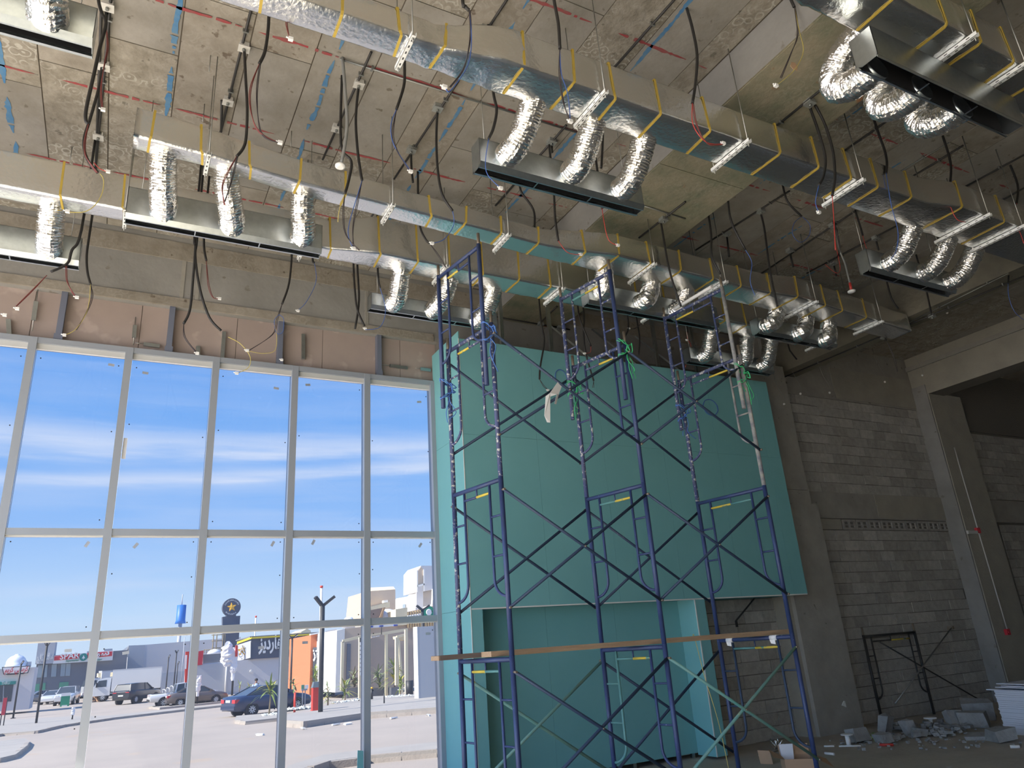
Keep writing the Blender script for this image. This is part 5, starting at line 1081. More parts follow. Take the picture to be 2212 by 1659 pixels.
c = onY(33, 1444, Y + 3); MB().lathe(c, [(r_ * HS, h_ * HS) for r_, h_ in ((0.62, 0), (0.62, 0.25), (0.58, 0.27), (0.58, 0.45), (0.50, 0.62), (0.36, 0.76), (0.16, 0.84), (0.12, 0.9), (0.02, 0.92))], 20).build('dome', 'tank', tk)
tk = bld('water_tank', 'small white cylindrical tank beside the domed one on the roof', Y + 3, (55, 1440), 'tank')
c = onY(53, 1441, Y + 3); MB().lathe(c, [(0.2, 0), (0.2, 0.45), (0.12, 0.55), (0.05, 0.62)], 14).build('tank_body', 'wwhite', tk); MB().box((c.x + 0.2, c.y - .2, c.z), (c.x + 0.5, c.y + .2, c.z + 0.45)).build('pump_box', 'wgrey', tk)
# --- supermarket
Y = 118; HS = 1.24
b = bld('supermarket', 'dark grey supermarket with a red and white sign board and shopfront windows', Y, (180, 1490))
extr([(66, 1512), (268, 1500), (276, 1404), (82, 1418)], Y, 18, 'wdark', 'walls', b)
extr([(76, 1435), (114, 1433), (121, 1382), (83, 1384)], Y, 4, 'wgrey', 'tower', b, -0.6)
lettering('سافت كلين', (80, 1429), (115, 1422), 0.85, Y - 0.65, 'signwhite', b, depth=0.08, bold=0.015)
extr([(114, 1434), (243, 1426), (245, 1405), (117, 1416.5)], Y, 0.5, 'signwhite', 'sign_board', b, -0.6)
extr([(116.5, 1427), (171, 1422), (172, 1411.5), (117.5, 1417.5)], Y, 0.1, 'signred', 'sign_panel', b, -0.66)
extr([(188, 1421.5), (242, 1417), (243, 1407), (189, 1410.5)], Y, 0.1, 'signred', 'sign_panel', b, -0.66)
lettering('SPAR', (129, 1424.6), (171, 1420.6), 0.78, Y - 0.75, 'signwhite', b, depth=0.1, bold=0.02)
lettering('سبار', (190, 1418.5), (236, 1414.5), 0.8, Y - 0.75, 'signwhite', b, depth=0.1, bold=0.03)
lettering('Supermarket', (142, 1429.8), (170, 1427.8), 0.32, Y - 0.66, 'signgreen', b, depth=0.04)
lettering('سوبرماركت', (196, 1427), (220, 1425.5), 0.32, Y - 0.66, 'signgreen', b, depth=0.04)
c = onY(180.5, 1419.5, Y - 0.66); lg = MB().lathe(c, [(0.47, 0), (0.47, 0.05)], 24, axis=(0, -1, 0)).build('round_emblem', 'signteal', b)
MB().prism([c + V((-.19, -.06, -.16)), c + V((.19, -.06, -.16)), c + V((0, -.06, .24))], (0, -.02, 0)).box((c.x - .04, c.y - .08, c.z - .28), (c.x + .04, c.y - .06, c.z - .16)).build('fir_tree_mark', 'signwhite', lg)
for x0, x1 in ((80, 90), (93.5, 101), (110, 121), (130, 140), (141, 151)):
    f = extr([(x0, 1464 - (x0 - 80) * .06), (x1, 1464 - (x1 - 80) * .06), (x1 + 2, 1437 - (x1 - 80) * .06), (x0 + 2, 1437 - (x0 - 80) * .06)], Y, 0.1, 'winpane', 'window', b, -0.12)
for x0, x1, y0, y1 in ((75, 84, 1502, 1478), (88, 97, 1500, 1476), (127, 147, 1494, 1474)):
    extr([(x0, y0), (x1, y0 - 1), (x1 + 1.5, y1 - 1), (x0 + 1.5, y1)], Y, 0.1, 'greenpane', 'shop_window', b, -0.12)
for x0, x1, y0 in ((188, 208, 1412), (225, 243, 1407)): extr([(x0, y0), (x1, y0 - 1.5), (x1, y0 - 6), (x0, y0 - 5)], Y, 1.5, 'wgrey', 'roof_unit', b, 1.0)
# --- pale warehouse behind
Y = 135; HS = 1.0
b = bld('warehouse', 'huge windowless pale grey warehouse behind the parked cars', Y, (350, 1490))
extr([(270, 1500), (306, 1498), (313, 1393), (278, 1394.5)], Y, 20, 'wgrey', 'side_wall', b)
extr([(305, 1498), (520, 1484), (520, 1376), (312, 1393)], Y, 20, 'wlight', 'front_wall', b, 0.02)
extr([(261, 1407), (275, 1405), (278, 1395)], Y, 6, 'wwhite', 'pale_gable', b, 0.5)
Y = 112
b = bld('yard_wall', 'low grey yard wall in front of the pale warehouse', Y, (360, 1500), 'wall')
extr([(328, 1510), (425, 1502), (427, 1446), (331, 1456)], Y, 0.4, 'wgrey', 'wall_panel', b)
# --- blue drum sign on a mast
Y = 150
t = bld('mast_sign', 'blue drum shaped sign high on a thin grey mast', Y, (390, 1390), 'sign')
p0 = onY(387, 1400, Y); p1 = onY(389.5, 1347, Y); p2 = onY(393.5, 1307, Y); p3 = onY(396, 1284, Y)
MB().tube([V((p1.x, Y, gz(Y))), V((p1.x, Y, p1.z))], 0.32, 10).build('mast', 'wgrey', t); MB().lathe(V((p1.x, Y, p1.z)), [(0.95, 0), (0.78, 0.55), (0.78, p2.z - p1.z)], 24).build('drum', 'signblue', t); MB().tube([V((p1.x, Y, p2.z)), V((p1.x, Y, p3.z))], 0.08, 6).build('aerial', 'wgrey', t)
# --- star pylon
Y = 100; KS = 1.333
t = bld('sign_pylon', 'dark tapering pylon topped by a round badge with a gold star', Y, (500, 1430), 'sign')
extr([(483, 1500), (509, 1500), (519, 1330), (510, 1330.5), (510, 1318), (489, 1319), (489, 1331.5), (481, 1332.5)], Y, 1.0, 'signnavy', 'pylon_body', t)
c = onY(500.5, 1311.5, Y - 0.05); R_ = 0.80 * KS
MB().lathe(c + V((0, 0.9, 0)), [(R_, 0), (R_, 0.95)], 32, axis=(0, -1, 0)).build('round_badge', 'signnavy', t)
sp = [c + V((math.cos(PI / 2 + k * PI / 5 + 0.12) * (0.44 if k % 2 == 0 else 0.19) * KS, -0.09, math.sin(PI / 2 + k * PI / 5 + 0.12) * (0.44 if k % 2 == 0 else 0.19) * KS)) for k in range(10)]
mb = MB(); mb.add(sp + [c + V((0, -0.16, 0))] + [p + V((0, .06, 0)) for p in sp], [(k, (k + 1) % 10, 10) for k in range(10)] + [(k, 11 + k, 11 + (k + 1) % 10, (k + 1) % 10) for k in range(10)]); mb.build('gold_star', 'gold', t)
for word, a0, dirn in (('CHARGRILLED', 2.75, -1), ('BURGERS', 3.93, 1)):
    for i, ch in enumerate(word):
        an = a0 + dirn * i * 0.235; u_ = V((math.cos(an), 0, math.sin(an))); yd = u_ if dirn < 0 else -u_; xd = V((yd.z, 0, -yd.x))
        text_mb(ch, 0.17 * KS, c + u_ * (0.57 if dirn < 0 else 0.69) * KS - xd * 0.055 * KS + V((0, -0.06, 0)), xd, yd, 0.03, 0.01, width=(0.035 if ch == 'I' else 0.11) * KS).build('letter', 'signwhite', t)
# --- work scaffold on the far roof
t = bld('roof_scaffold', 'rusty work scaffold standing on the low roof beside the star pylon', 94, (470, 1435), 'scaffold')
for x in (459, 466.5, 480, 484):
    a_, b_ = onY(x - 2, 1436, 94), onY(x + 1.5, 1370, 94); MB().tube([a_, V((a_.x, 94, b_.z))], 0.06, 6).build('standard', 'stem', t)
for y in (1372, 1385, 1400, 1409):
    a_, b_ = onY(457, y, 94), onY(486, y - 1.5, 94); MB().tube([a_, V((b_.x, 94, a_.z))], 0.045, 6).build('ledger', 'stem', t)
for k in range(9):
    a_ = onY(441 + k * 5.2, 1411, 93.5); b_ = onY(441 + k * 5.2, 1403, 93.5); MB().tube([a_, V((a_.x, 93.5, b_.z))], 0.04, 5).build('rail_post', 'stem', t)
a_, b_ = onY(440, 1404, 93.5), onY(484, 1401, 93.5); MB().tube([a_, b_], 0.04, 5).build('rail', 'stem', t)
t = bld('tarpaulin', 'white tarpaulin bundle on the roof scaffold', 92, (463, 1412), 'tarpaulin')
mb = MB(); c = onY(463, 1411, 92); mb.lathe(c, [(0.78, -0.05), (0.65, 0.2), (0.45, 0.36), (0.13, 0.43)], 12); mb.build('sheet', 'film', t)
# --- burger restaurant
Y = 85; HS = 1.37
b = bld('burger_restaurant', 'grey restaurant with a charcoal fascia, yellow roof edge and white script lettering', Y, (600, 1490))
extr([(420, 1505), (700, 1490), (700, 1410), (424, 1435)], Y, 12, 'wlight', 'lower_wall', b)
extr([(424, 1505), (487, 1500), (490, 1431), (425, 1436)], Y, 0.2, 'wgrey', 'wall_panel', b, -0.2)
extr([(438, 1435), (486, 1431), (486, 1411), (439, 1414)], Y, 1, 'wcharcoal', 'parapet', b, 0.3)
extr([(425, 1437), (437, 1436), (440, 1405), (427, 1407)], Y, 0.4, 'signred', 'red_panel', b, -0.3)
extr([(541, 1424), (700, 1414), (700, 1367), (543, 1377)], Y, 10, 'signnavy', 'upper_fascia', b, -0.3)
extr([(543, 1380), (700, 1370.5), (700, 1367), (543, 1376.5)], Y, 0.2, 'tyellow', 'yellow_edge', b, -0.5)
extr([(540, 1377), (700, 1367), (700, 1364.5), (540, 1374.5)], Y, 10, 'wcharcoal', 'roof_edge', b, -0.45)
w0, w1 = onY(512, 1431, Y + 1.2), onY(542, 1424, Y - 0.3)
MB().prism([onY(512, 1431, Y + 1.4), onY(542, 1424, Y - 0.3), onY(543, 1377, Y - 0.3), onY(512, 1392, Y + 1.4)], (0, 0.5, 0)).build('angled_panel', 'wcharcoal', b)
MB().prism([onY(512, 1391, Y + 1.35), onY(543, 1380, Y - 0.4), onY(543, 1375.5, Y - 0.4), onY(512, 1386.5, Y + 1.35)], (0, -0.1, 0)).build('yellow_edge', 'tyellow', b)
MB().prism([onY(513.5, 1428, Y + 1.2), onY(541, 1421, Y - 0.42), onY(541.5, 1384, Y - 0.42), onY(513.5, 1393, Y + 1.2)], (0, -0.04, 0)).build('pale_panel', 'wgrey', b)
lettering('هارديز', (559, 1403), (609, 1400), 1.35, Y - 0.4, 'signwhite', b, depth=0.12, bold=0.03)
lettering('هاي', (515, 1416), (537, 1408), 0.85, Y + 0.2, 'signwhite', b, depth=0.1, bold=0.02)
def star(c, r0, m, root, rot=0.0):
    sp = [c + V((math.cos(PI / 2 + k * PI / 5 + rot) * (r0 if k % 2 == 0 else r0 * 0.45), -0.05, math.sin(PI / 2 + k * PI / 5 + rot) * (r0 if k % 2 == 0 else r0 * 0.45))) for k in range(10)]
    MB().prism(sp, (0, -0.08, 0)).build('gold_star', m, root)
star(onY(627, 1394, Y - 0.35), 0.62, 'gold', b, 0.2); star(onY(523.5, 1406, Y + 0.4), 0.58, 'gold', b)
lettering('CHARGRILLED', (657, 1383.5), (697, 1381), 0.23, Y - 0.36, 'signwhite', b, depth=0.04)
lettering('BURGERS', (657, 1391), (692, 1389), 0.36, Y - 0.36, 'signwhite', b, depth=0.04, bold=0.02)
a_, b_ = onY(486, 1500, Y - 0.3), onY(490, 1432, Y - 0.3); MB().tube([a_, V((a_.x, a_.y, b_.z))], 0.08, 8).build('downpipe', 'wwhite', b)
for q in ((542, 1450), (626, 1443)): MB().lathe(onY(*q, Y - 0.02), [(0.14, 0), (0.12, 0.12)], 10, axis=(0, -1, 0)).build('wall_lamp', 'wwhite', b)
# --- tall red menu pylon, wrapped poles
Y = 80; HS = 1.0
t = bld('red_pylon', 'slim red pylon sign with a white vertical panel', Y, (404, 1490), 'sign')
extr([(398, 1512), (404, 1512), (411, 1407), (401, 1408)], Y, 0.3, 'redpaint', 'pylon_body', t); extr([(399.5, 1445), (402.5, 1445), (404.5, 1415), (401, 1415)], Y, 0.1, 'signwhite', 'sign_face', t, -0.12)
def gpole(px, top, r0, m, root, name='pole'):
    p = onG(*px); q = onY(*top, p.y); MB().tube([p, V((p.x, p.y, q.z))], r0, 8).build(name, m, root); return p, q
def wrapped(px, top, label, r0, w):
    p = onG(*px); q = onY(*top, p.y); t = thing('wrapped_sign', label, 'sign', tuple(p), 'signs wrapped in plastic film')
    h = q.z - p.z; MB().tube([p, p + V((0, 0, h))], r0, 8).build('post', 'lampblack', t); r = random.Random(int(px[0])); mb = MB(); ring = []
    n = 10; vs = []
    for i in range(15):
        z = p.z + h * (0.30 + 0.70 * i / 14)
        for k in range(n):
            a = 2 * PI * k / n; rr = w * (0.55 + 0.55 * abs(mnoise.noise(V((i * 0.45, math.cos(a), math.sin(a) + px[0]))))) * (1.0 if i > 3 else 0.55); vs.append((p.x + math.cos(a) * rr, p.y + math.sin(a) * rr * 0.6, z))
    mb.add(vs, [(i * n + k, i * n + (k + 1) % n, (i + 1) * n + (k + 1) % n, (i + 1) * n + k) for i in range(14) for k in range(n)] + [tuple(range(14 * n, 15 * n))]); mb.build('plastic_film', 'film', t); return t
wrapped((425, 1524), (430, 1459), 'short signpost wrapped in white plastic beside the bronze car', 0.06, 0.32)
wrapped((155, 1560), (160, 1528), 'small bollard sign wrapped in white film on the left median', 0.05, 0.16)
t = wrapped((501, 1502), (508, 1398), 'tall sign pole wrapped in billowing white film before the burger restaurant', 0.1, 0.5)
p = onG(501, 1502); c = onY(497, 1412, p.y); mb = MB(); n = 12
vs = []
for i in range(13):
    for k in range(n):
        a = 2 * PI * k / n; f = math.sin(PI * min(1, (i + 1.2) / 14)) * (0.45 + 0.9 * abs(mnoise.noise(V((i * 0.5, math.cos(a) * 1.3, math.sin(a) * 1.3))))); vs.append(c + V((math.cos(a) * f - 0.25, math.sin(a) * f * 0.5, -1.2 + i * 0.2)))
mb.add(vs, [(i * n + k, i * n + (k + 1) % n, (i + 1) * n + (k + 1) % n, (i + 1) * n + k) for i in range(12) for k in range(n)] + [tuple(range(12 * n, 13 * n)), tuple(reversed(range(n)))]); mb.build('plastic_film', 'film', t); extr([(508, 1418), (513, 1418), (514, 1394), (509, 1394)], p.y, 0.25, 'redpaint', 'red_panel', t, -0.3)
# --- lamp posts
def lamp(px, top, label, heads, r0=0.06, hs=1.0, bulbs=True):
    p = onG(*px); q = onY(*top, p.y); t = thing('lamp_post', label, 'lamp post', tuple(p), 'street lamp posts'); z = q.z
    MB().tube([p, V((p.x, p.y, z))], r0, 8).build('pole', 'lampblack', t); MB().box((p.x - r0 * 2.2, p.y - r0 * 2.2, p.z), (p.x + r0 * 2.2, p.y + r0 * 2.2, p.z + 0.05)).build('base_plate', 'lampblack', t)
    for d in heads:
        a = V((p.x, p.y, z - 0.1)); e_ = a + V((0.42 * d * hs, -0.1 * hs, 0.32 * hs)); MB().bar(a, e_, 0.13 * hs, 0.1 * hs, (0, 0, 1)).build('arm', 'lampblack', t)
        MB().bar(e_ - (e_ - a) * 0.55 - V((0, 0.02, 0.055 * hs)), e_ - (e_ - a) * 0.02 - V((0, 0.02, 0.055 * hs)), 0.1 * hs, 0.02, (0, 0, 1)).build('light_panel', 'headlight', t)
    return t
lamp((692, 1550), (708, 1304), 'big dark lamp post with two angled heads beside the red cabinet', (-0.7, 1), 0.11, 1.3)
lamp((77, 1569), (98, 1392), 'dark lamp post on the left median, the taller of its pair', (-0.4, 0.4), 0.07, 0.9); lamp((28, 1552), (44, 1433), 'dark lamp post before the white drive-through', (0.4,), 0.07, 0.9)
lamp((357, 1505), (365, 1419), 'slim lamp post left of the red pylon, furthest left of three', (0.3,), 0.07); lamp((374, 1500), (381, 1409), 'slim lamp post left of the red pylon, tallest of three', (-0.4, 0.4), 0.07); lamp((379, 1498), (384, 1433), 'slim lamp post left of the red pylon, shortest of three', (0.3,), 0.06)
lamp((563, 1490), (569, 1389), 'slim lamp post in front of the white script lettering', (-0.5, 0.5), 0.07); lamp((627, 1512), (637, 1376), 'dark double headed lamp post behind the window mullion', (-1, 1), 0.075); lamp((291, 1462), (292, 1442), 'distant lamp post above the white truck', (0.3,), 0.06)
t = thing('lamp_post', 'double headed lamp post rising behind the grey wall', 'lamp post', tuple(onY(917, 1400, 41)), 'street lamp posts'); a_ = onY(917, 1512, 41); b_ = onY(918, 1318, 41); MB().tube([a_, V((a_.x, 41, b_.z))], 0.09, 8).build('pole', 'lampblack', t)
for d in (-0.9, 1): MB().bar(V((a_.x, 41, b_.z)), V((a_.x + d * 0.42, 40.9, b_.z + 0.26)), 0.13, 0.1, (0, 0, 1)).build('arm', 'lampblack', t)
t = thing('flag_pole', 'tall white pole with a red tip behind the big lamp post', 'pole', tuple(onG(692, 1535))); p, q = gpole((689, 1535), (693, 1270), 0.07, 'wwhite', t); MB().tube([V((p.x, p.y, q.z)), V((p.x, p.y, q.z + 0.12))], 0.085, 8).build('red_tip', 'redpaint', t)
t = thing('flag_pole', 'pale pole with a red tip in front of the burger restaurant', 'pole', tuple(onG(545, 1492))); p, q = gpole((545, 1492), (555, 1334), 0.09, 'wwhite', t); MB().tube([V((p.x, p.y, q.z)), V((p.x, p.y, q.z + 0.2))], 0.1, 8).build('red_tip', 'redpaint', t)
t = thing('thin_mast', 'very thin grey mast before the pale warehouse', 'pole', tuple(onG(390, 1500))); p, q = gpole((389, 1500), (396, 1377), 0.04, 'wgrey', t)
# --- red cabinet, posts and bollards on the pavement
p = onG(681, 1546); p.z += 0.22; t = thing('gate_cabinet', 'bright red square cabinet with a dark grey cap beside the big lamp post', 'cabinet', tuple(p)); h = onY(681, 1485, p.y).z - p.z
MB().box((p.x - .17, p.y - .17, p.z), (p.x + .17, p.y + .17, p.z + h)).build('cabinet_body', 'redpaint', t); z = p.z + h
MB().hexa([V((p.x - .19, p.y - .19, z)), V((p.x + .19, p.y - .19, z)), V((p.x + .19, p.y + .19, z)), V((p.x - .19, p.y + .19, z))], [V((p.x - .13, p.y - .13, z + .25)), V((p.x + .13, p.y - .13, z + .25)), V((p.x + .13, p.y + .13, z + .25)), V((p.x - .13, p.y + .13, z + .25))]).build('cap', 'greycap', t); MB().box((p.x - .2, p.y - .2, p.z), (p.x + .2, p.y + .2, p.z + .03)).build('foot', 'redpaint', t)
p = onG(636, 1540); t = thing('red_post', 'thin red post behind the window mullion beside the navy car', 'post', tuple(p)); gpole((636, 1540), (637, 1496), 0.06, 'redpaint', t)
p = onG(655, 1536); p.z += .15; t = thing('intercom_post', 'grey twin legged post carrying two small screens', 'post', tuple(p)); q = onY(655, 1492, p.y); 
for d in (-.06, .08): MB().box((p.x + d - .025, p.y - .02, p.z), (p.x + d + .025, p.y + .02, q.z)).build('leg', 'alu', t)
MB().box((p.x - .14, p.y - .08, q.z), (p.x + .18, p.y + .06, q.z + .09)).build('shelf', 'alu', t); MB().box((p.x - .14, p.y - .04, q.z + .09), (p.x + .02, p.y + .02, q.z + .3)).build('screen', 'greenpane', t); MB().box((p.x + .05, p.y - .04, q.z + .09), (p.x + .24, p.y + .02, q.z + .28)).build('screen', 'signwhite', t); MB().box((p.x - .16, p.y - .1, p.z), (p.x + .2, p.y + .1, p.z + .05)).build('foot', 'lampblack', t)
for q0, q1, lab, cap in (((803, 1520), (804, 1488), 'dark bollard with a lit amber cap by the planter', True), ((830, 1530), (830, 1498), 'thin dark bollard near the kerb before the planter', False)):
    p = onG(*q0); p.z += .2; q = onY(*q1, p.y); t = thing('bollard', lab, 'bollard', tuple(p)); MB().tube([p, V((p.x, p.y, q.z))], 0.075 if cap else 0.035, 10).build('bollard_post', 'lampblack', t)
    if cap: MB().tube([V((p.x, p.y, q.z)), V((p.x, p.y, q.z + .1))], 0.07, 10).build('amber_cap', 'gold', t)
p = onG(139, 1526); t = thing('a_board', 'green and white notice board standing in front of the white SUV', 'sign', tuple(p)); q = onY(139, 1497, p.y); w = 0.4
MB().box((p.x - w, p.y, p.z), (p.x + w, p.y + .1, q.z)).build('panel', 'signgreen', t); MB().box((p.x - w, p.y - .02, q.z - .3), (p.x + w, p.y + .1, q.z)).build('header', 'signwhite', t); MB().box((p.x - w * .6, p.y - .02, p.z - .0), (p.x + w * .6, p.y, p.z + .12)).build('foot', 'signwhite', t)
p = onG(8, 1575); t = thing('red_notice', 'red notice board on two dark legs at the left window edge', 'sign', tuple(p))
for x in (-1.5, 6): gpole((x, 1575), (x + 5, 1505), 0.03, 'lampblack', t, 'leg')
q = onY(2, 1545, p.y); q2 = onY(16, 1507, p.y); MB().box((q.x, p.y - .04, q.z), (q2.x, p.y + .04, q2.z)).build('panel', 'signred', t)
# --- orange fronted cafe, white column, pergola
Y = 62; HS = 1.35
b = bld('orange_cafe', 'cafe with an orange tiled front, dark entrance and white script sign', Y, (700, 1495))
extr([(668, 1505), (723, 1501), (727, 1362), (672, 1372)], Y, 8, 'worange', 'walls', b)
extr([(675, 1505), (722, 1501), (724, 1392), (677, 1399)], Y, 0.1, 'wdark', 'entrance_recess', b, -0.12)
lettering('الكيتز', (676, 1421), (706, 1414), 0.75, Y - 0.3, 'signwhite', b, depth=0.12, bold=0.03)
for x in (690, 700, 707, 715, 720): extr([(x, 1500), (x + .8, 1500), (x + 1.6, 1423), (x + .8, 1423)], Y, 0.05, 'wcharcoal', 'door_frame', b, -0.2)
extr([(671, 1372), (727, 1362), (727, 1358.5), (671, 1369)], Y, 0.4, 'signwhite', 'roof_sign_strip', b, -0.3)
extr([(655, 1372), (672, 1369), (671, 1362), (663, 1358), (650, 1365)], Y + 25, 6, 'wcream', 'rear_parapet', b)
Y = 56; HS = 1.27
b = bld('beige_shop', 'beige shop with a white pier and cream timber portal frames in front', Y, (760, 1495))
extr([(724, 1496), (741, 1494), (745, 1358), (728, 1362)], Y, 6, 'wwhite', 'white_pier', b)
extr([(741, 1494), (905, 1482), (905, 1345), (745, 1358)], Y, 6, 'wtan', 'walls', b, 0.4)
extr([(741, 1494), (790, 1490), (793, 1353), (745, 1358)], Y, 0.2, 'wbeige', 'wall_panel', b, 0.15)
extr([(748, 1490), (756, 1489.5), (758, 1391), (750, 1391)], Y, 0.1, 'wdark', 'doorway', b, 0.04)
extr([(855, 1352), (880, 1349.5), (880, 1312), (855, 1316)], Y, 3, 'wcream', 'cream_block', b, 0.2)
extr([(880, 1358), (975, 1346), (975, 1300), (880, 1322)], Y, 2, 'wbeige', 'slatted_front', b, 0.3)
for k in range(16): extr([(881 + k * 5.4, 1356), (883.6 + k * 5.4, 1356), (883.6 + k * 5.4, 1322 - k * 1.0), (881 + k * 5.4, 1322.4 - k * 1.0)], Y, 0.1, 'slatwood', 'slat', b, 0.18)
for k in range(6): extr([(881 + k * 5.4, 1341 - k * .7), (884.6 + k * 5.4, 1340.6 - k * .7), (884.6 + k * 5.4, 1329 - k * .9), (881 + k * 5.4, 1329.4 - k * .9)], Y, 0.15, 'signwhite', 'sign_stroke', b, -0.05)
for x0 in (800, 822, 840, 853): 
    if x0 != 840: extr([(x0 - 2, 1356 - (x0 - 800) * .06), (x0 + 6, 1355 - (x0 - 800) * .06), (x0 + 6, 1351 - (x0 - 800) * .06), (x0 - 2, 1352 - (x0 - 800) * .06)], Y, 0.1, 'bluetrim', 'roof_trim_tile', b, 0.1)
extr([(745, 1362), (856, 1352), (856, 1347), (745, 1357)], Y, 0.1, 'signwhite', 'roof_trim', b, 0.2)
c = onY(926, 1322, Y - 0.1); em = MB().lathe(c, [(0.46, 0), (0.46, 0.06)], 24, axis=(0, -1, 0)).build('round_emblem', 'signgreen', b); MB().lathe(c + V((0, -.06, -0.02)), [(0.25, 0), (0.2, 0.02)], 14, axis=(0, -1, 0)).prism([c + V((-.1, -.065, -.3)), c + V((.1, -.065, -.3)), c + V((.16, -.065, -.05)), c + V((-.16, -.065, -.05))], (0, -.01, 0)).build('pale_figure_mark', 'signwhite', em)
t = bld('pergola', 'cream timber portal frames of the shop terrace', 50, (820, 1505), 'pergola')
def fr_bar(a, b, w, Y_): 
    p, q = onY(*a, Y_), onY(*b, Y_); MB().bar(p, q, 0.19, 0.18, (0, 0, 1) if abs(q.x - p.x) > abs(q.z - p.z) else (1, 0, 0)).build('timber_member', 'wcream', t)
for a, b, Y_ in (((740, 1386), (738, 1492), 52.5), ((778, 1377), (777, 1510), 50), ((834, 1369), (834, 1508), 50), ((877, 1360), (878, 1507), 47.5), ((857, 1377), (857, 1480), 42), ((740, 1385), (783, 1375), 52.5), ((783, 1376), (880, 1360), 50), ((857, 1376), (878, 1371), 54)): fr_bar(a, b, 0.15, Y_)
extr([(778, 1378), (781, 1378), (781, 1456), (778.5, 1456)], 49.7, 0.05, 'lampblack', 'vertical_sign', t, -0.1)
for k in range(8):
    c_ = onY(779, 1391 + k * 9.2, 49.5); MB().box((c_.x - .05, c_.y - .04, c_.z - .1), (c_.x + .06, c_.y, c_.z + .11)).build('sign_stroke', 'signwhite', t)
t = bld('awning', 'tan canvas drape hanging inside the pergola', 54, (866, 1460), 'drape'); extr([(866, 1505), (872, 1505), (864, 1382), (861, 1380)], 54, 0.1, 'wcream', 'canvas', t); extr([(861, 1380), (877, 1383), (877, 1376), (860, 1374)], 54, 1.2, 'wcream', 'canvas_top', t)
t = bld('hanging_sign', 'small hanging shop sign on a thin dark rod in the pergola', 49.8, (815, 1372), 'sign'); extr([(802, 1379), (826, 1374), (826, 1370), (802, 1374)], 49.6, 0.08, 'wtan', 'board', t); extr([(803, 1377.6), (811, 1376), (811, 1374.6), (803, 1376.2)], 49.5, 0.03, 'signwhite', 'sign_stroke', t); extr([(812.5, 1375.6), (820, 1374.2), (820, 1372.8), (812.5, 1374.2)], 49.5, 0.03, 'signwhite', 'sign_stroke', t); MB().tube([onY(824, 1372, 49.7), onY(824, 1353, 49.7)], 0.03, 6).build('rod', 'lampblack', t)
Y = 27.5
t = bld('grey_wall', 'tall free standing grey rendered wall, sunlight on its end painted white', Y, (925, 1518), 'wall')
p0, p1 = onG(905.5, 1519), onG(1010, 1512); zt = onY(903, 1354, p0.y).z
MB().box((p0.x, p0.y, p0.z), (p1.x + 1, p0.y + 0.6, zt)).build('wall_panel', 'wgrey', t); MB().box((p0.x - 0.03, p0.y - 0.005, p0.z), (p0.x, p0.y + 0.6, zt + 0.01)).build('sunlit_white_end', 'wwhite', t)  # sunlight on the end face is put into its white colour
# --- houses beyond
Y = 105; HS = 1.0
b = bld('beige_house', 'tan house with a sloped parapet behind the shops', Y, (830, 1330))
extr([(770, 1490), (856, 1485), (854, 1273), (790, 1278)], Y, 9, 'wbeige', 'walls', b); MB().prism([onY(785, 1278, Y), onY(854, 1273, Y), onY(850, 1267, Y + 2), onY(785, 1270, Y + 2)], (0, 0.3, 0)).build('parapet', 'wcream', b)
extr([(790, 1322), (842, 1312), (842, 1300), (790, 1313)], Y, 2, 'wcream', 'lower_parapet', b, -2.2); extr([(829, 1302), (838, 1301), (838, 1296), (829, 1297)], Y, 0.8, 'signwhite', 'air_conditioner', b, -1.5)
b = bld('white_house', 'bright white stepped house with a gabled tower room', Y, (900, 1330))
WH = lambda x, y, d=0: onY(x, y, Y + 18 - (x - 853) * 0.2 + d)
MB().prism([WH(*q) for q in ((853, 1490), (990, 1480), (990, 1258), (940, 1271), (902, 1280), (884, 1284), (884, 1288), (856, 1293))], (3, 10, 0)).build('walls', 'wwhite', b)
extr([(900, 1322), (914, 1320), (914, 1276), (900, 1278)], Y, 0.4, 'wlight', 'grey_bay', b, 0.5)  # bay in a greyer finish than the house walls
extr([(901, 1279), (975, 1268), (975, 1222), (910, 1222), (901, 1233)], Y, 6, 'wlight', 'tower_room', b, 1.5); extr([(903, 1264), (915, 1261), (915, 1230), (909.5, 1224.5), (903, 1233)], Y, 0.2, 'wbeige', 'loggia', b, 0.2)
for q in (((900.5, 1279), (903, 1279), (903, 1232), (900.5, 1232)), ((915, 1277), (917.5, 1277), (917.5, 1230), (915, 1230)), ((902, 1268), (917, 1264), (917, 1260), (902, 1264))): extr(list(q), Y, 0.6, 'wwhite', 'tower_frame', b, 0.0)
for x0, x1, y0, y1 in ((903, 911, 1308, 1290), (918, 921, 1304, 1294), (932, 938, 1302, 1289), (869, 876, 1318, 1305)): f = MB().prism([WH(x0, y0, -.3), WH(x1, y0 - 1, -.3), WH(x1, y1 - 1, -.3), WH(x0, y1, -.3)], (0, .4, 0)).build('window', 'wgrey', b); MB().prism([WH(x0 + 1, y0 - 1, -.35), WH(x1 - 1, y0 - 2, -.35), WH(x1 - 1, y1, -.35), WH(x0 + 1, y1 + 1, -.35)], (0, -.05, 0)).build('pane', 'winpane', f)
t = bld('roof_panel', 'brown slatted solar screen tilted on the shop roof', 57.5, (815, 1335), 'screen'); extr([(800, 1354), (823, 1352), (831, 1312), (800, 1318)], 57.5, 0.2, 'brownslat', 'slats', t); extr([(820, 1334), (825, 1333), (833, 1312), (828, 1313)], 57.5, 1.2, 'wood', 'side_board', t, -0.1)
t = bld('water_tank', 'large pale blue tank lid behind the brown roof screen', 59, (838, 1349), 'tank'); c = onY(835, 1353, 59); MB().lathe(c, [(1.1, 0), (1.06, 0.63), (0.65, 1.2), (0.28, 1.32)], 20).build('dome', 'tank', t)
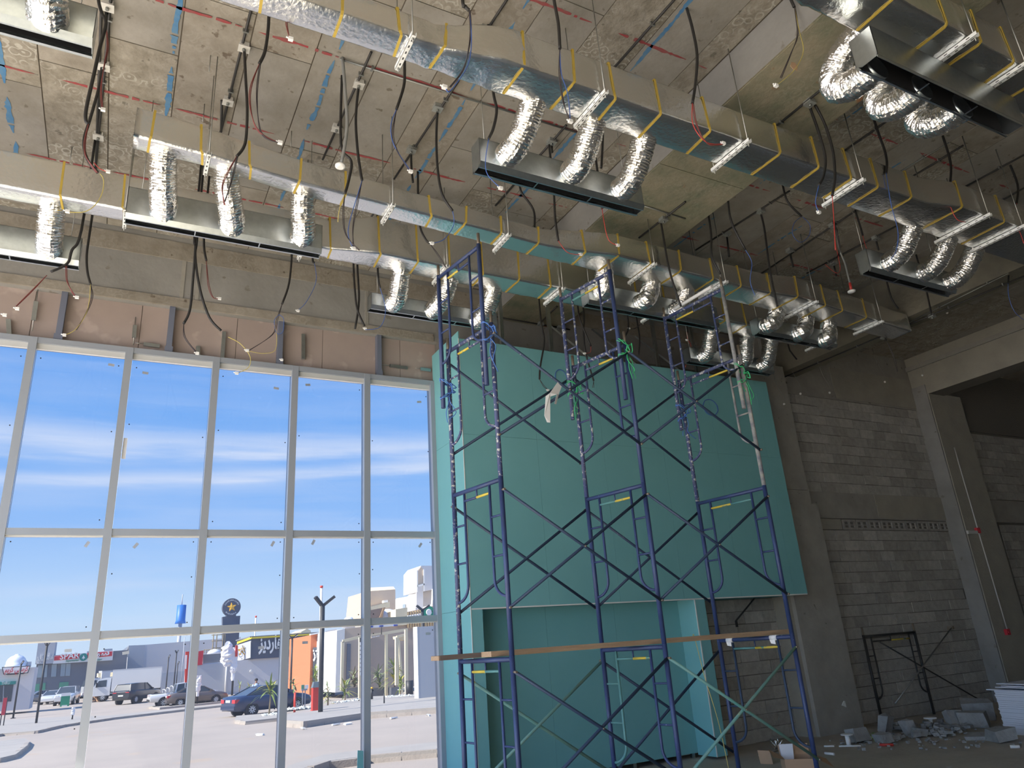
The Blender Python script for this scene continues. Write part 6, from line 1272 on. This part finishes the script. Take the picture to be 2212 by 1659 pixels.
t = bld('roof_unit', 'grey air handling box on the shop roof by the white house', 59, (857, 1322), 'unit'); extr([(847, 1352), (866, 1350), (866, 1316), (859, 1318)], 59, 1.5, 'wlight', 'unit_body', t)
t = bld('water_tank', 'white dome above the roof edge left of the third window mullion', 59, (753, 1345), 'tank'); c = onY(753, 1356, 59); MB().lathe(c, [(0.5, 0), (0.48, 0.5), (0.28, 0.76), (0.05, 0.84)], 16).build('dome', 'tank', t)
# --- plants
def blade(mb, base, d, L, w, droop, mi=0):
    d = V(d).normalized(); s = d.cross(V((0, 0, 1))); s = s.normalized() if s.length > 1e-4 else V((1, 0, 0)); pts = []
    for k in range(5):
        t = k / 4; p = base + d * L * t + V((0, 0, -droop * L * t * t)); ww = w * (0.5 + 1.2 * t) * (1 - t) * 1.6 if k else w * 0.4; pts.append((p - s * ww, p + s * ww))
    vs = [q for pr in pts for q in pr]; mb.add(vs, [(2 * k, 2 * k + 1, 2 * k + 3, 2 * k + 2) for k in range(4)], mi)
def palm(px, top, label, n, L, seed, dry=0.15, split=True, lift=0.12, spread=1.0, ms=('leaf', 'leafdry'), Y=None, low=0.35):
    r = random.Random(seed); p = onG(*px) if Y is None else onY(px[0], px[1], Y); p.z += lift if Y is None else 0; q = onY(*top, p.y); h = q.z - p.z; t = thing('potted_palm' if False else 'young_palm', label, 'palm', tuple(p)); hd = V((p.x + (q.x - p.x) * 0.5, p.y, p.z + h * 0.72))
    MB().tube([p, p.lerp(hd, 0.5) + V((0.03, 0, 0)), hd], [0.045, 0.035, 0.025], 6).build('stem', 'stem', t)
    for k in range(n):
        a = k * 2.4 + r.uniform(-.3, .3); el_ = r.uniform(-0.15, 1.2); b0 = hd.lerp(p, r.uniform(0, low)); mb = MB()
        blade(mb, b0, (math.cos(a) * math.cos(el_) * spread, math.sin(a) * math.cos(el_) * spread, math.sin(el_)), L * r.uniform(.7, 1.1), 0.045, r.uniform(.15, .6)); mb.build('frond', ms[1] if r.random() < dry else ms[0], t)
    return t
palm((581, 1551), (584, 1452), 'young palm with long narrow leaves in front of the navy car', 40, 0.95, 1); palm((745, 1523), (744, 1462), 'low bushy young palm on the pavement right of the big lamp post', 40, 0.95, 2, 0.3, low=0.7)
palm((708, 1530), (706, 1465), 'thin green sapling just right of the big lamp post', 34, 0.6, 3, 0.05, low=0.9, ms=('leafpale', 'leafdry')); palm((632, 1535), (634, 1445), 'thin dusty sapling behind the window mullion', 40, 0.7, 4, 0.05, low=0.9, ms=('leafpale', 'leaf'))
palm((820, 1486), (812, 1440), 'bushy pale green shrub filling the long planter', 70, 1.15, 5, 0.1, Y=50.9, low=0.98, ms=('leafpale', 'leaf')); palm((852, 1486), (852, 1420), 'tall yellow green dracaena in the dark square pot', 60, 1.25, 6, 0.3, Y=49.8, low=0.75); palm((864, 1507), (868, 1450), 'slim green palm right of the dark square pot', 34, 0.9, 7, Y=48, low=0.6)
palm((765, 1486), (764, 1440), 'feathery dry grass plant before the beige wall', 70, 1.0, 8, 0.5, Y=50.9, low=0.98, ms=('leafpale', 'stem')); palm((516, 1500), (519, 1470), 'small palm sprouting behind the navy car roof', 14, 0.8, 9); palm((536, 1498), (540, 1472), 'second small palm behind the navy car roof', 14, 0.8, 10)
palm((683, 1498), (681, 1424), 'green climbing shrub in the dark cafe entrance', 90, 0.8, 11, 0.0, Y=61.4, low=0.98)
for (x0, y0, x1, y1, Y_, lab) in ((748, 1509, 782, 1484, 50.5, 'long grey planter box left of the third mullion'), (800, 1508, 838, 1484, 50.5, 'long grey planter box under the pergola'), (845, 1506, 862, 1484, 49.5, 'dark square plant pot under the pergola')):
    p, q = onY(x0, y0, Y_), onY(x1, y1, Y_); t = thing('planter', lab, 'planter', (p.x, p.y, p.z)); MB().box((p.x, Y_, p.z), (q.x, Y_ + .6, q.z)).build('trough', 'pot' if 'grey' in lab else 'wcharcoal', t); MB().box((p.x + .03, Y_ + .03, q.z - .02), (q.x - .03, Y_ + .57, q.z + .02)).build('soil', 'soil', t)
t = bld('terrace_stool', 'white wire leg terrace table beside the dark square pot', 48, (866, 1506), 'table'); 
for d in (-.14, .14): MB().tube([onY(868, 1508, 48) + V((d, 0, 0)), onY(868, 1490, 48) + V((-d, 0, 0))], 0.012, 5).build('leg', 'signwhite', t)
a_ = onY(868, 1490, 48); MB().box((a_.x - .22, 47.8, a_.z), (a_.x + .22, 48.2, a_.z + .03)).build('table_top', 'signwhite', t)
t = bld('waste_bin', 'dark round bin at the terrace corner by the grey wall', 46, (885, 1506), 'bin'); a_, b_ = onY(885, 1507, 46), onY(885, 1470, 46); MB().lathe(a_, [(0.22, 0), (0.24, b_.z - a_.z)], 14).build('bin_body', 'lampblack', t)
def stones(px_pts, n, label, seed, lift=.13):
    r = random.Random(seed); mb = MB(); Q = [onG(*q) for q in px_pts]
    for k in range(n):
        s = r.random() * (len(Q) - 1); i = int(s); p = Q[i].lerp(Q[i + 1], s - i) + V((r.uniform(-.2, .2), r.uniform(-.6, .6), lift)); d = r.uniform(.05, .12); chunk(mb, p, (d, d, d * .7), r)
    tag(mb.build('white_pebbles', 'bead'), label, 'pebbles', None, 'stuff')
stones([(568, 1553), (600, 1549)], 60, 'white pebbles round the young palm', 2); stones([(615, 1543), (672, 1538)], 90, 'white pebbles along the kerb behind the red cabinet', 3, .2); stones([(725, 1528), (782, 1520)], 90, 'white pebbles round the bushy young palm', 4, .2); stones([(838, 1515), (900, 1511)], 90, 'white pebbles edging the terrace', 5, .2)
r = random.Random(9); mb = MB()
for k in range(70): p = onG(188 + r.random() * 26, 1512 + r.random() * 4); d = r.uniform(.2, .7); chunk(mb, p + V((0, 0, r.uniform(0, .5))), (d, d, d * .8), r)
tag(mb.build('earth_mound', 'dirt'), 'heap of orange earth and stones left of the white truck', 'mound', None, 'stuff')
for i, q in enumerate(((655, 1576), (561, 1589), (725, 1567), (751, 1566), (850, 1553), (925, 1547))):
    p = onG(*q); mb = MB(); chunk(mb, p, (.3, .14, .06), r); tag(mb.build('litter_scrap', 'signwhite'), ('scrap of white litter below the red cabinet kerb', 'pale lump of litter in the middle of the road', 'left of two white scraps along the far kerb', 'right of two white scraps along the far kerb', 'long white scrap by the far kerb near the grey wall', 'small white scrap furthest right on the road')[i], 'litter')
# ================================================================== vehicles
def loft(mb, secs, mi=0, smooth=True, cap=True):
    n = len(secs[0]); vs = [p for s in secs for p in s]; b = len(mb.v)
    fs = [(i * n + k, i * n + (k + 1) % n, (i + 1) * n + (k + 1) % n, (i + 1) * n + k) for i in range(len(secs) - 1) for k in range(n)]
    mb.add(vs, fs, mi, smooth)
    if cap: mb.add(secs[0], [tuple(reversed(range(n)))], mi); mb.add(secs[-1], [tuple(range(n))], mi)
def sec(x, z0, z1, w0, w1, top=None):
    """one cross section: sill width w0, waist width w1"""
    zm = z0 + (z1 - z0) * 0.55; zt = top or z1
    return [(x, -w0, z0), (x, -w1, zm), (x, -w1 * 0.98, z1 - 0.06), (x, -w1 * 0.90, zt), (x, -w1 * 0.4, zt + 0.02), (x, w1 * 0.4, zt + 0.02), (x, w1 * 0.90, zt), (x, w1 * 0.98, z1 - 0.06), (x, w1, zm), (x, w0, z0)]
def wheel(root, x, y, r, w=0.2):
    s = 1 if y > 0 else -1
    t = MB().lathe((x, y - s * w, r), [(r * .55, 0), (r * 0.97, 0.015), (r, 0.05), (r, w - .04), (r * .96, w - .01), (r * .62, w)], 20, axis=(0, s, 0)); o = t.build('wheel', 'tyre', root)
    m = MB().lathe((x, y - s * 0.012, r), [(r * .64, 0), (r * .64, .012)], 20, axis=(0, s, 0), mi=1)
    for k in range(9):
        a = 2 * PI * k / 9; c_, s_ = math.cos(a), math.sin(a); m.bar(V((x + c_ * r * .12, y + s * .004, r + s_ * r * .12)), V((x + c_ * r * .6, y + s * .004, r + s_ * r * .6)), 0.05, 0.012, (0, 1, 0))
    m.build('rim', ['rim', 'glassdark'], o)
def place_at(root, px_r, wb, side, deg):
    a = onG(*px_r); h = math.radians(deg); root.rotation_euler = (0, 0, h); mid = a + V((math.cos(h), math.sin(h), 0)) * wb / 2 + V((-math.sin(h), math.cos(h), 0)) * side
    root.location = mid; root.location.z = gz(mid.y)
def place(root, px_r, px_f, wb, side):
    """stand the vehicle on the street with its near side rear and front wheels over two pixels"""
    a, b = onG(*px_r), onG(*px_f); d = b - a; h = math.atan2(d.y, d.x); root.rotation_euler = (math.atan(-GS * math.cos(h)) * 0, 0, h)
    mid = (a + b) / 2; n = V((-math.sin(h), math.cos(h), 0)); root.location = mid + n * side; root.location.z = gz(root.location.y) + 0.0
    k = d.length / wb; print('vehicle', root.name, 'wheelbase ratio', round(k, 2), tuple(round(c, 1) for c in root.location)); return k
def car(label, kind, paint, name='car', cat='car'):
    root = thing(name, label, cat, (0, 0, 0))
    if kind == 'sedan':
        body = [(-2.28, .42, .72, .72, .80, .74), (-2.22, .30, .96, .80, .86, .98), (-1.7, .26, 1.0, .84, .90, 1.03), (-.6, .24, .98, .86, .91, .99), (.7, .24, .97, .86, .91, .98), (1.05, .24, .95, .86, .90, .96), (1.8, .26, .84, .84, .88, .86), (2.15, .28, .72, .78, .82, .74), (2.28, .36, .58, .70, .74, .60)]
        glass = [(-1.72, .98, .99, .70), (-.80, .98, 1.40, .60), (.0, .97, 1.43, .60), (.35, .96, 1.40, .62), (1.20, .95, .97, .72)]
        wx, r, W = (-1.33, 1.33), .32, .88; roof = (-.85, .30, 1.40)
    elif kind == 'suv':
        body = [(-2.45, .5, 1.05, .8, .88, 1.1), (-2.38, .4, 1.18, .86, .93, 1.22), (-1.4, .36, 1.18, .9, .95, 1.2), (.6, .36, 1.16, .9, .95, 1.17), (1.2, .36, 1.12, .88, .94, 1.14), (2.1, .38, 1.02, .84, .9, 1.05), (2.42, .45, .82, .76, .82, .86)]
        glass = [(-2.36, 1.16, 1.2, .78), (-2.12, 1.16, 1.76, .70), (-.6, 1.16, 1.82, .70), (.25, 1.15, 1.78, .70), (1.15, 1.12, 1.15, .80)]
        wx, r, W = (-1.45, 1.45), .39, .93; roof = (-2.15, .25, 1.78)
    else:                                            # pickup
        body = [(-2.6, .55, .98, .82, .88, 1.0), (-2.52, .45, 1.02, .86, .92, 1.03), (-.6, .42, 1.04, .88, .93, 1.05), (.6, .40, 1.06, .88, .93, 1.07), (1.2, .40, 1.06, .87, .92, 1.08), (2.2, .42, .98, .82, .88, 1.0), (2.55, .5, .80, .74, .8, .84)]
        glass = [(-.75, 1.05, 1.08, .74), (-.62, 1.05, 1.66, .68), (.0, 1.05, 1.72, .68), (.45, 1.05, 1.68, .68), (1.15, 1.06, 1.08, .78)]
        wx, r, W = (-1.55, 1.55), .38, .92; roof = (-.62, .48, 1.68)
    mb = MB(); loft(mb, [sec(x, z0, z1, w0, w1, t) for x, z0, z1, w0, w1, t in body]); mb.build('body', paint, root)
    gl_ = MB(); loft(gl_, [[(x, -w - .10, zb), (x, -w, zt), (x, w, zt), (x, w + .10, zb)] for x, zb, zt, w in glass], smooth=False); gl_.build('windows', 'glassdark', root)
    rf = MB(); x0, x1, z = roof; ws = glass[2][3]
    loft(rf, [[(x, -ws - .03, z - .03), (x, -ws * .8, z + .03 + e_), (x, ws * .8, z + .03 + e_), (x, ws + .03, z - .03)] for x, e_ in ((x0, -.02), ((x0 + x1) / 2, .03), (x1, -.02))]); rf.build('roof', paint, root)
    for s in (-1, 1):                                # pillars along the greenhouse
        pl = MB()
        g0, g1, g3, g4 = glass[0], glass[1], glass[3], glass[4]
        pl.bar(V((g0[0], s * (g0[3] + .10), g0[1])), V((g1[0], s * (g1[3] + .01), g1[2])), .07, .05, (0, 1, 0)).bar(V((g4[0], s * (g4[3] + .09), g4[1])), V((g3[0], s * (g3[3] + .01), g3[2])), .06, .05, (0, 1, 0)).bar(V((-.05, s * (glass[2][3] + .12), glass[2][1])), V((-.05, s * (glass[2][3] + .01), glass[2][2])), .06, .04, (0, 1, 0))
        pl.build('window_pillar', paint, root)
        MB().box((.82, s * .93 - .08, body[3][2] + .02), (.98, s * .93 + .1, body[3][2] + .14)).build('mirror', paint, root)
        for x in (-.75, .25): MB().box((x - .1, s * W - .012 * s - .012, body[3][2] - .16), (x + .1, s * W + .022, body[3][2] - .13)).build('door_handle', 'chrome', root)
        xr, xf = body[0][0], body[-1][0]
        MB().box((xr - .02, s * .66 - .2, body[0][2] - .02), (xr + .28, s * .66 + .17, body[1][2] - .08)).build('taillight', 'taillight', root); MB().box((xf - .34, s * .58 - .16, body[-2][2] - .16), (xf - .03, s * .58 + .16, body[-2][2] - .02)).build('headlight', 'headlight', root)
    for x in wx:
        for s in (-1, 1):
            MB().lathe((x, s * (W - .22), r), [(r * 1.16, 0), (r * 1.16, .235)], 20, axis=(0, s, 0)).build('wheel_arch', 'tyre', root); wheel(root, x, s * (W + .02), r)
    MB().box((body[0][0] - .015, -.26, .74), (body[0][0] + .1, .26, .86)).build('number_plate', 'plate', root)
    MB().box((body[0][0] - .03, -.8, body[0][1] - .05), (body[0][0] + .2, .8, body[0][1] + .12)).build('bumper', 'tyre' if kind != 'sedan' else paint, root)
    if kind == 'pickup':
        MB().box((-2.45, -.72, 1.045), (-.85, .72, 1.06)).build('load_bed', 'tyre', root)
        rb = MB()
        for k in range(3): rb.tube(smooth_path([(-.9 - .28 * k, -.78, 1.05), (-.95 - .28 * k, -.74, 1.5 - .1 * k), (-.95 - .28 * k, .74, 1.5 - .1 * k), (-.9 - .28 * k, .78, 1.05)], 4), .035, 6)
        rb.build('roll_bar', 'chrome', root)
    return root
c = car('navy blue saloon car parked side on, nearest of the parked cars', 'sedan', 'navy'); place_at(c, (544, 1546), 2.66, .88, 17)
c = car('bronze grey saloon car parked behind the wrapped signpost', 'sedan', 'bronze'); place_at(c, (389, 1527), 2.66, .88, 4)
c = car('black estate off-roader parked with its rear towards the glazing', 'suv', 'suvblack', 'off_road_car'); place_at(c, (293, 1520), 2.9, .93, 52)
c = car('white pickup truck with roll bars half hidden by the bronze car', 'pickup', 'carwhite', 'pickup_truck', 'pickup'); place_at(c, (354, 1529), 3.1, 1.1, 4)
c = car('white off-roader facing the glazing behind the green notice board', 'suv', 'carwhite', 'off_road_car'); c.location = onG(143, 1522); c.rotation_euler = (0, 0, math.radians(-97))
c = car('white saloon car parked left of the white off-roader', 'sedan', 'carwhite'); c.location = onG(112, 1520); c.rotation_euler = (0, 0, math.radians(-100))
c = car('grey saloon car in shade beside the supermarket windows', 'sedan', 'cargrey'); c.location = onG(86, 1519); c.rotation_euler = (0, 0, math.radians(-160))
def lorry(label, px_r, px_f):
    root = thing('box_truck', label, 'truck', (0, 0, 0)); wb = 3.6
    MB().box((-2.9, -1.05, .95), (2.0, 1.05, 3.15)).build('box_body', 'carwhite', root); MB().box((-2.95, -1.06, 3.1), (2.02, 1.06, 3.2)).build('box_edge', 'wgrey', root)
    MB().box((-2.9, -.5, .62), (3.2, .5, .95)).build('chassis', 'tyre', root)
    cab = MB(); loft(cab, [[(x, -w, .6), (x, -w, 1.5), (x, -w * .94, zt), (x, w * .94, zt), (x, w, 1.5), (x, w, .6)] for x, w, zt in ((2.1, 1.0, 2.4), (2.6, 1.0, 2.42), (3.35, .98, 2.28), (3.75, .95, 1.5))], smooth=False); cab.build('cab', 'carwhite', root)
    for s in (-1, 1):
        MB().prism([(2.5, s * 1.0, 1.5), (3.55, s * .985, 1.5), (3.3, s * .96, 2.15), (2.5, s * .955, 2.2)], (0, s * .012, 0)).build('side_window', 'glassdark', root)
        MB().box((2.1, s * 1.0 - .03, .75), (-2.6, s * 1.0 + .03, .85)).build('side_guard', 'alu', root); MB().box((3.4, s * 1.1 - .08, 1.5), (3.5, s * 1.1 + .08, 2.0)).build('mirror', 'tyre', root)
        for x in (-1.7, 2.75): wheel(root, x, s * .98, .42, .26)
    MB().prism([(3.56, -.85, 1.55), (3.56, .85, 1.55), (3.37, .8, 2.2), (3.37, -.8, 2.2)], (.2, 0, .02)).build('windscreen', 'glassdark', root)
    MB().box((1.9, -.35, 2.5), (2.3, .35, 2.95)).build('cooling_unit', 'wcream', root); MB().box((3.7, -.95, .6), (3.85, .95, .85)).build('bumper', 'wgrey', root)
    return root
c = lorry('white box truck parked broadside with its cab to the left', None, None); c.location = onG(283, 1510); c.rotation_euler = (0, 0, math.radians(174))
c = lorry('second white truck whose cab shows behind the first', None, None); c.location = onG(250, 1507); c.rotation_euler = (0, 0, math.radians(190))
# person standing beyond the navy car
p = onG(551, 1527); pr = thing('person', 'dark haired person in a pale blue shirt standing behind the navy car', 'person', tuple(p))
def skin_body(name, verts, edges, radii, m, root, off):
    me = bpy.data.meshes.new(name); me.from_pydata([tuple(V(v)) for v in verts], edges, []); o = bpy.data.objects.new(name, me); COL.objects.link(o); o.parent = root
    o.modifiers.new('skin', 'SKIN'); o.modifiers.new('smooth', 'SUBSURF').levels = 1
    sv = me.skin_vertices[0].data
    for i, r in enumerate(radii): sv[i].radius = (r, r)
    sv[0].use_root = True; dg = bpy.context.evaluated_depsgraph_get(); dg.update(); m2 = bpy.data.meshes.new_from_object(o.evaluated_get(dg)); o.modifiers.clear(); o.data = m2; m2.materials.clear(); m2.materials.append(M[m]); m2.polygons.foreach_set('use_smooth', [True] * len(m2.polygons)); return o
Vv = [(0, 0, .95), (0, 0, 1.2), (0, 0, 1.42), (0, -.01, 1.52), (.1, 0, .90), (.11, 0, .5), (.11, 0, .08), (.11, -.12, .04), (-.1, 0, .90), (-.11, 0, .5), (-.11, 0, .08), (-.11, -.12, .04), (.19, 0, 1.40), (.25, 0, 1.13), (.24, -.06, .88), (.24, -.08, .78), (-.19, 0, 1.40), (-.25, 0, 1.13), (-.24, -.06, .88), (-.24, -.08, .78), (0, -.01, 1.60), (0, -.02, 1.70)]
Ee = [(0, 1), (1, 2), (2, 3), (0, 4), (4, 5), (5, 6), (6, 7), (0, 8), (8, 9), (9, 10), (10, 11), (2, 12), (12, 13), (13, 14), (14, 15), (2, 16), (16, 17), (17, 18), (18, 19), (3, 20), (20, 21)]
skin_body('body', Vv, Ee, [.14, .145, .13, .055, .085, .062, .042, .04, .085, .062, .042, .04, .06, .045, .034, .03, .06, .045, .034, .03, .09, .085], 'skin', pr, None)
MB().lathe(p + V((0, 0, .86)), [(.165, 0), (.17, .1), (.165, .3), (.175, .5), (.10, .62)], 14).tube([p + V((.17, 0, 1.42)), p + V((.26, 0, 1.12))], .075, 8).tube([p + V((-.17, 0, 1.42)), p + V((-.26, 0, 1.12))], .075, 8).build('shirt', 'shirt', pr)
for s in (-1, 1): MB().tube([p + V((s * .095, 0, .92)), p + V((s * .11, 0, .1))], [.105, .075], 10).build('trouser_leg', 'trousers', pr)
MB().lathe(p + V((0, .015, 1.655)), [(.105, 0), (.118, .05), (.10, .11), (.05, .15)], 12).build('hair', 'hair', pr)
for s in (-1, 1): MB().lathe(p + V((s * .035, -.098, 1.66)), [(.012, 0), (.01, .008)], 8, axis=(0, -1, 0)).build('eye', 'hair', pr)
MB().prism([p + V((-.015, -.10, 1.60)), p + V((.015, -.10, 1.60)), p + V((0, -.10, 1.66))], (0, -.025, 0)).build('nose', 'skin', pr); MB().box(tuple(p + V((-.028, -.108, 1.567))), tuple(p + V((.028, -.098, 1.576)))).build('mouth', 'taillight', pr)
